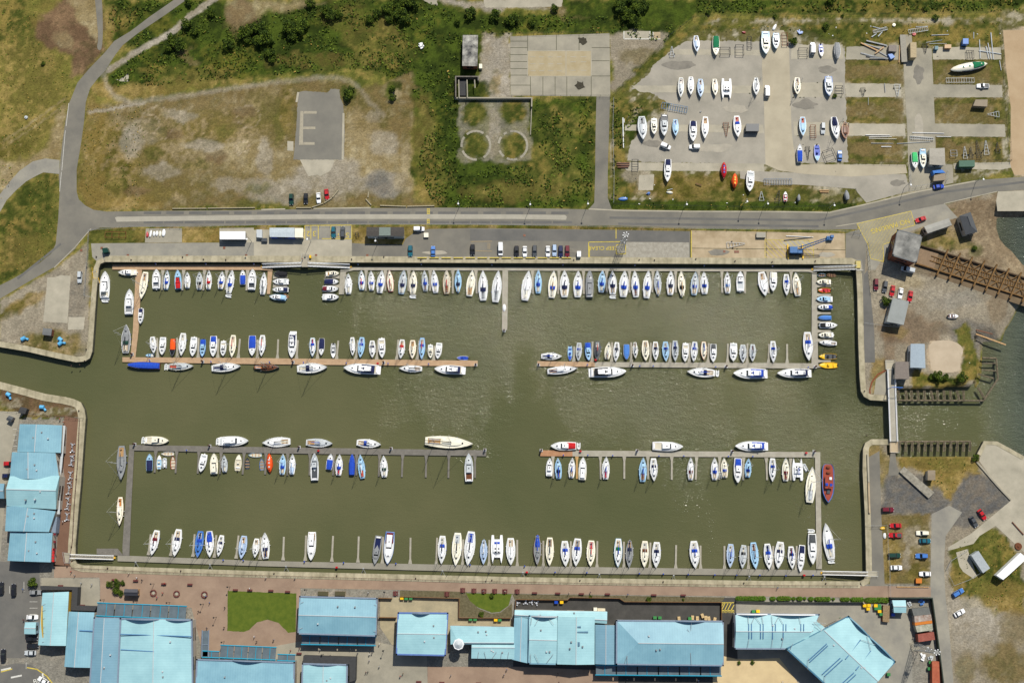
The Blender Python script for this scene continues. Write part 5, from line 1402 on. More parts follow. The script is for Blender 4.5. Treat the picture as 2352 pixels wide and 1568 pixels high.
bl = [(222,590),(302,597),(420,591),(468,596),(519,597),(808,596),(882,590),(967,597),(1139,597),(1318,597),(1468,597),(1503,598),(1598,595),(1688,600),(1773,602),(1872,600),(200,614),(199,802),(184,838),(165,840),
 (195,829),(182,943),(176,1100),(165,1255),(248,1304),(416,1310),(630,1316),(774,1321),(955,1327),(1130,1331),(1332,1332),(1523,1335),(1708,1338),(1896,1339),(155,1300),(1985,898),(1990,1000)]
many(mk_boll, [tuple(P(x, y, 0)) for x, y in bl], lambda k: 'cast iron mooring bollard on the quay edge, %s bollard from the left' % k, 'bollard', 'bollards round the dock', 'bollard')
def mk_kerb(name):
    r = thing(name, (0, 0, 0)); MB().box(0, 0, .42, 3.6, .28, .22).build('beam', mat('yellow painted steel', C(196,176,60), var=.3), r)
    for s in (-1.4, 1.4): MB().box(s, 0, .1, .2, .2, .32).build('post', RUST, r)
    return r
many(mk_kerb, [tuple(P(970 + k * 27.6, 593, 0)) for k in range(13)], lambda k: 'low yellow barrier rail at the top quay edge, %s from the left' % k, 'barrier', 'yellow barriers on the top quay', 'quay_barrier')
def mk_ped(name):
    r = thing(name, (0, 0, 0)); MB().box(0, 0, 0, .35, .35, 1.0).build('body', gel('w'), r); MB().box(0, 0, 1.0, .4, .4, .12).build('cap', gel('b'), r); return r
pd = [(359,607),(474,607),(584,607),(823,608),(968,608),(1130,609),(1293,609),(1458,610),(1617,611),(1774,612),(345,828),(486,831),(620,832),(698,833),(796,834),(892,835),(985,836),(1349,838),(1469,841),(1500,841),(1643,843),(1855,844),
  (1294,1045),(1350,1045),(1407,1046),(1513,1047),(1570,1047),(1672,1048),(1728,1048),(430,1034),(514,1285),(560,1286),(700,1289),(790,1291),(910,1293),(1080,1296),(1205,1299),(1275,1313),(1348,1314),(1468,1316),(1523,1317),(1580,1318),(1641,1319),(1691,1320),(1744,1320),(1804,1321),(1866,1320)]
many(mk_ped, [tuple(P(x, y, DZ)) for x, y in pd], lambda k: 'small white service pedestal on a pontoon, %s pedestal from the left' % k, 'service pedestal', 'pedestals along the pontoons', 'service_pedestal')
def mk_ring(name):
    r = thing(name, (0, 0, 0)); MB().box(0, 0, 0, .7, .5, .9).build('cabinet', gel('r'), r); MB().box(0, 0, .9, .8, .6, .1).build('lid', gel('r'), r); return r
many(mk_ring, [tuple(P(x, y, DZ)) for x, y in [(868,835),(1368,827),(1333,1036),(1851,1040),(1210,1313),(1846,1320),(732,1035),(774,1302)]], lambda k: 'small red fire point cabinet on a pontoon, %s from the left' % k, 'fire point', 'red cabinets on the pontoons', 'fire_point')

# ------------------------------------------------------------------ buildings
ROOFB = mat('blue metal roof', C(112, 156, 172), rough=.5, c2=C(138, 182, 194), scale=.09, spec=.5, wave=(.35, .93, 'X'))
ROOFB2 = mat('deep blue metal roof', C(106, 146, 164), rough=.5, c2=C(124, 163, 178), scale=.09, wave=(.35, .93, 'Y'))
ROOFP = mat('pale blue metal roof', C(140, 182, 189), rough=.5, c2=C(164, 206, 210), scale=.09, wave=(.35, .94, 'Y'))
PARA = mat('grey blue parapet', C(120, 134, 150), rough=.6)
BRICKW = mat('red brick wall', C(112, 62, 42), rough=.9, c2=C(132, 78, 52), scale=3)
RENDER = mat('rendered wall', C(170, 160, 146), rough=.9, c2=C(186, 178, 162), scale=.4)
ROOFG = mat('grey felt roof', C(96, 98, 98), rough=.9, c2=C(116, 118, 116), scale=.3)
ROOFT = mat('corrugated grey roof', C(132, 136, 132), rough=.7, c2=C(150, 154, 150), scale=.2, wave=(.9, .85, 'X'))
ROOFM = mat('mottled felt roof', (.03, .03, .032, 1), rough=.95, c2=C(185, 182, 170), scale=.35)
def winrow(mbroot, A, B, h0, h1, n_, m=GLASS, wfrac=.45, nm='window'):
    "windows set 3 mm proud along the wall from A to B (outside on the right hand)"
    dv = B - A; L = Vector((dv.x, dv.y, 0)).length; u = Vector((dv.x, dv.y, 0)) / L; nr = Vector((u.y, -u.x, 0))
    for i in range(n_):
        c = A + u * L * (i + .5) / n_ + nr * .03; w_ = L / n_ * wfrac / 2
        MB().add([(*(c - u * w_)[:2], h0), (*(c + u * w_)[:2], h0), (*(c + u * w_)[:2], h1), (*(c - u * w_)[:2], h1)], [(0, 1, 2, 3)]).build(nm, m, mbroot, world=True)
def gable(name, label, quad, h, ridge, rise, rm, wm=RENDER, para=0, wins=4, over=.25, shift=.5, cat='building', seam=True, pm=None, hip=(0, 0), extra=None, group=None):
    "quad: four roof corners in plan units, clockwise from top left; ridge 'h' or 'v'"
    q_ = [P(x, y, h) for x, y in quad]
    c = sum(q_, Vector((0, 0, 0))) / 4; c.z = 0
    root = thing(name, c, 0, label, cat, group)
    ins_ = [p + (Vector((c.x, c.y, h)) - p).normalized() * over for p in q_]
    base = list(reversed([(p.x, p.y) for p in ins_]))
    wl = MB().prism(base, 0, h - .02).build('wall', wm, root, world=True)
    TL, TR, BR, BL = q_
    if ridge == 'h': r0, r1 = TL.lerp(BL, shift), TR.lerp(BR, shift)
    else: r0, r1 = TL.lerp(TR, shift), BL.lerp(BR, shift)
    r0, r1 = r0.lerp(r1, hip[0]), r1.lerp(r0, hip[1]); r0 = r0 + Vector((0, 0, rise)); r1 = r1 + Vector((0, 0, rise))
    up = Vector((0, 0, .12)); V_ = [TL + up, TR + up, BR + up, BL + up, r0 + up, r1 + up, TL, TR, BR, BL]
    if rise == 0: F = [(3, 2, 1, 0)]
    elif ridge == 'h': F = [(4, 5, 1, 0), (3, 2, 5, 4), (3, 4, 0), (1, 5, 2)]
    else: F = [(3, 5, 4, 0), (5, 2, 1, 4), (0, 4, 1), (5, 3, 2)]
    F += [(0, 1, 7, 6), (1, 2, 8, 7), (2, 3, 9, 8), (3, 0, 6, 9), (6, 7, 8, 9)]
    rf = MB().add(V_, F).build('roof', rm, root, world=True)
    if rise and ridge and seam: MB().tube(r0 + Vector((0, 0, .16)), r1 + Vector((0, 0, .16)), .09, 5).v
    if rise and seam:
        mb = MB().tube(Vector(r0) + Vector((0, 0, .15)), Vector(r1) + Vector((0, 0, .15)), .14, 5)
        p_ = rf; mb.v = [(a - c.x, b_ - c.y, z) for a, b_, z in mb.v]; mb.build('ridge_cap', gel('lg') if rm in (ROOFB, ROOFB2, ROOFP) else rm, rf)
    if para:
        for a_, b_ in ((TL, TR), (TR, BR), (BR, BL), (BL, TL)):
            dv = b_ - a_; L = dv.length; m_ = (a_ + b_) / 2
            MB().box(m_.x, m_.y, h - .4, L + .5, .5, para + .4, rot=math.atan2(dv.y, dv.x)).build('parapet', pm or PARA, root, world=True)
    if wins:
        for a_, b_ in ((ins_[1], ins_[0]), (ins_[3], ins_[2]), (ins_[0], ins_[3]), (ins_[2], ins_[1])):
            L = (b_ - a_).length; k = max(1, int(L / 9 * wins / 4)); dv = (b_ - a_)
            winrow(root, a_, b_, 1.0, min(2.4, h - .5), k)
            if h > 5.5: winrow(root, a_, b_, 3.6, 4.8, k)
    a_, b_ = ins_[3], ins_[2]; winrow(root, a_ + (b_ - a_) * .45 if wins else a_, b_ if not wins else a_ + (b_ - a_) * .55, .0, 2.0, 1, gel('b') if rm in (ROOFB, ROOFB2, ROOFP) else gel('dg'), .3 if not wins else .7, 'door')
    return root
def q4(i, j, *p): return [T(i, j, x, y) for x, y in p]
# the outlet village: left side
G = 'blue roofed shop buildings'
gable('shop_building', 'uppermost blue roofed block beside the left quay', q4(0, 2, (183,757), (572,768), (560,1020), (160,1012)), 5.2, 'v', 1.1, ROOFB, shift=.42, group=G)
gable('shop_building', 'second blue roofed block beside the left quay, behind a cafe terrace', q4(0, 2, (112,1014), (510,1022), (545,1260), (90,1262)), 5.9, 'v', 1.2, ROOFB, shift=.4, group=G)
gable('shop_building', 'blue roofed block with a cross ridge midway down the left quay', q4(0, 2, (92,1235), (548,1232), (515,1540), (62,1508)), 6.2, 'h', 2.0, ROOFP, shift=.45, group=G)
gable('shop_building', 'wide blue roofed block below the cross ridge on the left quay', [T(0,2,62,1500), T(0,2,512,1556), T(0,3,450,180), T(0,3,48,172)], 5.9, 'v', 1.2, ROOFB, shift=.46, group=G)
gable('shop_building', 'lowest blue roofed block on the left quay with red awnings', q4(0, 3, (95,182), (484,188), (466,458), (70,444)), 5.2, 'v', 1.0, ROOFB, shift=.42, group=G)
gable('link_roof', 'pale barrel roof joining the left blocks at the frame edge', [T(0,2,-300,1302), T(0,2,42,1302), T(0,2,40,1440), T(0,2,-300,1436)], 4.6, 'h', .9, ROOFB2, wins=0, group=G)
# glazed arcade strip and awnings beside the walk
def strip_thing(name, label, pts, z, th, m, cat, part='panel'):
    r = thing(name, P(*pts[0], 0), 0, label, cat); slab(pts, z, m, part, r, th); return r
ARC = strip_thing('arcade_canopy', 'narrow white glazed arcade roof along the left riverside walk', [(144,977),(150,977),(143,1064),(139,1095),(137,1180),(131,1180),(134,1090),(138,1060)], 3.6, .2, gel('lg'), 'canopy')
for k in range(8):
    x, y = T(0, 3, 488 - k * 0, 340 + k * 26) if k < 5 else T(0, 3, 500, 200 + (k - 5) * 70)
    z = 3.9
    MB().box(0, 0, 0, 1, 2.4, .15).v
    slab([(x - 2.5, y - 2.6), (x + 2.5, y - 2.6), (x + 2.5, y + 2.6), (x - 2.5, y + 2.6)], z, cloth('r' if k < 5 else 'm'), 'awning', ARC, .2)
strip_thing('terrace_roof', 'flat grey terrace roof with skylight on the left walk', q4(0, 3, (458,38), (525,42), (510,190), (450,180)), 3.4, 3.3, PARA, 'building', 'roof')
# bottom left
gable('shop_building', 'narrow blue roofed hall with yellow side wall, lower left', q4(0, 3, (392,738), (634,728), (606,1224), (352,1218)), 5.2, 'v', .9, ROOFP, wm=mat('yellow render', C(190,155,60)), shift=.47, group=G)
gable('shop_building', 'blue roofed hall right of the yellow sided hall', q4(0, 3, (632,910), (868,918), (832,1426), (592,1416)), 4.8, 'v', .9, ROOFB, shift=.42, group=G)
gable('shop_building', 'long thin blue roofed hall reaching the bottom edge, lower left', [T(0,3,868,968), T(0,3,1108,972), T(0,3,1072,1800), T(0,3,812,1800)], 5.4, 'v', 1.1, ROOFB2, shift=.42, group=G, para=.25)
gable('shop_building', 'largest blue roofed hall with a shallow ridge, lower left', [T(0,3,1112,975), T(0,3,1762,985), T(0,3,1776,1800), T(0,3,1075,1800)], 6.2, 'v', 1.2, ROOFP, shift=.48, group=G, para=.5)
gable('shop_building', 'wide blue roofed hall cut by the bottom edge beside the plaza', [T(0,3,1812,1350), T(1,3,352,1378), T(1,3,345,1800), T(0,3,1795,1800)], 6.4, 'h', .7, ROOFB, shift=.9, group=G, para=.4)
gable('shop_building', 'pale blue roofed hall with black surround at the bottom edge', [T(1,3,430,1388), T(1,3,838,1398), T(1,3,832,1800), T(1,3,420,1800)], 5.6, 'v', .7, ROOFP, shift=.47, group=G, para=.5)
DKR = mat('dark flat roof', C(62, 62, 62), rough=.95, var=.15)
strip_thing('flat_roofed_wing', 'black flat roof wrapping the narrow yellow sided hall', q4(0, 3, (368,675), (715,688), (706,856), (890,864), (868,906), (650,898), (662,712), (372,712)), 3.4, 3.35, DKR, 'building', 'roof')
strip_thing('flat_roofed_wing', 'dark flat roof above the black surrounded hall by the plaza', q4(1, 3, (435,1315), (918,1330), (912,1540), (858,1560), (856,1392), (430,1380)), 3.6, 3.5, DKR, 'building', 'roof')
TEALM = mat('teal painted steel', C(30, 150, 180), rough=.5)
GLZ = mat('glazed canopy', C(96, 108, 114), rough=.25, var=.15, scale=.4)
def canopy(label, a, b, dep, bays, z=3.4, fr=TEALM):
    "glazed bays hung along the line a-b in plan units; dep towards the second side"
    A, B = P(*a, z), P(*b, z); root = thing('glazed_canopy', Vector(((A.x + B.x) / 2, (A.y + B.y) / 2, 0)), 0, label, 'canopy', 'teal framed canopies')
    u = (B - A); n_ = Vector((u.y, -u.x, 0)).normalized() * dep
    for i in range(bays):
        p, q_ = A + u * (i + .03) / bays, A + u * (i + .97) / bays
        MB().add([p, p + n_, q_ + n_, q_, *[v - Vector((0, 0, .08)) for v in (p, p + n_, q_ + n_, q_)]], [(0,1,2,3) if dep > 0 else (3,2,1,0), (7,6,5,4), (0,3,7,4), (1,0,4,5), (2,1,5,6), (3,2,6,7)]).build('glass_bay', GLZ, root, world=True)
        m_ = p.lerp(q_, .45)
        MB().tube(m_ + n_ * .02 + Vector((0,0,.12)), m_ + n_ * .98 + Vector((0,0,.12)), .12, 4).tube(p + n_, p + n_ - Vector((0, 0, z)), .09, 5).build('frame', fr, root, world=True)
    MB().tube(A + Vector((0,0,.1)), B + Vector((0,0,.1)), .2, 4).build('back_beam', fr, root, world=True)
    MB().tube(A + n_ + Vector((0,0,.1)), B + n_ + Vector((0,0,.1)), .2, 4).build('front_beam', fr, root, world=True)
canopy('teal framed glazed canopy of five bays above the largest lower left hall', T(0,3,1718,862), T(0,3,893,830), -4.6, 5)
canopy('teal framed glazed canopy along the bottom of the plaza', T(1,3,190,1240), T(0,3,2025,1218), -4.4, 4)
canopy('short low teal canopy right of the plaza canopy', T(1,3,365,1308), T(1,3,198,1302), -2.2, 1)
canopy('short low teal canopy left of the plaza canopy', T(0,3,2018,1278), T(0,3,1860,1272), -2.2, 1)
canopy('glazed canopy down the right side of the largest hall', T(0,3,1852,1330), T(0,3,1858,1080), 2.4, 1, fr=PARA)
canopy('teal canopy under the long blue hall left of centre', T(1,3,418,1128), T(1,3,1105,1140), 3.2, 4)
canopy('teal canopy under the widest blue hall at the bottom', T(2,3,765,1402), T(2,3,1925,1412), 3.4, 6)
# bottom row
gable('shop_building', 'long blue roofed hall with grey parapet right of the lawn', q4(1, 3, (405,772), (1112,790), (1102,1132), (390,1112)), 7.0, 'h', 1.3, ROOFB, shift=.5, para=.5, group=G)
gable('shop_building', 'square pale blue hall with blue parapet near the middle', q4(1, 3, (1308,922), (1762,925), (1738,1312), (1292,1302)), 6.0, 'h', .9, ROOFP, shift=.5, para=.4, pm=mat('blue trim', C(84,112,168)), group=G)
b9 = gable('shop_building', 'pale blue building with a round white turret', [T(1,3,1785,1040), T(2,3,20,1052), T(2,3,18,1212), T(1,3,1788,1212)], 5.0, 'h', .6, ROOFP, shift=.9, group=G, hip=(.12, 0))
gable('shop_building', 'small pale blue wing right of the white turret', [T(1,3,1982,1214), T(2,3,25,1216), T(2,3,20,1346), T(1,3,1978,1340)], 4.8, 'h', .5, ROOFP, shift=.2, group=G)
p_ = P(*T(1,3,1860,1212), 7); tw = thing('turret', (p_.x, p_.y, 0), 0, 'round white turret with domed cap beside the square pale hall', 'tower')
MB().tube((0, 0, 0), (0, 0, 6.6), 1.5, 16).build('drum', gel('w'), tw); MB().tube((0, 0, 6.6), (0, 0, 7.3), 2.1, 8, 1.9).build('cap', gel('w'), tw); MB().tube((0, 0, 7.3), (0, 0, 8.2), 1.6, 10, .15).build('dome', gel('lg'), tw)
MB().box(0, -1.55, .1, 1.1, .1, 2.1).build('door', gel('b'), tw)
gable('shop_building', 'L shaped pale blue top wing of the central blue halls', q4(2, 3, (25,895), (875,910), (872,1022), (22,960)), 5.0, 'h', .5, ROOFP, shift=.7, group=G)
gable('shop_building', 'slim blue wing at the left of the central halls', q4(2, 3, (22,962), (152,940), (150,1386), (0,1350)), 4.7, 'v', .3, ROOFB, shift=.5, group=G)
gable('shop_building', 'central blue hall with curved cut wall facing the service yard', q4(2, 3, (160,950), (418,958), (408,1392), (154,1386)), 5.8, 'h', 1.0, ROOFP, shift=.5, para=.25, pm=ROOFB2, group=G)
gable('shop_building', 'central blue hall with a vertical ridge and pale right side', q4(2, 3, (420,958), (760,962), (758,1396), (414,1394)), 6.4, 'v', 1.2, ROOFP, shift=.5, group=G)
gable('shop_building', 'narrow blue hall between the central halls and the widest hall', q4(2, 3, (764,1030), (958,1036), (956,1396), (764,1392)), 5.4, 'v', .8, ROOFB2, shift=.5, group=G)
gable('shop_building', 'widest blue hall with hipped left end and grey parapet', q4(2, 3, (962,992), (1938,1000), (1938,1404), (960,1392)), 7.0, 'h', 1.6, ROOFB, shift=.51, para=.35, hip=(.2, 0), group=G)
gable('shop_building', 'blue hall with white wall top right of the yellow hatching', [T(2,3,2054,932), T(3,3,468,938), T(3,3,318,1252), T(2,3,2048,1250)], 6.4, 'h', 1.2, ROOFP, shift=.5, wm=gel('w'), group=G, para=.2, pm=PARA)
gable('shop_building', 'small blue roofed link between the hatched hall and the slanting hall', q4(3, 3, (430,985), (600,1120), (470,1250), (330,1100)), 6.6, 'v', .4, ROOFP, shift=.5, wins=0, group=G)
gable('shop_building', 'big blue hall set at a slant in the lower right', q4(3, 3, (740,955), (1166,1370), (760,1790), (172,1252)), 6.9, 'h', 1.8, ROOFP, shift=.42, group=G, para=.3, pm=mat('blue green trim', C(60,110,135)))
# tall curved parapets, tie masts, modelled shadow strips and rooflights on the halls, each fixed to its own hall
SHOPS = [o for o in bpy.data.objects if o.get('category') == 'building' and o.name.startswith('shop')]
def owner(x, y, z): p = P(x, y, z); return min(SHOPS, key=lambda o: (o.location.x - p.x) ** 2 + (o.location.y - p.y) ** 2)
def arcwall(lab, a, b, z, h, m=PARA):
    A, B = P(*a, z), P(*b, z); r = next(o for o in SHOPS if lab in o['label']); dv = B - A; nn = Vector((-dv.y, dv.x, 0)).normalized() * .2; mb = MB(); K = 12
    for k in range(K):
        u0, u1 = k / K, (k + 1) / K; h0, h1 = h * math.sin(math.pi * u0), h * math.sin(math.pi * u1); p, q_ = A.lerp(B, u0), A.lerp(B, u1)
        vs = [p - nn, q_ - nn, q_ + nn, p + nn]; mb.add([v - Vector((0, 0, .3)) for v in vs] + [vs[0] + Vector((0,0,h0)), vs[1] + Vector((0,0,h1)), vs[2] + Vector((0,0,h1)), vs[3] + Vector((0,0,h0))], [(3,2,1,0),(4,5,6,7),(0,1,5,4),(1,2,6,5),(2,3,7,6),(3,0,4,7)])
    mb.build('curved_parapet', m, r, world=True)
def roof_bars(lab, segs, z, dz, m, w_=.35, nm='roof_shadow_strip'):
    r = next(o for o in SHOPS if lab in o['label'])
    for a, b, z0, z1 in segs:
        A, B = P(*a, z + z0), P(*b, z + z1); MB().tube(A, B, w_ / 2, 4).build(nm, m, r, world=True)
SHADOW_STRIP = mat('blue rib', C(84, 128, 166), rough=.6); PANE = mat('rooflight', C(96, 130, 150), rough=.3)  # dark blue strips stand for shadows of masts and tie beams on the roofs
arcwall('largest blue roofed hall', T(0,3,1150,978), T(0,3,1500,984), 6.6, 2.6); arcwall('largest blue roofed hall', T(0,3,1500,984), T(0,3,1745,990), 6.6, 1.6)
arcwall('wide blue roofed hall cut', T(0,3,2130,1358), T(1,3,60,1368), 6.8, 1.6); arcwall('pale blue roofed hall with black', T(1,3,480,1392), T(1,3,760,1398), 6.0, 1.3)
arcwall('square pale blue hall', T(1,3,1430,926), T(1,3,1600,927), 6.3, 1.8); arcwall('central blue hall with curved', T(2,3,175,952), T(2,3,418,958), 6.0, 2.4, gel('lg')); arcwall('widest blue hall', T(2,3,1490,997), T(2,3,1780,1000), 7.2, 1.8)
arcwall('blue hall with white wall', T(2,3,2060,934), T(3,3,0,936), 6.5, 2.0, gel('w')); arcwall('blue hall with white wall', T(3,3,20,936), T(3,3,440,940), 6.5, 2.2, gel('w')); arcwall('big blue hall set', T(3,3,750,965), T(3,3,930,1140), 7.1, 1.6, ROOFB2); arcwall('big blue hall set', T(3,3,930,1140), T(3,3,1150,1352), 7.1, 1.8, ROOFB2)
arcwall('narrow blue roofed hall with yellow', T(0,3,400,1180), T(0,3,388,850), 5.3, 1.2, mat('yellow render', 0))
roof_bars('blue hall with white wall', [((T(2,3,x,1025)), T(2,3,x,1088), .75, 1.35) for x in (2175,2200,2282,2308)] + [(T(2,3,x,1100), T(2,3,x,1160), 1.3, .95) for x in (2177,2202,2284,2308)] + [(T(3,3,x,1025), T(3,3,x,1088), .75, 1.35) for x in (42,68,140,165,302,328)] + [(T(3,3,x,1100), T(3,3,x,1165), 1.3, .95) for x in (42,140)], 6.5, 0, SHADOW_STRIP)
roof_bars('big blue hall set', [(T(3,3,x+ (0),y), T(3,3,x - 135, y + 175), .6, 1.9) for x, y in ((850,1170),(945,1270))] + [(T(3,3,x,y), T(3,3,x-165,y+150), 1.9, .7) for x, y in ((540,1205),(550,1222),(665,1335),(685,1352),(790,1470),(808,1488))], 7.0, 0, SHADOW_STRIP)
roof_bars('central blue hall with a vertical', [(T(2,3,600,1100), T(2,3,698,1100), 1.1, .5), (T(2,3,600,1053), T(2,3,632,1053), 1.15, 1.0), (T(2,3,612,1190), T(2,3,612,1228), 1.15, 1.15)], 6.4, 0, PANE, .9, 'rooflight')
roof_bars('largest blue roofed hall', [(T(0,3,1105,1118), T(0,3,1760,1140), 1.0, .9), (T(0,3,1110,1260), T(0,3,1415,1278), .2, 1.2)], 6.3, 0, SHADOW_STRIP, .4)
roof_bars('blue roofed hall right of', [(T(0,3,730,1085), T(0,3,862,1090), .85, .2)], 5.0, 0, SHADOW_STRIP, .5)
for lab, sg, z in (('widest blue hall', [(T(2,3,1650,1005),T(2,3,1640,1118)),(T(2,3,1610,1070),T(2,3,1640,1118)),(T(2,3,1640,1290),T(2,3,1648,1398)),(T(2,3,1058,1315),T(2,3,1060,1395)),(T(2,3,1058,1315),T(2,3,1035,1385))], 7.6), ('central blue hall with curved', [(T(2,3,175,1030),T(2,3,180,960)),(T(2,3,213,1032),T(2,3,250,965)),(T(2,3,385,1030),T(2,3,330,965)),(T(2,3,208,1300),T(2,3,245,1380)),(T(2,3,380,1300),T(2,3,318,1380)),(T(2,3,172,1300),T(2,3,172,1385))], 6.6),
  ('blue hall with white wall', [(T(2,3,2175,1022),T(2,3,2168,945)),(T(2,3,2200,1022),T(2,3,2235,950)),(T(2,3,2282,1022),T(2,3,2230,950)),(T(2,3,2308,1022),T(2,3,2295,945)),(T(3,3,40,1022),T(3,3,35,945)),(T(3,3,65,1022),T(3,3,100,955)),(T(3,3,138,1022),T(3,3,100,955)),(T(3,3,300,1022),T(3,3,285,950)),(T(2,3,2177,1165),T(2,3,2165,1240)),(T(3,3,42,1165),T(3,3,35,1240)),(T(3,3,140,1165),T(3,3,125,1240))], 7.2),
  ('big blue hall set', [(T(3,3,850,1168),T(3,3,990,1215)),(T(3,3,945,1268),T(3,3,910,1130)),(T(3,3,420,1008),T(3,3,530,1020)),(T(3,3,555,1140),T(3,3,555,1040)),(T(3,3,418,1008),T(3,3,555,1140)),(T(3,3,228,1205),T(3,3,205,1260)),(T(3,3,372,1340),T(3,3,365,1440)),(T(3,3,525,1500),T(3,3,520,1560))], 7.6),
  ('narrow blue roofed hall with yellow', [(T(0,3,385,y),T(0,3,435,y-12)) for y in (850,905,980,1060,1112,1192)], 5.4), ('small pale blue wing right', [(T(1,3,x,1280),T(1,3,x+dx,1340)) for x, dx in ((2046,-10),(2097,16),(2210,-40),(2258,-10),(2322,-10))], 5.2), ('long blue roofed hall with grey', [(T(1,3,408,833),T(1,3,436,824)),(T(1,3,402,952),T(1,3,432,942)),(T(1,3,398,1068),T(1,3,428,1060)),(T(1,3,1085,845),T(1,3,1105,858)),(T(1,3,1080,1085),T(1,3,1100,1098))], 7.6)):
    roof_bars(lab, [(a_, b_, .6, .1) for a_, b_ in sg], z, 0, STEEL, .14, 'tie_stay')
random.seed(3)
for o_ in SHOPS:      # vents on the ridge slopes
    bb = [c for ch in o_.children if ch.name.startswith('roof') and not ch.name.startswith('roof_shadow_strip') for c in [Vector(v) for v in ch.bound_box]]
    if not bb or max(v.x for v in bb) < 5: continue
    x0, x1, y0, y1, zt = min(v.x for v in bb), max(v.x for v in bb), min(v.y for v in bb), max(v.y for v in bb), max(v.z for v in bb)
    for k in range(3): MB().box(random.uniform(x0 * .5, x1 * .5), random.uniform(y0 * .5, y1 * .5), zt - .9, .5, .5, 1.0).build('roof_vent', gel(random.choice(('lg', 'g'))), o_)
# others
gable('flat_roofed_building', 'brick hut with black and white mottled roof, top middle', q4(1, 0, (1900,325), (2040,326), (2034,610), (1895,608)), 3.6, 'h', .15, ROOFM, wm=BRICKW, wins=3, seam=False)
gable('site_cabin', 'white flat roofed site cabin on the top quay', q4(0, 1, (2020,557), (2255,557), (2256,631), (2020,631)), 2.9, 'h', .06, gel('w'), wm=gel('dg'), wins=3, seam=False)
gable('site_cabin', 'long grey site cabin on the top quay', q4(1, 1, (125,525), (355,524), (355,612), (125,608)), 2.9, 'h', .1, mat('pale grey sheet', C(178,188,192)), wm=gel('b'), wins=4, seam=False)
gable('site_cabin', 'short white cabin joined to the long grey cabin', q4(1, 1, (358,527), (434,527), (432,614), (357,612)), 2.8, 'h', .06, gel('c'), wm=gel('bg'), wins=2, seam=False)
gable('flat_roofed_building', 'dark roofed quay office with grey central roof panel', q4(1, 1, (1016,518), (1360,518), (1360,602), (1014,600)), 3.8, 'h', .15, mat('dark felt', C(66,62,58), c2=C(80,76,70), rough=.95), wm=gel('lg'), wins=5, seam=False)
strip_thing('roof_plant', 'grey green roof panel on the dark roofed quay office', q4(1, 1, (1132,520), (1236,520), (1236,596), (1130,596)), 4.15, .12, mat('grey green sheet', C(108,120,112)), 'roof panel')
gable('brick_building', 'tall brick building with mottled grey flat roof by the slipway', q4(3, 1, (1192,546), (1412,600), (1360,842), (1148,776)), 7.6, 'h', .2, mat('patched grey roof', C(92,92,88), c2=C(170,168,160), scale=.18, rough=.9), wm=BRICKW, wins=4, seam=False, para=.15, pm=ROOFG)
gable('long_shed', 'long grey concrete shed above the brick building', q4(3, 1, (1432,512), (1660,438), (1690,500), (1466,576)), 3.6, 'h', .1, mat('pale grey felt', C(136,134,126), c2=C(158,156,146), scale=.3), wm=RENDER, wins=3, seam=False)
gable('hip_roofed_hut', 'hut with dark slate hipped roof near the river', q4(3, 1, (1757,415), (1860,380), (1925,562), (1815,590)), 3.6, 'v', 1.5, mat('slate', C(78,80,82), rough=.7, var=.1, scale=2), wm=RENDER, wins=2, hip=(.18, .35))
gable('shed', 'grey metal shed beside the five parked cars', q4(3, 1, (1146,1168), (1295,1202), (1246,1416), (1090,1386)), 4.0, 'v', .3, ROOFT, wm=gel('lg'), wins=2, seam=False)
gable('shed', 'pale grey ribbed shed beside the sandy clearing', q4(3, 2, (1310,20), (1438,22), (1446,244), (1306,238)), 3.6, 'v', .3, mat('blue grey ribbed roof', C(142,156,166), c2=C(156,170,178), wave=(.9,.85,'Y')), wm=gel('w'), wins=3, seam=False)
gable('shed', 'brown grey hut beside the footbridge', q4(3, 2, (1170,185), (1290,185), (1298,344), (1164,342)), 3.6, 'v', .25, mat('brown felt', C(106,96,88), c2=C(122,112,102)), wm=RENDER, wins=2, seam=False)
gable('kiosk', 'small tan roofed box on the golden grass', q4(3, 2, (1466,1180), (1536,1180), (1536,1270), (1466,1272)), 2.8, 'h', .08, mat('tan felt', C(132,118,96)), wm=RENDER, wins=0, seam=False)
gable('kiosk', 'small blue roofed kiosk in the walled compound', q4(3, 3, (1140,806), (1264,806), (1268,922), (1156,920)), 3.2, 'h', .5, ROOFP, wm=gel('lb'), wins=2)
gable('shed', 'grey shed with walkway in the right part of the boatyard', q4(3, 0, (1482,1366), (1622,1360), (1626,1520), (1482,1512)), 3.4, 'h', .15, mat('grey roof boards', C(144,138,124), c2=C(162,156,142), wave=(.9,.85,'X')), wm=gel('bg'), wins=2, seam=False)
gable('kiosk', 'blue roofed kiosk in the lower left car park', q4(0, 3, (232,1008), (334,1008), (330,1118), (224,1116)), 3.0, 'h', .4, ROOFP, wm=gel('lb'), wins=1)
gable('hut', 'dark roofed timber hut with yellow end on the plaza', q4(0, 3, (1145,702), (1268,704), (1268,766), (1142,764)), 2.8, 'h', .6, mat('dark shingle', C(66,66,72)), wm=TEAK, wins=1)
gable('hut', 'small dark brick hut on the left bank beside blue tanks', q4(0, 1, (398,1444), (480,1452), (470,1515), (388,1506)), 2.6, 'h', .1, ROOFG, wm=BRICKW, wins=0, seam=False)
gable('hut', 'small dark hut on the lower left bank', q4(0, 2, (190,598), (252,612), (232,664), (166,654)), 2.6, 'h', .1, DKR, wm=DKR, wins=0, seam=False)
gable('storage_box', 'small dark box in the top left corner of the car park', q4(0, 2, (84,678), (128,694), (100,740), (56,716)), 2.0, 'h', .3, gel('dg'), wm=gel('n'), wins=0, seam=False)
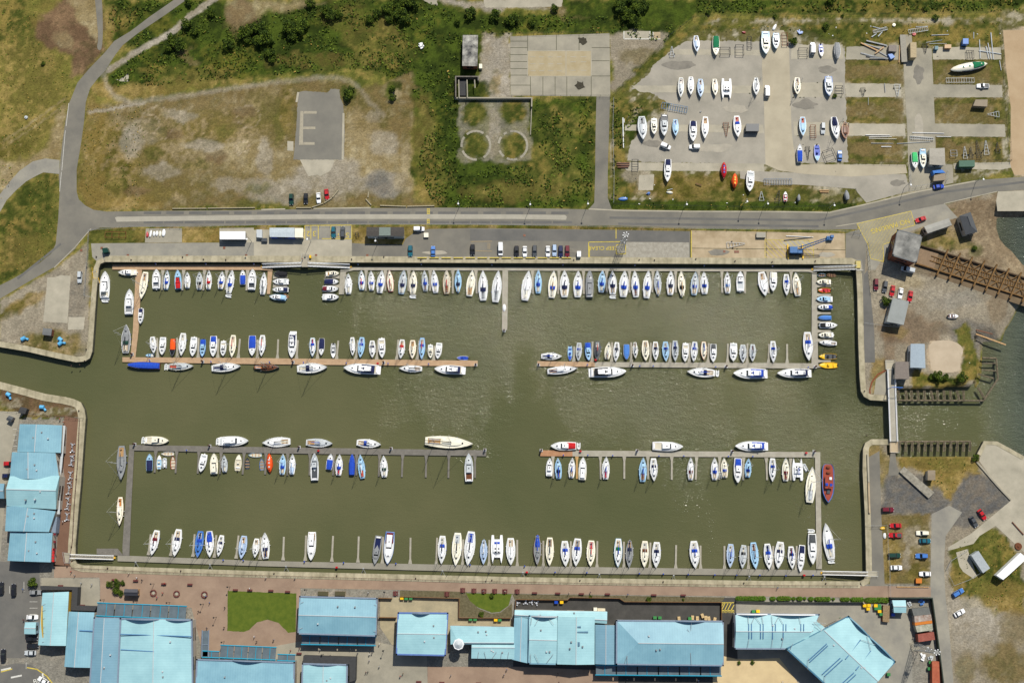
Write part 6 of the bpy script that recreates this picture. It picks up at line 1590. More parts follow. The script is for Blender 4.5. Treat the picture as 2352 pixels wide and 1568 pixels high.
# ruin with open beams and boundary walls
def wallrun(label, pts, h, th, m, nm='wall', cat='wall', z=0):
    root = thing(nm, P(*pts[0], 0), 0, label, cat)
    for i, (a, b) in enumerate(zip(pts, pts[1:])):
        A, B = P(*a), P(*b); dv = B - A; c = (A + B) / 2
        MB().box(c.x, c.y, z, dv.length - .002 * i + (th if i % 2 == 0 else -th), th, h + .003 * i, rot=math.atan2(dv.y, dv.x)).build('wall_run', m, root, world=True)
    return root
rw = wallrun('roofless ruin with blackened walls and bare beams', [T(1,0,1838,910), T(1,0,1838,728), T(1,0,2045,728), T(1,0,2045,760)], 2.6, .45, mat('blackened brick', C(70,62,54), c2=C(110,104,92), scale=1), 'ruin', 'ruin')
for k, x in enumerate((1862, 1938, 2008)):
    A, B = P(*T(1,0,x,735), 2.5), P(*T(1,0,x+4,900 if k < 2 else 810), 2.5); MB().tube(A, B, .22, 4).build('beam', CONC, rw, world=True)
MB().box(*P(*T(1,0,1895,815))[:2], .05, 9, 17 * 1.0, .3).v
slab(q4(1,0,(1870,735),(1932,735),(1932,880),(1868,878)), 1.0, DKR, 'pit_roof', rw, .9)
wallrun('long low concrete wall below the ruin', [T(1,0,1832,914), T(2,0,182,914), T(2,0,180,1000)], 1.6, .5, CONCG, 'wall')
wallrun('thin broken wall on the right of the round tank beds', [T(2,0,180,1002), T(2,0,170,1240)], .6, .3, CONCG, 'wall')
wallrun('dark compound wall round the lower right storage yard', [T(3,3,1112,782), T(3,3,1490,785), T(3,3,1560,1300), T(3,3,1600,1620)], 2.4, .35, mat('dark green wall', C(40,52,40)), 'wall')
wallrun('low concrete wall beside the car park on the lower right quay', [(1992,1045),(1994,1105)], .8, .6, CONC, 'wall')
wallrun('second low concrete wall further down the lower right quay', [(1994,1110),(1996,1176)], .8, .6, CONCT, 'wall')
wallrun('angled retaining wall edge of the concrete pier', [(2244,1062),(2290,1115),(2322,1149)], .5, .6, CONCG, 'wall')
wallrun('timber fenced wall round the screed service yard', [T(1,3,1325,772), T(1,3,1868,788), T(1,3,1866,965), T(1,3,2340,968)], 1.7, .16, mat('brown fence boards', C(120,84,44)), 'fence', 'fence')
wallrun('timber fence along the top of the black service yard', [T(2,3,28,888), T(2,3,36,798), T(2,3,508,802), T(2,3,530,780), T(2,3,985,788), T(2,3,1030,818), T(2,3,1920,824), T(2,3,1920,985)], 1.7, .14, mat('brown fence boards', 0), 'fence', 'fence')
wallrun('fence around the right service yard below the hedge', [T(2,3,2050,812), T(3,3,0,822), T(3,3,860,826), T(3,3,870,842)], 1.6, .12, mat('green mesh fence', C(60,64,52)), 'fence', 'fence')
wallrun('short red topped wall between two blue halls', [T(1,3,1132,785), T(1,3,1250,788)], 1.8, .2, mat('brown fence boards', 0), 'fence', 'fence')
wallrun('low brick wall across the gap beside the square hall', [T(1,3,1135,962), T(1,3,1290,964)], 1.8, .2, mat('brown fence boards', 0), 'wall')
# ------------------------------------------------------------------ vehicles
def vehicle_mesh(kind, key, col):
    "returns a prototype thing; y is forward"
    L, W, H = {'car': (4.25, 1.72, 1.42), 'estate': (4.5, 1.75, 1.5), 'van': (5.0, 1.9, 2.1), 'pickup': (4.9, 1.8, 1.7), 'jeep': (4.4, 1.8, 1.8), 'smallvan': (4.2, 1.75, 1.8)}[kind]
    nm = {'car': 'parked_car', 'estate': 'parked_estate_car', 'van': 'parked_van', 'pickup': 'pickup_truck', 'jeep': 'off_road_car', 'smallvan': 'parked_van'}[kind]
    r = thing(nm, (0, 0, 0)); p = paint(key)
    def ring(y, w_, z0, z1, c=.1):
        w_ /= 2; return [(-w_, y, z0), (-w_, y, z1 - c), (-w_ + c, y, z1), (w_ - c, y, z1), (w_, y, z1 - c), (w_, y, z0)]
    van = kind in ('van', 'smallvan'); bz = .85 if not van else .95
    prof = [(-L/2, W*.86, .35, bz - .15), (-L/2 + .12, W*.94, .22, bz), (-L*.2, W, .2, bz + .03), (L*.15, W, .2, bz + .02), (L*.36, W*.95, .22, bz - .08), (L/2 - .12, W*.84, .25, bz - .2), (L/2, W*.68, .35, bz - .34)]
    MB().loft([ring(*a) for a in prof]).build('body', p, r, smooth=False)
    y0, y1, top = {'car': (-L*.4, L*.2, H), 'estate': (-L*.48, L*.19, H), 'van': (-L*.495, L*.32, H), 'smallvan': (-L*.49, L*.26, H), 'pickup': (-L*.08, L*.2, H), 'jeep': (-L*.45, L*.16, H)}[kind]
    b0, b1 = (.55, .75) if kind == 'car' else ((.12, .7) if kind != 'pickup' else (.15, .6))
    wb, wt = W * .92 / 2, W * .74 / 2
    if van: wt = W * .84 / 2
    V_ = [(-wb, y0, bz - .05), (wb, y0, bz - .05), (wb*.96, y1, bz - .05), (-wb*.96, y1, bz - .05), (-wt, y0 + b0, top), (wt, y0 + b0, top), (wt*.95, y1 - b1, top), (-wt*.95, y1 - b1, top)]
    F = [(0, 1, 5, 4), (1, 2, 6, 5), (2, 3, 7, 6), (3, 0, 4, 7), (4, 5, 6, 7)]
    MB().add(V_, F).build('windows', GLASS, r)
    MB().add([(-wt*1.02, y0 + b0 - .04, top - .02), (wt*1.02, y0 + b0 - .04, top - .02), (wt*.98, y1 - b1 + .04, top - .02), (-wt*.98, y1 - b1 + .04, top - .02), (-wt*.9, y0 + b0 + .06, top + .05), (wt*.9, y0 + b0 + .06, top + .05), (wt*.86, y1 - b1 - .06, top + .05), (-wt*.86, y1 - b1 - .06, top + .05)],
       [(0,1,5,4),(1,2,6,5),(2,3,7,6),(3,0,4,7),(4,5,6,7)]).build('roof', p, r)
    if van:
        MB().box(0, (y0 + .15 + y1 - b1 - .5) / 2, bz - .06, W * .95, (y1 - b1 - .5) - (y0 + .15), top - bz + .05, tx=.9).build('cargo_side', p, r)
    if kind == 'pickup': MB().box(0, -L*.29, bz - .02, W*.8, L*.33, .06).build('load_bed', gel('dg'), r)
    for s in (-1, 1):
        for y in (-L*.31, L*.31): MB().tube((s*(W/2 - .22), y, .31), (s*(W/2 + .01), y, .31), .31, 10).build('wheel', RUB, r)
        MB().box(s * W * .3, L/2 - .1, bz - .36, .36, .14, .16).build('headlight', mat('lamp glass', C(225, 228, 230), rough=.1), r)
        MB().box(s * W * .36, -L/2 + .04, bz - .36, .24, .1, .2).build('tail_light', gel('r'), r)
        MB().box(s * (W/2 + .07), y1 - .15, bz - .02, .16, .12, .14).build('door_mirror', p, r)
    return r
VP = {}
VEH = []
def veh(kind, key, x, y, ang, label, z=0.06):
    "ang: compass of the bonnet on the plan, degrees clockwise from up"
    p = P(x, y, .7); k = (kind, key); dvv = P(x + math.sin(math.radians(ang)) * 5, y - math.cos(math.radians(ang)) * 5, .7) - p
    if k not in VP: VP[k] = vehicle_mesh(kind, key, None); o = VP[k]
    else: o = copy_tree(VP[k])
    o.location = (p.x, p.y, z); o.rotation_euler = (0, 0, math.atan2(dvv.y, dvv.x) - math.pi / 2)
    tag(o, label, {'car': 'car', 'estate': 'car', 'jeep': 'car', 'pickup': 'pickup', 'van': 'van', 'smallvan': 'van'}[kind], 'parked vehicles')
def tv(kind, key, i, j, x, y, ang, label): veh(kind, key, *T(i, j, x, y), ang, label)
tv('jeep','dgr',1,1,325,262,180,'dark green car, leftmost of four on the dirt above the road')
tv('car','k',1,1,457,255,180,'black car, second of four on the dirt above the road')
tv('car','w',1,1,575,250,176,'white car, third of four on the dirt above the road')
tv('car','r',1,1,650,217,172,'red car, rightmost of four on the dirt above the road')
tv('jeep','tl',1,1,712,565,180,'teal car in the left yellow quay parking bay')
tv('estate','dg',1,1,797,562,0,'dark grey estate car in the right yellow quay parking bay')
tv('smallvan','w',1,1,1498,535,90,'white van above the dark roofed quay office end')
tv('jeep','tl',1,1,1418,737,180,'teal car parked alone left on the top quay')
tv('car','sb',1,1,1627,740,0,'blue car parked second from left on the top quay')
tv('jeep','k',1,1,1990,727,180,'black car beside the faded painted box on the quay')
tv('van','w',1,1,2247,720,180,'long white van parked on the top quay')
tv('jeep','k',2,1,42,740,180,'black car, leftmost of seven on the quay')
tv('car','w',2,1,118,742,180,'white car, second of seven on the quay')
tv('estate','dg',2,1,208,737,180,'dark grey car, third of seven on the quay')
tv('car','w',2,1,330,740,180,'white car, fourth of seven on the quay')
tv('estate','bw',2,1,390,732,180,'pale silver blue car, fifth of seven on the quay')
tv('estate','n',2,1,447,740,180,'navy car, sixth of seven on the quay')
tv('estate','m',2,1,508,740,180,'dark red car, rightmost of seven on the quay')
tv('smallvan','w',2,0,1412,1343,112,'white pickup van standing below the third yard row')
tv('smallvan','w',2,0,1677,1350,270,'white van pointing left below the third yard row')
tv('estate','lg',3,0,505,1180,180,'silver car between boats in the third yard row')
tv('car','sb',3,0,660,1430,0,'blue car at the right of the tarmac yard')
veh('van','w',1762,210,0,'tall white van on the tan yard lane')
tv('van','w',3,0,410,445,0,'white caravan in the top right of the tarmac yard')
tv('pickup','w',3,0,1975,790,270,'white boxy pickup on the far right yard slab')
tv('car','b',3,1,1568,145,82,'bright blue car at the roadside below the grey shed')
tv('car','r',3,1,1402,447,252,'red car by the end of the yellow no parking box')
tv('estate','m',3,1,992,1045,180,'dark red car, leftmost of five by the grey shed')
tv('estate','dg',3,1,1075,1065,188,'grey car with white roof, second of five by the shed')
tv('car','r',3,1,1143,1103,190,'short bright red car, third of five by the shed')
tv('car','w',3,1,1218,1125,190,'white car, fourth of five by the grey shed')
tv('car','r',3,1,1307,1153,190,'red car, rightmost of five by the grey shed')
tv('van','lg',3,1,1283,908,284,'silver van in the shadow of the brick building')
tv('estate','lg',0,1,732,977,183,'silver car alone on the left bank')
tv('estate','m',3,2,1102,1542,90,'dark red car, topmost in the lower right dirt car park')
tv('car','r',3,3,1172,122,270,'bright red car, upper of two red cars, lower right')
tv('pickup','r',3,3,1170,210,270,'red car, lower of two red cars, lower right')
tv('estate','dgr',3,3,1162,395,90,'dark green car below the two red cars')
tv('car','w',3,3,1180,508,90,'white car, lowest in the left column, lower right car park')
tv('estate','c',3,3,1418,190,270,'white estate car, topmost in the right column, lower right')
tv('car','tl',3,3,1443,262,90,'teal car under the white estate, lower right')
tv('jeep','sb',3,3,1410,400,270,'light blue car in the right column, lower right')
tv('car','w',3,3,1443,565,270,'white car with dark roof lights, lowest in the right column')
tv('car','dg',3,3,1890,85,148,'grey car in the dark tarmac corner by the pier')
tv('car','r',3,3,1967,22,145,'red car in the dark tarmac corner by the pier')
tv('estate','sb',3,3,1748,737,60,'pale blue car beside the lower right lane')
tv('car','w',3,3,1760,922,62,'white car with black bonnet below the pale blue car')
tv('estate','k',0,3,125,712,0,'black car, right of two by the brick island')
tv('estate','k',0,3,12,695,0,'black car, left of two by the brick island')
tv('car','g',0,3,325,735,90,'grey car nosed under the black flat roof')
tv('car','w',0,3,297,962,90,'white car above the blue car park kiosk')
tv('car','k',0,3,292,1162,90,'black car just below the blue car park kiosk')
tv('car','k',0,3,300,1226,90,'second black car below the blue car park kiosk')
tv('car','lg',0,3,278,1290,270,'silver white car, lowest in the left car park row')
tv('estate','k',0,3,30,1312,0,'black car near the roundabout at bottom left')
tv('car','w',0,3,397,1545,300,'white car on the roundabout at the bottom edge')
tv('car','r',0,2,85,1120,90,'red car half under the second blue block')
tv('car','n',0,2,72,1232,90,'navy car beside the second blue block')

# ------------------------------------------------------------------ containers, trailers, skips
def boxthing(name, label, quad, h, m, cat, parts=True, z0=.05, group=None, lidm=None):
    q_ = [P(x, y, h) for x, y in quad]; c = sum(q_, Vector((0,0,0))) / 4; c.z = 0
    r = thing(name, c, 0, label, cat, group); b = list(reversed([(p.x, p.y) for p in q_]))
    MB().prism(b, z0, h - .08).build('body', m, r, world=True)
    ins_ = [(c.x + (x - c.x) * 1.01, c.y + (y - c.y) * 1.01) for x, y in b]
    MB().prism(ins_, h - .078, h).build('lid', lidm or m, r, world=True)
    a_, b_ = q_[3], q_[2]; dv = b_ - a_; m_ = (a_ + b_) / 2
    if parts: MB().box(m_.x, m_.y, z0 + .15, dv.length * .8, .08, h * .75, rot=math.atan2(dv.y, dv.x)).build('door', lidm or m, r, world=True)
    return r
def corr(k, c1, c2, a='X'): return mat('corrugated ' + k, C(*c1), rough=.7, c2=C(*c2), scale=.6, wave=(1.4, .75, a))
boxthing('shipping_container', 'open ribbed grey container by the concrete pad, lower right', q4(3,3,(1868,396),(1934,354),(2040,512),(1976,556)), 2.7, mat('ribbed sheet', C(150,158,160), c2=C(166,172,174), rough=.5), 'container', lidm=mat('ribbed sheet',0))
rr = boxthing('lorry_trailer', 'long white lorry trailer on grass at the right edge', q4(3,3,(2100,578),(2318,372),(2380,420),(2162,618)), 3.6, gel('w'), 'trailer', z0=.9)
A_, B_ = P(*T(3,3,2132,598)), P(*T(3,3,2345,398)); dv_ = (B_ - A_).normalized(); nn_ = Vector((-dv_.y, dv_.x, 0))
for u in (3, 4.3, 5.6):
    for s in (-1, 1): c_ = A_ + dv_ * u + nn_ * s * 1.0; MB().tube(c_ - nn_ * .18 + Vector((0,0,.5)), c_ + nn_ * .18 + Vector((0,0,.5)), .5, 12).build('wheel', RUB, rr, world=True)
CQ = [((1322,886),(1478,870),(1494,934),(1340,950),'grey slatted roof',corr('slate',(92,94,90),(112,112,106)),'dark grey roofed container, topmost of five in the compound'),
 ((1345,952),(1496,936),(1505,990),(1350,1010),'',corr('rustwhite',(120,78,50),(190,186,176),'Y'),'rust streaked white container, second in the compound'),
 ((1350,1012),(1505,992),(1508,1018),(1352,1038),'',gel('ow'),'thin bright orange container roof in the compound'),
 ((1354,1040),(1508,1020),(1514,1080),(1372,1100),'',corr('mossy',(120,124,96),(196,192,176),'Y'),'mossy white container below the orange roof'),
 ((1378,1120),(1522,1098),(1534,1168),(1384,1190),'',corr('redbrown',(130,62,48),(160,92,76),'Y'),'brownish red container, lowest of the compound stack')]
for a_, b_, c_, d_, _, m_, lab in CQ: boxthing('shipping_container', lab, q4(3,3,a_,b_,c_,d_), 3.0 if 'thin' not in lab else 3.2, m_, 'container')
boxthing('shipping_container', 'long rust red container at the bottom edge, lower right', q4(3,3,(1508,1370),(1572,1370),(1582,1640),(1510,1640)), 2.7, corr('rustred',(150,72,44),(178,98,66)), 'container')
boxthing('shipping_container', 'tall dark green container below the right yard slabs', q4(3,0,(1756,1476),(1898,1472),(1900,1530),(1758,1532)), 2.6, mat('green sheet', C(52,92,72), rough=.6), 'container')
boxthing('shipping_container', 'tan roofed upright box by the yard crane rails', q4(3,0,(1308,392),(1364,390),(1364,528),(1310,530)), 3.2, mat('tan sheet', C(150,132,96), c2=C(172,154,116)), 'container')
boxthing('storage_box', 'blue grey cube box in the top right yard', q4(3,0,(1792,355),(1842,355),(1842,404),(1792,404)), 2.2, gel('sb'), 'box')
boxthing('storage_box', 'small teal box in the top right yard', q4(3,0,(1534,424),(1564,424),(1564,456),(1534,456)), 1.5, gel('tl'), 'box')
boxthing('storage_box', 'tan box between the teal and blue boxes', q4(3,0,(1624,410),(1684,410),(1684,444),(1624,444)), 1.4, gel('t'), 'box')
boxthing('storage_box', 'brown grey hut like box beside the timber pile', q4(3,0,(1112,415),(1182,418),(1180,476),(1110,470)), 2.0, mat('brown felt',0), 'box')
boxthing('storage_box', 'blue leaning box below the timber pile', q4(3,0,(1104,500),(1140,494),(1168,524),(1130,545)), 1.2, gel('sb'), 'box')
boxthing('storage_box', 'tan roofed grey box in the right yard dirt', q4(3,0,(1908,916),(2018,916),(2014,980),(1886,972)), 2.3, mat('tan felt',0), 'box', lidm=mat('tan felt',0))
boxthing('storage_box', 'dark storage box with rack right of the third yard row', q4(2,0,(2152,1138),(2270,1138),(2268,1205),(2150,1205)), 2.4, gel('dg'), 'box')
boxthing('storage_box', 'blue tarpaulin roofed shack at the yard gate', q4(3,1,(1512,0),(1598,-10),(1632,20),(1530,40)), 2.6, cloth('sb'), 'shack')
boxthing('storage_box', 'mottled brown roofed shack below the blue one', q4(3,1,(1530,22),(1630,20),(1630,85),(1520,95)), 2.6, mat('tan felt',0), 'shack')
boxthing('storage_box', 'white box beside the mottled roof hut, top middle', q4(1,0,(2050,588),(2078,588),(2078,628),(2050,628)), 1.4, gel('c'), 'box')
boxthing('storage_box', 'small cream cabinet in a yellow square on the quay', q4(1,1,(1542,570),(1584,570),(1584,610),(1542,610)), 1.0, gel('c'), 'cabinet')
boxthing('storage_box', 'white box trailer, square, right of the seven quay cars', q4(2,1,(598,738),(634,738),(634,788),(598,788)), 1.7, gel('w'), 'trailer')
boxthing('storage_box', 'white and grey tanks left of the long grey cabin', q4(1,1,(5,540),(55,540),(55,615),(5,610)), 1.8, gel('lg'), 'tank')
boxthing('storage_box', 'red box in front of the grey cabin steps', q4(1,1,(50,618),(100,618),(100,650),(50,650)), 1.2, gel('dg'), 'box')
boxthing('storage_box', 'yellow bin box beside the gangway landing', q4(1,1,(490,776),(506,776),(506,800),(490,800)), 1.2, gel('y'), 'box')
boxthing('storage_box', 'dark dumpster like buoy shed on the yellow mat', q4(0,1,(936,712),(985,706),(998,745),(945,755)), 2.0, gel('dgr'), 'shed')
boxthing('storage_box', 'dark metal tray skip on the tan quay slab', q4(2,1,(2246,566),(2330,566),(2330,612),(2246,612)), 1.1, gel('dg'), 'skip', lidm=mat('rough slab',C(150,145,130)))
boxthing('skip', 'long rusty skip beside the blue roofed kiosk', q4(3,3,(1058,852),(1118,856),(1114,1008),(1054,1002)), 1.6, RUST, 'skip', lidm=mat('rubbish', C(110,84,52), c2=C(150,130,96), scale=3))
boxthing('skip', 'small orange brown skip in the dirt car park', q4(3,3,(1360,606),(1414,606),(1414,650),(1360,650)), 1.3, RUST, 'skip', lidm=gel('ow'))
boxthing('storage_box', 'yellow stone hut foundation by the yellow gate', q4(3,1,(806,826),(850,826),(850,892),(806,892)), .9, mat('yellow edge', C(190,172,96)), 'platform')
boxthing('trolley_shelter', 'dark bollard shed with white roof on the terrace corner', q4(2,3,(750,874),(782,874),(782,906),(750,906)), 2.0, gel('c'), 'shelter')
boxthing('trolley_shelter', 'cream plant box beside the white one on the black yard', q4(2,3,(786,880),(856,882),(856,908),(786,908)), 1.8, mat('cream sheet', C(206,196,168)), 'plant box')
tim = boxthing('timber_raft', 'long weathered timber raft lying at a slant on tarmac', q4(3,2,(1252,1148),(1528,1384),(1474,1436),(1210,1196)), .9, mat('weathered timber', C(118,113,100), c2=C(164,158,142), rough=.95, scale=.9, wave=(2.5,.8,'Y')), 'timber', parts=False)
def mk_bin(k):
    def f(name):
        r = thing(name, (0, 0, 0)); MB().box(0, 0, .12, 1.15, .95, 1.05, tx=1.08, ty=1.08).build('body', gel(k), r); MB().box(0, 0, 1.17, 1.3, 1.1, .14, tx=.95, ty=.9).build('lid', gel(k), r)
        for sx in (-.45, .45):
            for sy in (-.35, .35): MB().tube((sx - .04, sy, .07), (sx + .04, sy, .07), .07, 6).build('wheel', RUB, r)
        return r
    return f
CC['bgr'] = (60, 130, 70)
BY = [T(3,3,880,855),T(3,3,919,853),T(3,3,912,885),T(3,3,981,855),T(3,3,1016,907),T(2,3,455,824),T(2,3,2254,906),T(1,3,1342,786),T(1,3,2203,985)]
BGn = [T(3,3,1014,857),T(3,3,984,882),T(3,3,1016,882),T(3,3,1032,934),T(2,3,1310,965),T(2,3,1355,966),T(2,3,1630,972),T(2,3,2214,908),T(1,3,1383,789),T(1,3,1424,789),T(1,3,1972,980),T(1,3,2014,981),T(1,3,2240,986),T(3,3,668,978),T(3,3,650,1000),T(3,3,632,1022),T(3,3,1485,1375),T(3,3,1474,1432),T(3,3,1100,1485)]
many(mk_bin('y'), [tuple(P(x, y, .06)) for x, y in BY], lambda k: 'yellow lidded wheeled bin in a service yard, %s yellow bin from the left' % k, 'bin', 'yellow bins', 'wheeled_bin')
many(mk_bin('bgr'), [tuple(P(x, y, .06)) for x, y in BGn], lambda k: 'green wheeled bin in a service yard, %s green bin from the left' % k, 'bin', 'green bins', 'wheeled_bin')
many(mk_bin('b'), [tuple(P(*T(2,3,405,824), .06)), tuple(P(*T(3,3,1140,938), .06))], lambda k: 'dark blue wheeled bin in a service yard, %s blue bin from the left' % k, 'bin', 'blue bins', 'wheeled_bin')
def mk_crate(name):
    r = thing(name, (0, 0, 0)); MB().box(0, 0, 0, 1.0, 1.5, .9).build('box', mat('cardboard', C(196,170,124), var=.2), r); MB().box(0, 0, .9, 1.02, .1, .01).build('tape', mat('tape', C(150,120,80)), r); return r
many(mk_crate, [(*P(*T(2,3,x,y), .06)[:2], .06, random.uniform(-.5,.5)) for x, y in ((1656,965),(1700,972),(1748,948),(1778,968),(1806,974),(1860,982),(1532,975))], lambda k: 'cardboard crate stacked at the wall of the widest hall, %s from the left' % k, 'crate', 'cardboard crates', 'cardboard_crate')
def mk_tank(name):
    r = thing(name, (0, 0, 0)); m_ = mat('blue plastic', C(90,170,215), rough=.5)
    MB().tube((-.9, 0, .75), (.7, .2, .75), .75, 12).build('drum', m_, r); MB().tube((.8, -.3, .45), (1.5, -.9, .45), .42, 10).build('nozzle', m_, r); return r
many(mk_tank, [(*P(*T(i,j,x,y), 0)[:2], 0, a) for i,j,x,y,a in ((0,1,225,1545,.4),(0,1,560,1555,-.8),(0,2,565,18,.6),(0,2,85,492,-.6),(0,2,395,606,-.2))], lambda k: 'light blue plastic drum lying on the left bank, %s from the left' % k, 'drum', 'blue plastic drums', 'plastic_drum')

# trailers and cradles: open frames
def frame_thing(name, label, i, j, cx, cy, L, W, ang, m, cat, rungs=5, taper=False, wheels=True, z=.5, group=None):
    p = P(*T(i, j, cx, cy), 0); r = thing(name, p, math.radians(ang), label, cat, group)
    L *= .0405; W *= .0405; t = MB(); k = .12 if taper else 1
    for s in (-1, 1): t.tube((s * W / 2, -L / 2, z), (s * W / 2 * k, L / 2, z), .09, 5)
    for q_ in range(rungs):
        u = q_ / max(1, rungs - 1) * (.7 if taper else 1); w_ = W / 2 * (1 + (k - 1) * u); t.tube((-w_, -L / 2 + L * u, z), (w_, -L / 2 + L * u, z), .08, 5)
    t.build('frame', m, r)
    for s in (-1, 1):
        if wheels: MB().tube((s * (W / 2 + .1), -L * .2, .3), (s * (W / 2 + .3), -L * .2, .3), .3, 8).build('wheel', RUB, r)
        else:
            for yy in (-L * .45, L * .45): MB().tube((s * W / 2 * .9, yy * (.6 if taper else 1), 0), (s * W / 2 * .9, yy * (.6 if taper else 1), z), .08, 5).build('leg', m, r)
    return r
RS = RUST; GS = STEEL; DS = mat('dark steel', C(62,62,62), rough=.8, metal=.2, var=.3)
WS = gel('lg')
ft = [(3,0,1185,835,120,55,180,WS,'white boat trailer on the middle right slab',True,4),(3,0,1805,1405,120,40,0,WS,'first pale boat trailer in the lower right yard dirt',True,4),(3,0,1860,1405,110,35,0,DS,'dark boat trailer, second in the lower right yard dirt',True,4),
 (3,0,1925,1375,180,50,6,DS,'longest dark boat trailer in the lower right yard dirt',True,7),(3,0,2000,1360,140,48,0,WS,'white wheeled boat trailer in the lower right yard dirt',True,4),(3,0,2105,1360,110,40,0,DS,'faint dark trailer in the lower right yard dirt',True,4),
 (3,0,2065,1055,110,60,90,WS,'white wheeled trailer right of the tan roofed box',True,4),(2,0,1965,1195,140,55,180,RS,'rusty boat cradle trailer in the third yard row',True,6),(3,0,410,1215,130,50,0,RS,'rusty brown trailer left of the silver car',False,7),
 (3,0,362,1410,130,40,180,DS,'dark boat trailer between two blue boats',True,5),(3,0,650,835,85,70,0,DS,'square dark cradle at the right of the second yard row',False,4),(3,0,1440,450,100,48,180,DS,'grey trailer beside the tan roofed upright box',True,4),
 (2,1,2055,678,170,55,-85,WS,'white boat trailer on the tan quay slab',True,5),(2,1,2290,235,90,45,0,WS,'small white trailer left of the flatbed at the yard foot',True,3),(3,1,90,240,130,45,-12,DS,'dark open trailer near the small white dinghy',True,5),
 (3,0,870,850,80,45,180,DS,'small dark trailer in the middle slab',True,3),(1,1,932,590,40,30,20,DS,'small dark frame on dry grass by the office',False,3),(2,0,1130,1518,100,60,0,DS,'grey steel frame beside the brown planks',False,5),
 (0,1,1068,592,200,55,90,RS,'long rusty scaffold frame on the quay grass strip',False,4),(3,0,1700,1415,60,60,0,GS,'square metal gate frame lying in yard dirt',False,3),(3,0,1850,510,70,80,90,DS,'tangled metal cradle near the blue cube box',False,4),
 (3,0,560,1430,110,110,20,DS,'spread dark mast cradle near the blue car',False,3),(3,0,320,490,90,90,0,DS,'spread dark cradle left of the white caravan',False,3),(2,0,1955,480,80,100,0,DS,'spread dark cradle right of the green tarpaulin boat',False,3),(2,0,2088,470,110,80,0,DS,'second spread dark cradle in the top yard row',False,3),
 (2,0,1468,480,110,45,0,WS,'white dinghy trailer at the left of the top yard row',True,4),(3,0,150,370,130,55,0,RS,'brown cradle right of the white and blue top boat',False,5),(2,0,2180,400,120,40,0,DS,'dark upright cradle left of the large blue boat',False,4)]
for i,j,x,y,L,W,a,m_,lab,tp,rg in ft: frame_thing('boat_trailer' if tp else 'boat_cradle', lab, i, j, x, y, L, W, a, m_, 'trailer' if tp else 'cradle', rg, tp, tp, .5 if tp else .9)
lat = [(2,0,1490,995,250,62,-101,mat('blue lattice', C(96,130,160)),'blue lattice crane jib lying in the yard'),(2,1,2440,105,265,60,90,mat('grey blue trailer', C(120,132,146)),'long flatbed trailer with timber in the lower yard'),(3,0,1760,745,270,45,90,GS,'long silver lattice walkway below the big lifeboat'),
 (3,0,1375,285,190,40,100,GS,'silver lattice mast in the top right weeds'),(3,0,1410,1275,220,24,86,GS,'silver lattice boom on the lower slab'),(3,0,1025,285,140,30,105,GS,'short silver lattice near the round buoy')]
for i,j,x,y,L,W,a,m_,lab in lat: frame_thing('lattice_boom', lab, i, j, x, y, L, W, a, m_, 'lattice boom', 12, False, False, .7)
# loose spars, planks and pipes: each one a thing
spars = [(3,0,895,1243,1118,1246,.3,'w'),(3,0,925,1262,1135,1260,.25,'w'),(3,0,925,1275,1178,1280,.25,'c'),(3,0,945,1318,1150,1320,.2,'lg'),(3,0,1038,1350,1132,1350,.35,'w'),(3,0,1182,1322,1490,1305,.22,'lg'),(3,0,1322,1222,1615,1228,.3,'w'),
 (3,0,1300,1255,1520,1275,.22,'lg'),(3,0,1545,1258,1680,1260,.25,'w'),(3,0,1500,328,1660,322,.3,'lg'),(3,0,1450,395,1600,372,.2,'lg'),(3,0,1480,405,1640,405,.2,'lg'),(3,0,1940,370,1948,540,.4,'lg'),(3,0,2045,305,2068,550,.45,'lg'),(3,0,2018,400,2045,545,.4,'lg'),
 (3,0,2000,430,2025,545,.4,'lg'),(3,0,1935,470,2140,500,.45,'lg'),(3,0,1888,300,1888,360,.3,'lg'),(3,0,850,400,1000,470,.5,'t'),(3,0,880,405,1040,455,.4,'g'),(3,0,850,490,1000,530,.5,'g'),(3,0,900,380,1090,425,.5,'g'),(3,0,980,500,1060,440,.4,'t'),
 (3,0,1020,480,1090,520,.4,'g'),(3,0,900,520,1080,540,.4,'dg'),(3,0,930,540,1100,545,.3,'g'),(3,0,950,345,995,315,.5,'lg'),(3,0,1010,340,1050,295,.5,'lg'),(3,0,1208,420,1200,580,.3,'t'),(2,0,1018,1085,1024,1362,.45,'w'),(2,0,1030,1095,1030,1130,.3,'w'),
 (3,0,1068,770,1075,850,.2,'g'),(3,0,2125,560,2140,650,.35,'lg'),(3,1,165,600,415,612,.3,'w'),(3,1,145,640,400,612,.2,'dg'),(2,0,960,1500,1080,1500,.4,'br'),(2,0,960,1518,1080,1520,.4,'br'),(2,0,970,1540,1070,1538,.4,'br'),(3,0,920,900,920,968,.15,'lg'),
 (3,0,1355,250,1470,245,.25,'lg'),(3,0,960,250,1095,280,.3,'lg'),(3,1,470,182,560,182,.3,'t'),(3,1,475,198,555,200,.3,'t'),(2,1,1425,180,1475,168,.3,'lg'),(2,1,1685,120,1740,140,.25,'br'),(3,3,2240,88,2345,205,.3,'br'),(3,3,1180,684,1475,686,.3,'t'),
 (3,1,1910,1462,2060,1500,.4,'br'),(3,1,1905,1500,2180,1600,.5,'t'),(1,0,925-925,0,1,1,.1,'t')][:-1]
SPC = {'w':'white','c':'cream','lg':'pale grey','g':'grey','t':'tan','dg':'dark grey','br':'brown'}
sp2 = sorted(spars, key=lambda s: T(s[0], s[1], s[2], s[3])[0]); cnt = {}
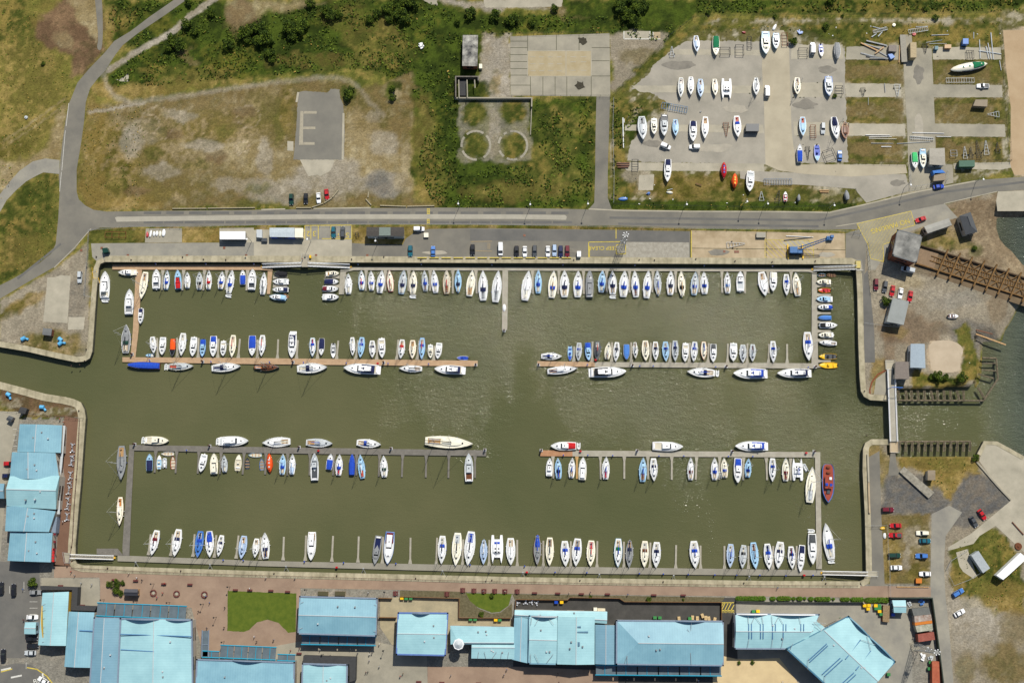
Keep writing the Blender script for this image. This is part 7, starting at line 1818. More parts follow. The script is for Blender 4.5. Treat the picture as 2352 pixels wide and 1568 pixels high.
for i,j,x1,y1,x2,y2,wd,k in sp2:
    a, b = P(*T(i,j,x1,y1)), P(*T(i,j,x2,y2)); c = (a + b) / 2; dv = b - a; L = dv.length
    nm = 'spar' if k in ('w','c','lg') else 'timber_beam'; n_ = cnt.get(k, 0); cnt[k] = n_ + 1
    r = MB()
    if nm == 'spar': r.tube((-L/2, 0, .2), (L/2, 0, .2), wd / 2, 8, wd / 2.6)
    else: r.box(0, 0, .02 + .12 * (n_ % 4), L, wd, .3)
    o = r.build(nm, gel(k) if nm == 'spar' else mat('old timber ' + k, C(*CC[k]), var=.3, scale=2)); o.location = (c.x, c.y, .05); o.rotation_euler = (0, 0, math.atan2(dv.y, dv.x))
    tag(o, '%s %s lying in the open, %s %s one from the left' % (SPC[k], nm.replace('_', ' '), nth(n_), SPC[k]), 'spar' if nm == 'spar' else 'timber', 'spars and timbers lying about')
# kayaks and dinghies left on the quay
def kayak(label, i, j, x1, y1, x2, y2, W, k, up=True):
    a, b = P(*T(i,j,x1,y1)), P(*T(i,j,x2,y2)); c = (a + b) / 2; dv = a - b; L = dv.length; W *= .0405
    r = thing('upturned_dinghy', (c.x, c.y, .05), math.atan2(dv.y, dv.x) - math.pi / 2, label, 'dinghy', 'upturned dinghies ashore'); rings = []
    for t, f in ((0,.5),(.15,.8),(.4,1),(.65,.9),(.85,.55),(1,.06)):
        h = W / 2 * f; y = (t - .5) * L; rings.append([(-h, y, 0), (-h * .85, y, .3), (-h * .3, y, .5 * min(1, f + .3)), (h * .3, y, .5 * min(1, f + .3)), (h * .85, y, .3), (h, y, 0)])
    MB().loft(rings).build('hull', gel(k), r, smooth=True); MB().box(0, 0, .5, .08, L * .8, .08).build('keel', gel('lg'), r)
for a in (('red upturned dinghy, leftmost of six on the grey pad',0,1,1354,560,1354,612,28,'r'),('white slanting dinghy, second of six on the grey pad',0,1,1392,546,1378,612,26,'w'),('white blunt dinghy, third of six on the grey pad',0,1,1415,606,1418,560,28,'w'),
  ('white blunt dinghy, fourth of six on the grey pad',0,1,1440,604,1446,556,32,'w'),('cream dinghy, fifth of six on the grey pad',0,1,1470,610,1474,556,28,'c'),('white larger dinghy, rightmost of six on the grey pad',0,1,1510,535,1500,604,40,'w'),
  ('white oval dinghy upturned at the top of the yard',3,0,75,225,45,280,34,'w'),('bright blue canoe in the weeds at the lane foot',2,1,975,262,1060,258,40,'sb'),('yellow kayak by the lower right quay fence',3,3,1025,150,1072,146,30,'y'),
  ('white dinghy by the lower right quay fence',3,3,1070,245,1070,190,32,'w'),('red canoe low in the top boatyard weeds',2,0,2110,298,2145,305,24,'r'),('pale skiff lying in the yard bottom weeds',2,1,1415,198,1475,205,28,'c'),
  ('white dinghy on the centre finger pontoon end',1,1,2280,1285,2280,1218,34,'w')): kayak(*a)
for o in bpy.data.objects:
    if o.get('label') == 'white dinghy on the centre finger pontoon end': o.location.z = DZ + .05

# ------------------------------------------------------------------ crane
cr = thing('mobile_crane', P(*T(3,1,250,745), 0), 0, 'blue mobile crane with a long lattice jib on the quay', 'crane')
BLM = mat('crane blue', C(40, 96, 150), rough=.5, var=.15)
c0 = P(*T(3,1,250,745), 0); an = .08
def cb(nm, dx, dy, z, sx, sy, h, m, rot=0): return MB().box(dx, dy, z, sx, sy, h, rot=rot).build(nm, m, cr)
cb('chassis', 0, -.3, .8, 5.6, 2.4, .6, DS); cb('engine_housing', -1.2, .1, 1.45, 2.9, 2.4, 1.5, BLM); cb('cab', 1.2, -.5, 1.45, 1.6, 1.3, 1.5, BLM); cb('counterweight', -2.6, .1, 1.4, .8, 2.5, 1.2, DS)
for sx in (-2.9, 2.75):
    for sy in (-2.6, 2.4): cb('outrigger', sx, sy * .55, .35, .4, 3.0 if 0 else 2.9, .35, gel('y'))
for sx in (-1.6, .2, 2.0):
    for sy in (-1.25, 1.1): MB().tube((sx, sy - .3, .5), (sx, sy, .5), .5, 10).build('wheel', RUB, cr)
e0 = Vector((1.0, .6, 2.6)); tip = P(*T(3,1,562,618), 7.5) - c0; jb = MB(); dvj = tip - e0; sd_ = Vector((-dvj.y, dvj.x, 0)).normalized(); up_ = dvj.normalized().cross(sd_) * -1
def jp(u, s, t, w0=.55): w_ = w0 * (1 if u < .8 else 1 - (u - .8) * 2.4); return e0 + dvj * u + sd_ * s * w_ + up_ * t * w_
for s in (-1, 1):
    for t in (-1, 1): jb.tube(jp(0, s, t), jp(1, s, t), .09, 5)
N = 18
for k in range(N):
    a, b = k / N, (k + 1) / N
    for s, t, s2, t2 in ((-1,1,1,1),(1,1,1,-1),(-1,-1,-1,1),(-1,1,1,1)): jb.tube(jp(a, s, t), jp(b, s2, t2), .05, 4)
jb.build('lattice_jib', BLM, cr)
hk = P(*T(3,1,560,625), 0) - c0; MB().tube(tip, (hk.x, hk.y, 1.6), .04, 4).build('hoist_cable', DS, cr); MB().box(hk.x, hk.y, .05, 2.2, 1.5, 1.4).box(hk.x + .8, hk.y + .5, .05, 1.2, 1.0, 2).build('hook_block', BLM, cr)
# ------------------------------------------------------------------ lighting masts (lattice) and lamp posts
TG = mat('dull tower steel', C(138,138,134), rough=.7, var=.15)
def tower(label, x, y, H):
    p = P(x, y, 0); r = thing('lattice_tower', p, .2, label, 'lighting mast', 'tall lattice lighting masts'); t = MB(); N = 12
    for k in range(N):
        z0, z1 = H * k / N, H * (k + 1) / N; a0, a1 = 1.1 - .7 * k / N, 1.1 - .7 * (k + 1) / N; c = ((-1,-1),(1,-1),(1,1),(-1,1))
        for i in range(4):
            (ax_, ay_), (bx, by) = c[i], c[(i+1) % 4]
            t.tube((ax_*a0, ay_*a0, z0), (ax_*a1, ay_*a1, z1), .07, 4).tube((ax_*a0, ay_*a0, z0), (bx*a1, by*a1, z1), .035, 4).tube((ax_*a0, ay_*a0, z0), (bx*a0, by*a0, z0), .035, 4)
    t.build('lattice', TG, r); MB().box(0, 0, .0, 3.2, 3.2, .25).build('base', CONCG, r)
    for z, n_ in ((H, 6), (H * .62, 4)):
        MB().box(0, 0, z, 1.3, 1.2, .1).build('platform', TG, r)
        for k in range(n_): a = 2 * math.pi * k / n_; MB().box(1.0 * math.cos(a), .9 * math.sin(a), z + .15, .34, .34, .3).build('floodlight', gel('w'), r)
tower('tall lattice lighting mast in a yellow square on the quay', *T(2,1,1000,722), 21)
tower('tall lattice lighting mast beside the lower right compound', *T(3,3,1352,1232), 22)
stripes('bay_marking', [(T(2,1,958,680),T(2,1,1044,680)),(T(2,1,1044,680),T(2,1,1044,764)),(T(2,1,1044,764),T(2,1,958,764)),(T(2,1,958,764),T(2,1,958,680))], YEL, .3, .09)
def mk_lamp(name):
    r = thing(name, (0, 0, 0)); MB().tube((0, 0, 0), (0, 0, 7.6), .1, 8, .06).build('pole', STEEL, r); MB().tube((0, 0, 7.5), (0, -1.0, 7.9), .05, 6).build('arm', STEEL, r); MB().ball((0, -1.2, 7.9), .38, 8, 6, .45).build('lantern', gel('w'), r); return r
lp = [T(1,1,1868,330),T(2,1,166,336),T(2,1,688,330),T(2,1,1580,336),T(2,1,2125,310),T(2,1,2312,330),T(3,1,560,345),T(3,1,1250,160),T(3,1,1905,110),T(1,1,1120,665),T(1,1,505,650),T(0,1,2312,650)]
many(mk_lamp, [tuple(P(x, y, 0)) for x, y in lp], lambda k: 'white headed lamp post on a steel pole, %s street lamp from the left' % k, 'street lamp', 'street lamps by the road and quay', 'street_lamp')
def mk_plamp(name):
    r = thing(name, (0, 0, 0)); m_ = mat('dark green paint', C(26,30,30)); MB().tube((0, 0, 0), (0, 0, 4.2), .08, 8, .05).build('pole', m_, r); MB().ball((0, 0, 4.3), .32, 8, 6, .8).build('lantern', m_, r); return r
pl = [T(0,3,1418,655),T(0,3,2115,682),T(1,3,468,708),T(1,3,1188,728),T(0,3,1990,960),T(1,3,1178,1262),T(0,3,960,800),T(0,3,1262,815),T(0,3,1562,825),T(0,3,1872,840),T(0,3,2062,1184),T(1,3,620,1300),T(1,3,2140,560)]
many(mk_plamp, [tuple(P(x, y, 0.03)) for x, y in pl], lambda k: 'short black lantern post on the brick paving, %s from the left' % k, 'lamp post', 'lantern posts on the promenade', 'lantern_post')
# ------------------------------------------------------------------ benches, picnic tables, planters
BRM = mat('maroon painted timber', C(96, 44, 40), rough=.7, var=.2)
def mk_bench(name):
    r = thing(name, (0, 0, 0)); MB().box(0, 0, .4, 1.9, .5, .06).build('seat', BRM, r); MB().box(0, .27, .45, 1.9, .08, .45).build('backrest', BRM, r)
    for s in (-.8, .8): MB().box(s, 0, 0, .1, .5, .4).build('leg', BRM, r)
    return r
bn = [T(0,3,1053,618),T(0,3,1250,625),T(0,3,1508,655),T(0,3,1748,660),T(0,3,2165,710),T(0,3,2298,712),T(1,3,139,716),T(1,3,293,726),T(0,3,760,852),T(0,3,560,672),T(2,3,208,737),T(2,3,420,741),T(2,3,637,746),T(2,3,877,748),T(2,3,1302,756),T(2,3,1572,758),T(1,3,398,1292),T(1,3,1497,1552),T(1,3,1708,1560),T(1,3,2045,1566)]
many(mk_bench, [(*P(x, y, .03)[:2], .04, math.pi - .02) for x, y in bn], lambda k: 'maroon slatted bench on the promenade, %s bench from the left' % k, 'bench', 'benches along the promenade', 'park_bench')
def mk_pic(name):
    r = thing(name, (0, 0, 0)); MB().box(0, 0, .72, 1.7, .8, .06).build('table_top', BRM, r)
    for s in (-.75, .75): MB().box(0, s, .42, 1.7, .28, .05).build('seat', BRM, r)
    for s in (-.6, .6): MB().box(s, 0, 0, .1, 1.5, .42).box(s, 0, .42, .1, .5, .3).build('leg', BRM, r)
    return r
many(mk_pic, [(*P(x, y, .03)[:2], .04, math.pi / 2) for x, y in [T(1,3,1283,743),T(1,3,1755,748),T(1,3,1900,713),T(1,3,2003,718),T(1,3,2095,722),T(1,3,2193,722),T(1,3,2287,724),T(2,3,48,725)]], lambda k: 'maroon picnic table beside the planting, %s picnic table from the left' % k, 'picnic table', 'picnic tables on the promenade', 'picnic_table')
def mk_hex(name):
    r = thing(name, (0, 0, 0))
    for k in range(6): a = math.pi / 3 * k; MB().box(1.0 * math.cos(a), 1.0 * math.sin(a), .35, .4, 1.0, .12, rot=a).build('seat', BRM, r)
    MB().tube((0, 0, 0), (0, 0, .3), .6, 6).build('base', CONC, r); return r
many(mk_hex, [(*P(x, y, .03)[:2], .04, 0) for x, y in [T(0,3,1412,740),T(0,3,1625,748),T(0,3,1880,755)]], lambda k: 'hexagonal maroon seat ring on the plaza, %s of three from the left' % k, 'seat', 'hexagonal seats on the plaza', 'ring_seat')
def mk_cafe(name):
    r = thing(name, (0, 0, 0)); MB().tube((0, 0, .7), (0, 0, .74), .4, 10).build('table_top', ALU, r); MB().tube((0, 0, 0), (0, 0, .7), .05, 6).build('leg', ALU, r)
    for a in (.4, 2.5, 4.4):
        MB().box(.75 * math.cos(a), .75 * math.sin(a), .42, .4, .4, .05, rot=a).box(.95 * math.cos(a), .95 * math.sin(a), .42, .05, .4, .42, rot=a).build('chair', ALU, r)
    return r
cf = [T(0,2,672,948),T(0,2,670,1002),T(0,2,672,1055),T(0,2,664,1092),T(0,2,660,1130),T(0,2,655,1205),T(0,2,650,1250),T(0,2,648,1298),T(0,2,642,1340),T(0,2,634,1392),T(0,2,632,1440),T(0,2,630,1490),T(0,2,624,1532),T(0,3,622,20),T(0,3,620,65),
  T(2,3,52,830),T(2,3,125,830),T(2,3,180,825),T(2,3,225,832)]
cf.sort(key=lambda p: p[1])
pr_ = None
for n_, (x, y) in enumerate(cf):
    if pr_ is None: pr_ = mk_cafe('cafe_table_set'); o = pr_
    else: o = copy_tree(pr_)
    o.location = P(x, y, .04); o.rotation_euler = (0, 0, n_ * 1.3); tag(o, 'silver cafe table with chairs by the shops, %s set from the top' % nth(n_), 'table set', 'cafe tables')
# bin sheds on the promenade
for k, x in enumerate((615, 772)): boxthing('planter_box', '%s open timber box planter above the long blue hall' % ('left' if k == 0 else 'right'), q4(1,3,(x-45,725),(x+48,728),(x+46,765),(x-46,762)), .9, mat('timber edge', C(150,110,50)), 'planter', False, lidm=mat('planter earth', C(70,66,40)))

# ------------------------------------------------------------------ fences and railings
def fence(label, pts, h=1.6, sp=3.0, m=None, nm='fence', rails=(1.0, .5), pr=.05, mesh=True):
    m = m or STEEL; w_ = [P(x, y, 0) for x, y in pts]; r = thing(nm, w_[0], 0, label, 'railing' if nm == 'railing' else 'fence'); t = MB(); posts = []
    for a, b in zip(w_, w_[1:]):
        for f in rails: t.tube(a + Vector((0, 0, h * f)), b + Vector((0, 0, h * f)), pr * .6, 4)
        L = (b - a).length; k = max(1, round(L / sp)); posts += [a.lerp(b, i / k) for i in range(k)]
    posts.append(w_[-1]); t.build('rail', m, r, world=True)
    while len(posts) > 95: posts = posts[::2]
    pm = MB().tube((0, 0, 0), (0, 0, h + .08), pr, 5).mesh('post', m)
    for p in posts: o = bpy.data.objects.new('post', pm); COL.objects.link(o); o.parent = r; o.location = p - w_[0]
    return r
DKF = mat('dark fence steel', C(48,52,46), rough=.8)
RRL = mat('maroon railing', C(92, 46, 44), rough=.6)
fence('maroon promenade railing above the plaza, left half', [(165,1303),(337,1312),(588,1320),(880,1328),(1110,1334)], 1.1, 2.6, RRL, 'railing', (1, .6, .3))
fence('maroon promenade railing above the service yards, right half', [(1110,1334),(1400,1339),(1764,1343),(1970,1344)], 1.1, 2.6, RRL, 'railing', (1, .6, .3))
fence('maroon railing along the left riverside walk', [(184,962),(180,1060),(172,1160),(168,1240),(160,1290)], 1.1, 2.6, RRL, 'railing', (1, .6, .3))
fence('wire fence along the foot of the boatyard', [(1408,470),(1500,473),(1650,476),(1760,478),(1900,475),(1955,465),(1967,450),(1963,436)], 1.9, 3.3, DKF)
fence('wire fence down the left edge of the boatyard', [(1409,228),(1407,300),(1410,400),(1409,468)], 1.9, 4, STEEL)
fence('wire fence slanting along the upper left of the boatyard', [(1403,222),(1500,125),(1530,90),(1592,42)], 1.9, 3.5, DKF)
fence('wire fence along the top of the boatyard', [(1592,42),(1780,36),(1960,36),(2140,34),(2290,32)], 1.9, 4.5, DKF)
fence('hedge choked fence on the right of the boatyard', [(2294,32),(2302,110),(2310,220),(2318,330),(2320,372)], 1.9, 4, DKF)
fence('fence across the foot of the right yard plots', [(1955,372),(2080,376)], 1.7, 3, DKF)
fence('fence under the trailers in the right yard', [(2176,372),(2320,370)], 1.7, 3, DKF)
fence('yard gate fence beside the blue car', [(2088,376),(2090,432),(2130,426),(2174,414),(2174,396)], 1.9, 2.5, STEEL)
fence('grey fence between road and top quay, left part', [(206,530),(300,522),(460,522),(590,518),(808,517)], 1.5, 4, STEEL)
fence('grey fence between road and top quay, right part', [(808,517),(1100,517),(1180,518),(1400,522),(1600,527),(1880,529),(1962,534)], 1.5, 4, STEEL)
fence('steel fence running down beside the silver car', [(206,531),(203,590),(200,620),(196,680),(214,684)], 1.8, 3, STEEL)
fence('fence down the upper right quay beside the cars', [(1992,560),(1995,600),(1998,640),(2000,672),(2030,684)], 1.8, 2.6, DKF)
fence('swung gate at the right end of the top quay', [(1962,532),(1977,534),(1974,543),(1958,540)], 1.6, 2, STEEL, 'gate')
fence('fence down the right of the lower quay road', [(2036,1206),(2038,1260),(2041,1300),(2042,1342),(2043,1370)], 1.8, 3, STEEL)
fence('short fence across the lower quay road', [(1988,1207),(2036,1206)], 1.8, 2.5, STEEL)
fence('wandering low fence round the concrete pad, lower right', [(2222,1262),(2182,1288),(2172,1308),(2190,1344),(2226,1330),(2252,1314)], 1.2, 2.5, STEEL)
fence('fence along the top of the lower left bank', [(0,938),(60,948),(110,955),(192,961)], 1.6, 3, DKF)
fence('fence between the two concrete yards and the green block', [(1058,86),(1168,80),(1400,75)], 1.6, 5, DKF)
fence('fence below the large concrete pad', [(1175,222),(1401,222)], 1.6, 4, DKF)
fence('short post and rail at the jet boat slip, upper left dock wall', [(213,615),(216,640),(224,640)], 1.1, 2, gel('y'), 'railing')
fence('fence beside the turning circle near the footbridge', [(1984,742),(2040,750),(2064,752)], 1.2, 4, STEEL)

# dock ladders along the walls are part of the walls' look: steel ladder at the corner
def ladder(label, pts, n_=9, m=None):
    a, b = P(*pts[0], .2), P(*pts[1], .2); r = thing('access_stair', a, 0, label, 'stair'); dv = b - a; nn = Vector((-dv.y, dv.x, 0)).normalized() * .8; t = MB()
    for s in (-1, 1): t.tube(a + nn * s, b + nn * s + Vector((0, 0, -1.6)), .12, 4)
    t.build('stringer', m or gel('y'), r, world=True)
    for k in range(n_):
        c = a.lerp(b, k / n_) + Vector((0, 0, -1.6 * k / n_)); MB().box(c.x, c.y, c.z, 1.6, .45, .06, rot=math.atan2(dv.y, dv.x) + math.pi/2).build('step', DECKG, r, world=True)
ladder('yellow sided stair down the upper left dock wall', [T(0,1,866,925), T(0,1,885,1030)])

# ------------------------------------------------------------------ slipway trestle
SW = mat('stained timber', C(92, 66, 36), rough=.95, c2=C(140, 108, 64), scale=1.2); SWD = mat('dark stained timber', C(58, 44, 28), rough=.95, var=.3)
sl = thing('slipway_trestle', P(*T(3,1,1400,790), 0), 0, 'long timber slipway trestle running from the brick building to the river', 'slipway')
S0, S1 = (T(3,1,1380,770)), T(3,1,2500,1120)
def sp_(u, v, z=0.0):
    "u along 0..1, v across -1..1"
    x = S0[0] + (S1[0] - S0[0]) * u; y = S0[1] + (S1[1] - S0[1]) * u; L = math.hypot(S1[0]-S0[0], S1[1]-S0[1]); nx_, ny_ = -(S1[1]-S0[1]) / L, (S1[0]-S0[0]) / L
    return P(x + nx_ * v, y + ny_ * v, z)
MB().add([sp_(0, -22, .25), sp_(.15, -22, .25), sp_(.15, 22, .25), sp_(0, 22, .25)], [(3, 2, 1, 0)]).build('timber_deck', mat('slip planks', C(112,88,60), c2=C(134,108,76), wave=(1.2,.7,'Y')), sl, world=True)
for v in (-21, 21): MB().tube(sp_(0, v, .8), sp_(1, v, .4), .38, 6).build('rail_beam', SWD if v < 0 else SW, sl, world=True)
for v in (-6, 5): MB().tube(sp_(.1, v, .35), sp_(1, v, .1), .22, 5).build('track_rail', SW, sl, world=True)
for k in range(9):
    u = .2 + k * .1; MB().tube(sp_(u - .012, 31, 1.3), sp_(u + .012, -31, 1.3), .33, 6).tube(sp_(u-.012, 31, -.2), sp_(u-.012, 31, 1.7), .36, 6).tube(sp_(u+.012, -31, -.2), sp_(u+.012, -31, 1.7), .36, 6).build('cross_frame', SW, sl, world=True)
    for v, w_ in ((-20, -7), (20, 6)): MB().tube(sp_(u + .01, v, .7), sp_(u + .05, w_, .4), .18, 4).tube(sp_(u + .09, v, .7), sp_(u + .05, w_, .4), .18, 4).build('brace', SW, sl, world=True)
for k in range(44):
    u = .13 + k * .0196; MB().tube(sp_(u, -5, .3), sp_(u + .003, 4.5, .3), .16, 4).build('sleeper', SW, sl, world=True)
sheet('slipway_mud', [T(3,1,1480,700), T(3,1,2420,990), T(3,1,2400,1260), T(3,1,1500,960)], mat('slip mud', C(118,100,76), c2=C(96,82,62), rough=.95, scale=.3), .03)

# ------------------------------------------------------------------ footbridge and fendering
fbz = 1.0
A, B = P(*T(3,2,1130,256), fbz), P(*T(3,2,1154,916), fbz)
br_ = thing('footbridge', (A + B) / 2, 0, 'long white sided swing footbridge over the dock entrance', 'bridge'); dv = B - A; nn = Vector((-dv.y, dv.x, 0)).normalized() * 1.25; br_.location.z = 0
MB().add([A - nn, B - nn, B + nn, A + nn, *[p - Vector((0,0,.5)) for p in (A - nn, B - nn, B + nn, A + nn)]], [(0,1,2,3), (7,6,5,4), (0,4,5,1), (1,5,6,2), (2,6,7,3), (3,7,4,0)]).build('deck', DECKG, br_, world=True)
for s in (-1, 1):
    t = MB(); o_ = nn * s * 1.05; t.tube(A + o_ + Vector((0,0,.1)), B + o_ + Vector((0,0,.1)), .18, 6).tube(A + o_ + Vector((0,0,1.1)), B + o_ + Vector((0,0,1.1)), .06, 5)
    for k in range(40): c = A.lerp(B, k / 39) + o_; t.tube(c, c + Vector((0,0,1.1)), .035, 4)
    t.build('parapet', gel('w'), br_, world=True)
m0 = P(*T(3,2,1150,436), fbz); MB().tube(m0 + nn * 1.6, m0 + nn * 1.6 + Vector((0,0,5)), .12, 6).tube(m0 - nn * 1.6, m0 - nn * 1.6 + Vector((0,0,5)), .12, 6).tube(m0 + nn * 1.6 + Vector((0,0,5)), m0 - nn * 1.6 + Vector((0,0,5)), .14, 6).build('swing_gantry', mat('blue steel', C(50,110,190)), br_, world=True)
landing([T(3,2,1076,170), T(3,2,1160,172), T(3,2,1162,255), T(3,2,1082,258)], 'cream concrete landing above the footbridge', CONC, .5)
landing([T(3,2,1120,916), T(3,2,1194,905), T(3,2,1196,1020), T(3,2,1120,1018)], 'concrete landing below the footbridge', CONCT, .5)
FT = mat('tide worn timber', C(60, 54, 42), rough=.95, c2=C(128, 116, 92), scale=1.5)
def fender_row(label, n_, fa_, fb_, beam):
    r = thing('timber_fender', P(*beam[0], 0), 0, label, 'timber fendering')
    for a, b in zip(beam, beam[1:]): MB().tube(P(*a, -.7), P(*b, -.7), .38, 6).build('waling_beam', FT, r, world=True)
    for k in range(n_):
        a, b = fa_(k), fb_(k)
        for d_ in (-1.6, 1.6): MB().tube(P(a[0] + d_, a[1], -.4), P(b[0] + d_, b[1], -.5), .24, 5).build('strut', FT, r, world=True)
        MB().tube(P(*b, -5), P(*b, -.2), .3, 6).build('pile', FT, r, world=True)
fender_row('row of timber fender frames on the upper side of the entrance', 11, lambda k: T(3,2,1195+k*60+(10 if k==1 else 0),448), lambda k: T(3,2,1200+k*60+(14 if k%4==1 else 0),532), [T(3,2,1180,540), T(3,2,1980,543)])
fender_row('row of timber fender frames on the lower side of the entrance', 12, lambda k: T(3,2,1205+k*59,1010), lambda k: T(3,2,1208+k*59,922), [T(3,2,1196,918), T(3,2,1862,916)])
fender_row('bent timber fender frame at the river corner', 4, lambda k: [T(3,2,1970,200), T(3,2,1965,260), T(3,2,1945,300), T(3,2,1930,420)][k], lambda k: [T(3,2,2090,200), T(3,2,2095,270), T(3,2,2070,340), T(3,2,1985,515)][k], [T(3,2,1968,150), T(3,2,2096,154), T(3,2,2112,340), T(3,2,1984,535)])
# swing-gate rail track on the headland
stripes('turntable_track', [(T(3,2,1085+0,262), T(3,2,1010,300)), (T(3,2,1010,300), T(3,2,955,370)), (T(3,2,955,370), T(3,2,935,440)), (T(3,2,935,440), T(3,2,938,486))], RUST, .5, .06)

# ------------------------------------------------------------------ people
def person_mesh():
    bm_v = [((0,0,.95),.16),((0,0,1.15),.15),((0,0,1.38),.17),((0,0,1.5),.06),((0,0.02,1.62),.1),((0,0.02,1.72),.09),
      ((.1,0,.9),.1),((.12,.12,.5),.075),((.12,.1,.08),.05),((.12,.22,.04),.045),((-.1,0,.9),.1),((-.12,-.1,.5),.075),((-.12,-.22,.1),.05),((-.12,-.12,.04),.045),
      ((.2,0,1.4),.065),((.26,-.1,1.12),.05),((.25,0,.9),.04),((.25,.03,.8),.035),((-.2,0,1.4),.065),((-.26,.1,1.12),.05),((-.25,.2,.92),.04),((-.25,.22,.82),.035)]
    ed = [(0,1),(1,2),(2,3),(3,4),(4,5),(0,6),(6,7),(7,8),(8,9),(0,10),(10,11),(11,12),(12,13),(2,14),(14,15),(15,16),(16,17),(2,18),(18,19),(19,20),(20,21)]
    me = bpy.data.meshes.new('person_body'); me.from_pydata([v for v, r in bm_v], ed, []); o = bpy.data.objects.new('tmp', me); COL.objects.link(o)
    md = o.modifiers.new('s', 'SKIN'); me.skin_vertices.new() if not me.skin_vertices else None
    for sv_, (v, r) in zip(me.skin_vertices[0].data, bm_v): sv_.radius = (r, r * .8)
    me.skin_vertices[0].data[0].use_root = True
    o.modifiers.new('u', 'SUBSURF').levels = 1
    bpy.context.view_layer.update(); ev = o.evaluated_get(bpy.context.evaluated_depsgraph_get()); out = bpy.data.meshes.new_from_object(ev); bpy.data.objects.remove(o); return out
PM = person_mesh(); SKIN = mat('skin', C(205,160,130), rough=.6)
HAIRC = [mat('brown hair', C(60,42,28)), mat('fair hair', C(150,120,70)), mat('grey hair', C(140,136,130))]
TOPS = [('w','white'),('w','white'),('k','black'),('r','red'),('sb','light blue'),('n','navy'),('lg','grey'),('c','cream'),('m','maroon')]; LEGS = ['dg','n','k','t','sb']
HM_ = MB().ball((0, 0, 1.74), .12, 8, 5, .75).mesh('hair', HAIRC[0])
PMC = {}
def person(x, y, top, leg, rz):
    k = (top, leg)
    if k not in PMC:
        me = PM.copy(); me.materials.clear(); [me.materials.append(m_) for m_ in (cloth(leg), cloth(top), SKIN)]
        for pl_ in me.polygons:
            z = pl_.center.z; hand = abs(pl_.center.x) > .2 and z < .98
            pl_.material_index = 2 if (z > 1.5 or hand) else (1 if z > .95 else 0)
        PMC[k] = me
    r = thing('person', P(x, y, .05), rz); b = bpy.data.objects.new('body', PMC[k]); COL.objects.link(b); b.parent = r
    h = bpy.data.objects.new('hair', HM_); COL.objects.link(h); h.parent = r
    return r
ppl = [T(0,3,660,545),T(0,3,692,578),T(0,3,752,650),T(0,3,848,662),T(0,3,1188,562),T(0,3,1262,602),T(0,3,1310,620),T(0,3,1518,650),T(0,3,1500,738),T(0,3,1448,778),T(0,3,1930,828),T(0,3,1828,905),T(0,3,2070,872),T(0,3,2064,1052),T(0,3,1905,1060),T(0,3,1895,770),
 T(0,3,2300,698),T(0,3,2340,1140),T(0,3,1868,1195),T(1,3,95,598),T(1,3,362,600),T(1,3,165,1170),T(1,3,10,1180),T(1,3,320,1265),T(1,3,402,1245),T(1,3,592,1260),T(1,3,870,1250),T(1,3,935,1292),T(1,3,1055,1258),T(1,3,1045,1300),T(1,3,1068,1290),T(1,3,1042,1360),
 T(1,3,1135,1412),T(1,3,1012,1465),T(1,3,1030,1462),T(1,3,1352,1478),T(1,3,1328,1500),T(1,3,1792,1492),T(1,3,2305,1440),T(1,3,2278,1490),T(1,3,1136,1208),T(1,3,682,1312),T(1,3,1032,738),T(1,3,2090,722),T(1,3,2290,726),T(2,3,720,732),T(2,3,522,740),T(2,3,1062,752),T(2,3,598,1480),T(2,3,420,1480),
 T(2,3,1055,1530),T(2,3,1710,1545),T(3,3,85,692),T(0,2,592,740),T(0,2,558,712),T(2,3,430,1558),T(0,3,585,85),T(0,3,220,706),T(0,3,225,985),T(3,3,130,1552)]
ppl.sort(key=lambda p: p[0])
random.seed(5)
for n_, (x, y) in enumerate(ppl):
    tk, tn = TOPS[random.randrange(len(TOPS))]; lg_ = random.choice(LEGS)
    o = person(x, y, tk, lg_, random.uniform(0, 6.28)); tag(o, 'person in a %s top on the promenade paving, %s person from the left' % (tn, nth(n_)), 'person', 'people on the promenade')
wk = person(*T(1,1,432,815), 'r', 'n', 0); wk.location.z = .37; tag(wk, 'person in red standing on the landing between the gangways', 'person')

# ------------------------------------------------------------------ trees, bushes, ground vegetation
def leafmat(k, c1, c2):
    return mat('foliage ' + k, C(*c1, .9), rough=.8, c2=C(*c2, .9), scale=1.2, spec=.2)
LF = [leafmat('dark', (34,50,10), (52,72,16)), leafmat('mid', (52,72,16), (76,94,24)), leafmat('light', (78,96,24), (104,120,34))]
DRYL = leafmat('straw', (140,116,50), (170,144,74))
BARK = mat('bark', C(80,62,44), rough=.95, var=.3)
def quads(c, size, up=.5, r=None):
    r = r or rng; n = len(c); nrm = r.normal(size=(n, 3)); nrm[:, 2] = np.abs(nrm[:, 2]) + up; nrm /= np.linalg.norm(nrm, axis=1)[:, None]
    t = np.cross(nrm, r.normal(size=(n, 3))); t /= np.linalg.norm(t, axis=1)[:, None]; b = np.cross(nrm, t)
    s = (size * r.uniform(.6, 1.4, n))[:, None]; V = np.stack([c - t * s - b * s * .6, c + t * s - b * s * .6, c + t * s + b * s * .6, c - t * s + b * s * .6], 1).reshape(-1, 3)
    Q = np.arange(4 * n).reshape(n, 4); return V, Q
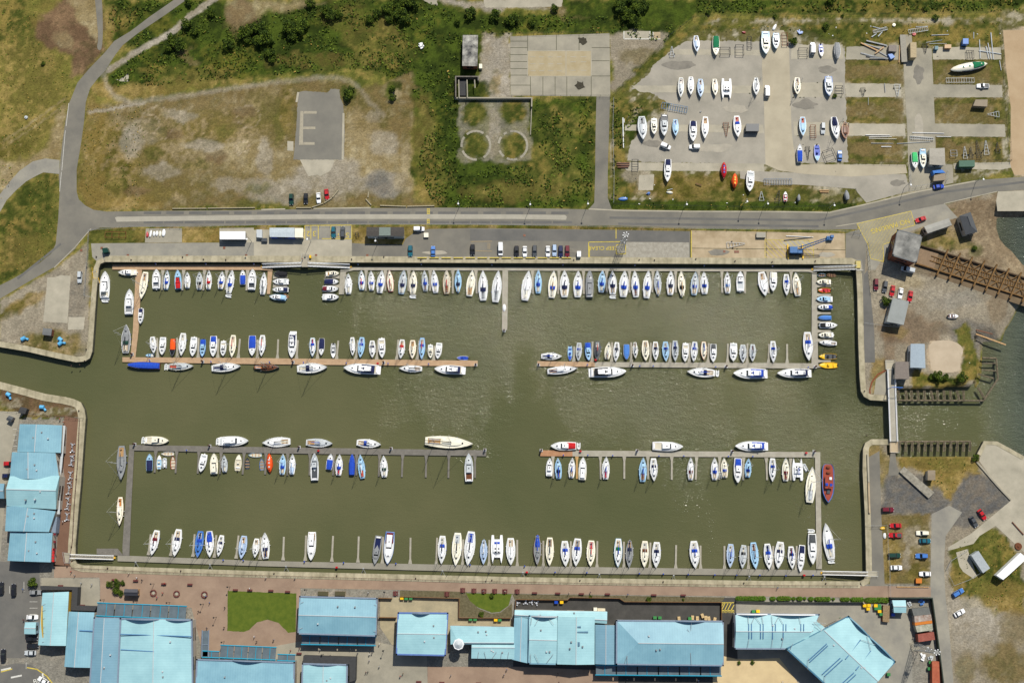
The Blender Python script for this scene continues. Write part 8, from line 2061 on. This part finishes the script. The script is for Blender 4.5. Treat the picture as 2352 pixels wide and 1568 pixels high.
def crown_mesh(seed, n=900):
    r = np.random.default_rng(seed); cl = []; 
    for k in range(11):
        a = r.uniform(0, 6.28); d_ = r.uniform(.1, .72) if k else 0; cl.append((d_ * math.cos(a), d_ * math.sin(a), r.uniform(.35, .85) - d_ * .25, r.uniform(.26, .42)))
    pts = []; mi = []
    for k, (x, y, z, R_) in enumerate(cl):
        m_ = n // 11; v = r.normal(size=(m_, 3)); v /= np.linalg.norm(v, axis=1)[:, None]; v *= (R_ * r.uniform(.7, 1.05, m_))[:, None]; v[:, 2] *= .8; v[:, 2] = np.where(v[:, 2] < -.1, v[:, 2] * .5, v[:, 2])
        pts.append(v + [x, y, z]); mi += list(np.clip((r.normal(k % 3, .7, m_)).round().astype(int), 0, 2))
    V, Q = quads(np.concatenate(pts), .065, .6, r); me = fastmesh('crown', V, Q, LF); me.polygons.foreach_set('material_index', np.array(mi, np.int32)); return me
CM = [crown_mesh(s) for s in range(5)]
TRK = MB().tube((0, 0, -.1), (0.03, 0, .5), .07, 7, .04).tube((.02, 0, .35), (.3, .1, .7), .035, 5, .015).tube((.02, 0, .4), (-.28, .15, .7), .035, 5, .015).tube((.02, 0, .4), (0, -.3, .68), .035, 5, .015).mesh('trunk', BARK)
TR = [(0,0,1940,130,48),(0,0,1730,240,60),(0,0,1800,300,45),(0,0,1580,370,60),(0,0,1650,440,70),(0,0,1560,450,50),(0,0,2110,430,62),(0,0,2240,330,70),(0,0,2320,290,65),(0,0,2290,380,45),(0,0,1730,30,45),(0,0,400,585,24),
 (1,0,60,300,75),(1,0,90,380,80),(1,0,30,400,60),(1,0,300,270,80),(1,0,400,290,70),(1,0,330,340,60),(1,0,450,240,55),(1,0,150,500,62),(1,0,155,560,40),(1,0,1040,190,48),(1,0,1120,140,48),(1,0,1210,110,62),(1,0,1230,190,45),(1,0,1330,130,75),(1,0,1360,210,60),(1,0,1430,40,75),(1,0,1310,30,60),
 (1,0,640,110,60),(1,0,700,150,60),(1,0,770,150,45),(1,0,1860,215,38),(1,0,1265,830,40),(1,0,1255,910,38),(1,0,840,880,60),(1,0,870,840,40),(1,0,2200,150,60),(1,0,1980,140,60),(1,0,2320,210,45),(1,0,500,50,50),
 (2,0,1010,90,70),(2,0,1080,40,70),(2,0,1150,110,75),(2,0,1210,60,60),(2,0,1060,170,65),(2,0,1120,210,60),(2,0,960,50,50),(2,0,20,200,60),(2,0,190,220,45),(2,0,400,90,45),(2,0,1800,120,30),
 (3,0,565,5,55),(3,0,525,250,36),(3,0,1535,165,34),(3,0,230,385,46),(3,0,610,890,24),(3,1,1085,1200,52),(3,2,1545,325,52),(3,2,1620,320,40),(3,2,1765,335,52),(3,2,1490,320,34),(3,2,1900,1072,36),(3,1,1890,720,30),
 (0,3,315,650,46),(0,3,1010,660,34),(0,3,1080,650,38),(0,3,1070,720,40),(0,3,1110,740,30),(0,3,1140,650,26),(1,3,2170,770,26),(1,3,2070,940,28),(2,3,1255,805,28),(2,3,2085,1385,20),(2,3,2205,1375,20),(2,3,720,775,16),(2,3,1570,800,14),(3,0,1440,85,30),(3,0,60,160,22),(3,0,680,150,18)]
TRP = sorted([(T(i, j, x, y), r) for i, j, x, y, r in TR], key=lambda t: t[0][0])
for n_, ((x, y), r) in enumerate(TRP):
    R_ = r * .0415 * 1.12; small = R_ < 1.7
    nm = 'bush' if small else 'tree'
    o = thing(nm, P(x, y, 0), random.uniform(0, 6.28), '%s green %s with rounded crown, %s tree or bush from the left' % (('small dark', 'broad dark', 'broad mid', 'dense')[n_ % 4] if not small else 'small', nm, nth(n_)), nm, 'trees and bushes')
    c = bpy.data.objects.new('crown', CM[n_ % 5]); COL.objects.link(c); c.parent = o; c.scale = (R_, R_, R_ * (1.25 if not small else 1.0))
    t = bpy.data.objects.new('trunk', TRK); COL.objects.link(t); t.parent = o; t.scale = (R_, R_, R_ * 1.1)
# clipped hedges
HL = leafmat('hedge', (62,104,20), (84,128,32))
HG = [(2,3,2052,2330,790,20),(3,3,14,70,792,18),(3,3,78,210,790,20),(3,3,215,250,792,18),(3,3,258,318,792,18),(3,3,322,350,790,14),(3,3,366,418,795,18),(3,3,422,575,796,18),(3,3,586,612,795,13),(3,3,660,750,798,18),(3,3,755,880,800,20),(3,3,884,1110,806,24)]
for n_, (i, j, x0, x1, y, hw) in enumerate(HG):
    a, b = P(*T(i, j, x0, y)), P(*T(i, j, x1, y)); L = (b - a).length; k = int(150 * L); hw *= .0405
    u = rng.uniform(0, 1, k); v = rng.uniform(-1, 1, k); z = rng.uniform(.1, 1, k) ** .5 * 1.1 * np.sqrt(np.maximum(.1, 1 - v ** 4 * .8)); edge = np.minimum(1, np.minimum(u, 1 - u) * L / .9 + .35)
    c = np.stack([a.x + (b.x - a.x) * u, a.y + (b.y - a.y) * u + v * hw * edge, z * edge], 1) - [a.x, a.y, 0]
    V, Q = quads(c, .14, 1.6); me = fastmesh('hedge', V, Q, [HL, LF[1], LF[2]]); me.polygons.foreach_set('material_index', rng.integers(0, 3, len(Q)).astype(np.int32))
    o = bpy.data.objects.new('hedge', me); COL.objects.link(o); o.location = (a.x, a.y, 0); tag(o, 'clipped green hedge below the promenade, %s hedge block from the left' % nth(n_), 'hedge', 'hedges below the promenade')
# scrub and rough grass: one mass nobody could count
def scatter(name, n, test, size, zmax, mats, wts, thr=None):
    x = rng.uniform(0, 2352, n * 3); y = rng.uniform(-5, 1568, n * 3); k = test(x, y); x, y = x[k][:n], y[k][:n]
    rx = x - 1176; ry = -(y - 784); W_ = np.stack([MT[0][0]*rx + MT[0][1]*ry - MT[0][2]*FPX, MT[1][0]*rx + MT[1][1]*ry - MT[1][2]*FPX, MT[2][0]*rx + MT[2][1]*ry - MT[2][2]*FPX], 1)
    p = W_ * (-CH / W_[:, 2])[:, None]; p[:, 2] = 0; p[:, 2] = rng.uniform(.05, zmax, len(p)) * (.4 + fbm(x, y, 14, 77))
    V, Q = quads(p, size, .3); me = fastmesh(name, V, Q, mats); me.polygons.foreach_set('material_index', rng.choice(len(mats), len(Q), p=wts).astype(np.int32))
    o = bpy.data.objects.new(name, me); COL.objects.link(o); struct(o, 'stuff'); return o
G_LUSH = [[(245,100),(430,0),(980,0),(1070,30),(1400,40),(1570,60),(1520,100),(1400,75),(1062,80),(1050,240),(985,255),(930,190),(860,160),(780,160),(600,175),(380,195),(270,200),(255,175),(330,110)],
  [(262,0),(400,0),(300,66),(262,90),(245,60)],[(990,250),(1050,245),(1050,380),(1220,380),(1230,228),(1362,228),(1360,470),(1340,476),(1010,474),(985,450),(960,380)],[(1600,0),(2352,0),(2352,25),(1600,30)],[(1405,230),(1450,215),(1480,250),(1440,300),(1415,460),(1406,460)]]
NOT_L = [(505,0),(750,0),(745,12),(665,24),(600,34),(560,70),(520,50)]
TRK_ = [(440,30),(470,0),(495,0),(415,72),(310,128),(248,168),(240,158),(300,118)]
PADS = [[(225,120),(262,72),(300,60),(345,28),(400,-5),(440,-5),(385,40),(318,82),(275,125),(240,170)],[(1105,80),(1172,80),(1175,225),(1105,225)],[(966,0),(1295,0),(1292,22),(1050,26)]]
def t_lush(x, y):
    m_ = np.zeros(x.shape, bool)
    for p in G_LUSH: m_ |= inside(x, y, p)
    for p in [NOT_L, TRK_] + PADS: m_ &= ~inside(x, y, p)
    return m_ & (fbm(x, y, 22, 63) > .47)
scatter('scrub', 62000, t_lush, .34, .55, LF + [DRYL], [.22, .44, .32, .02])
G_DRY = [[(0,0),(90,0),(85,90),(160,140),(160,230),(80,330),(0,460)],[(195,245),(330,240),(330,475),(230,478),(185,430)],[(75,405),(128,405),(133,500),(125,575),(85,608),(0,645),(0,492)],[(1600,60),(2290,45),(2290,110),(2060,100),(1900,90),(1780,66),(1600,80)],[(1410,465),(1965,470),(1950,482),(1410,478)],
  [(2055,1045),(2240,1048),(2200,1105),(2180,1140),(2110,1080)],[(2200,1245),(2290,1212),(2345,1280),(2350,1395),(2250,1400),(2200,1340)]]
def t_dry(x, y):
    m_ = np.zeros(x.shape, bool)
    for p in G_DRY: m_ |= inside(x, y, p)
    return m_ & (fbm(x, y, 12, 83) > .5)
scatter('rough_grass', 24000, t_dry, .22, .3, LF[1:] + [DRYL], [.42, .28, .30])
WTS = mat('white litter', C(225,225,220)); 
def t_lit(x, y):
    m_ = inside(x, y, [(1410,220),(1600,60),(1780,50),(1790,70),(1640,92),(1520,120),(1450,200),(1440,370),(1415,460)]) | inside(x, y, [(1780,50),(2300,40),(2300,110),(1950,110),(1880,90)]) | inside(x, y, [(1440,400),(1950,430),(1950,470),(1420,470)]) | inside(x, y, [(2300,20),(2350,20),(2350,70),(2305,60)]) | inside(x, y, [(120,935),(188,930),(190,955),(120,955)]) | inside(x, y, [(2190,760),(2240,750),(2255,850),(2215,850)])
    return m_ & (fbm(x, y, 9, 93) > .52)
def t_scr(x, y): return (inside(x, y, [(1945,105),(2075,100),(2075,140),(1945,140)]) | inside(x, y, [(2100,60),(2300,60),(2300,140),(2140,140)]) | inside(x, y, [(1950,313),(2080,316),(2080,372),(1950,370)]) | inside(x, y, [(1445,100),(1940,100),(1940,375),(1445,375)]) & (rng.random(x.shape) < .16) | inside(x, y, [(2075,1375),(2145,1378),(2160,1568),(2100,1568)])) & (fbm(x, y, 7, 99) > .5)
scatter('scrap', 800, t_scr, .3, .4, [gel('g'), gel('dg'), RUST, gel('lg')], [.3, .3, .25, .15])
scatter('litter', 900, t_lit, .25, .3, [WTS, gel('lg'), gel('t')], [.6, .25, .15])
def t_rub(x, y): return (inside(x, y, [(1425,558),(1583,558),(1583,596),(1440,596)]) | inside(x, y, [(1690,395),(1940,430),(1940,375),(1700,375)])) & (fbm(x, y, 6, 97) > .6)
scatter('weeds', 1500, t_rub, .14, .25, [LF[0], LF[1]], [.5, .5])
# heaps and small odd things by the compound
for lab, i, j, x, y, rr_, k in (('heap of white scrap sheets below the lattice mast',3,3,1420,1330,1.7,'w'),('second heap of white scrap sheets near the compound end',3,3,1490,1330,1.3,'lg'),('pile of blue and brown salvage in the compound top',3,3,1410,820,1.4,'sb'),('heap of white sacks beside the compound kiosk',3,3,1300,835,1.3,'lg'),
   ('heap of broken white panels in the green scrub',1,0,1515,425,1.6,'w'),('round concrete buoy in the top right weeds',3,0,1155,234,.7,'c'),('round white and red buoy by the upright box',3,0,1340,316,.8,'r'),('pale boulder in the left field',0,0,243,1081,.7,'lg'),('red and rusty winch block on the lower pier',3,3,2298,312,1.4,'br'),('blue sheeted pile by the yard concrete pad',2,1,1248,210,1.0,'sb'),('blue crates heap at the top of the yard',3,0,300,300,1.6,'sb')):
    mb = MB(); random.seed(int(x + y))
    for q_ in range(9): a = random.uniform(0, 6.28); d_ = random.uniform(0, rr_ * .7); mb.box(d_ * math.cos(a), d_ * math.sin(a), .05 * q_, random.uniform(.5, 1.1) * rr_ * .7, random.uniform(.2, .7) * rr_ * .7, random.uniform(.1, .5), rot=random.uniform(0, 3))
    if 'buoy' in lab or 'winch' in lab or 'boulder' in lab: mb = MB().tube((0, 0, .03), (0, 0, .5), rr_, 14, rr_ * .9).tube((0, 0, .5), (0, 0, .8), rr_ * .3, 8)
    o = mb.build('boulder' if 'boulder' in lab else 'buoy' if 'buoy' in lab else 'winch' if 'winch' in lab else 'scrap_heap', gel(k)); o.location = P(*T(i, j, x, y), .04); tag(o, lab, 'heap' if 'heap' in lab or 'pile' in lab else 'debris')
# rails and stays above the shop roofs: short yard bridge ramps
strip_thing('ramp', 'long narrow timber ramp beside the upright tan box', q4(3,0,(1212,320),(1264,322),(1280,568),(1228,572)), 1.0, .3, mat('ramp boards', C(126,122,108), c2=C(146,140,124), wave=(1.5,.8,'Y')), 'ramp', 'deck')
def logs(nm, lab, segs, m, cat):
    for n_, (i, j, x1, y1, x2, y2) in enumerate(segs):
        a, b = P(*T(i,j,x1,y1)), P(*T(i,j,x2,y2)); L = (b - a).length; o = MB().box(0, 0, 0, L, .45, .5, tx=.99, ty=.8).build(nm, m); o.location = ((a.x + b.x) / 2, (a.y + b.y) / 2, .04); o.rotation_euler = (0, 0, math.atan2(b.y - a.y, b.x - a.x)); tag(o, lab % nth(n_), cat, 'barriers on the upper road verge')
logs('log_barrier', 'pale log barrier on the verge above the road, %s from the left', [(0,1,1585,350,1900,348),(0,1,1910,347,2345,342),(1,1,370,343,508,342),(1,1,515,338,620,302),(1,1,628,298,700,252),(1,1,705,245,758,180),(1,1,1010,262,1060,318),(1,1,1036,198,1030,248),(1,1,1140,322,1380,330),(1,1,1390,330,1640,325)], mat('bleached log', C(150,140,112), var=.25, scale=2), 'barrier')
def mk_man(name):
    r = thing(name, (0, 0, 0)); MB().box(0, 0, .05, .95, .95, .03).build('frame', mat('iron frame', C(120,96,76)), r); MB().box(0, 0, .08, .78, .78, .012).build('cover', mat('rusty cover', C(122,72,50), var=.2), r); return r
many(mk_man, [tuple(P(*T(*q_), .03)) for q_ in ((0,1,935,710),(0,1,1175,777),(0,1,1718,780),(0,1,2060,708),(0,1,2262,778),(0,1,747,731),(1,1,552,777),(1,1,1023,777),(2,1,1950,741),(2,1,2052,744),(2,1,2074,744),(2,1,114,594))], lambda k: 'rusty square iron cover set in the quay paving, %s from the left' % k, 'manhole cover', 'iron covers on the quay', 'manhole_cover')
print('objects', len(bpy.data.objects))
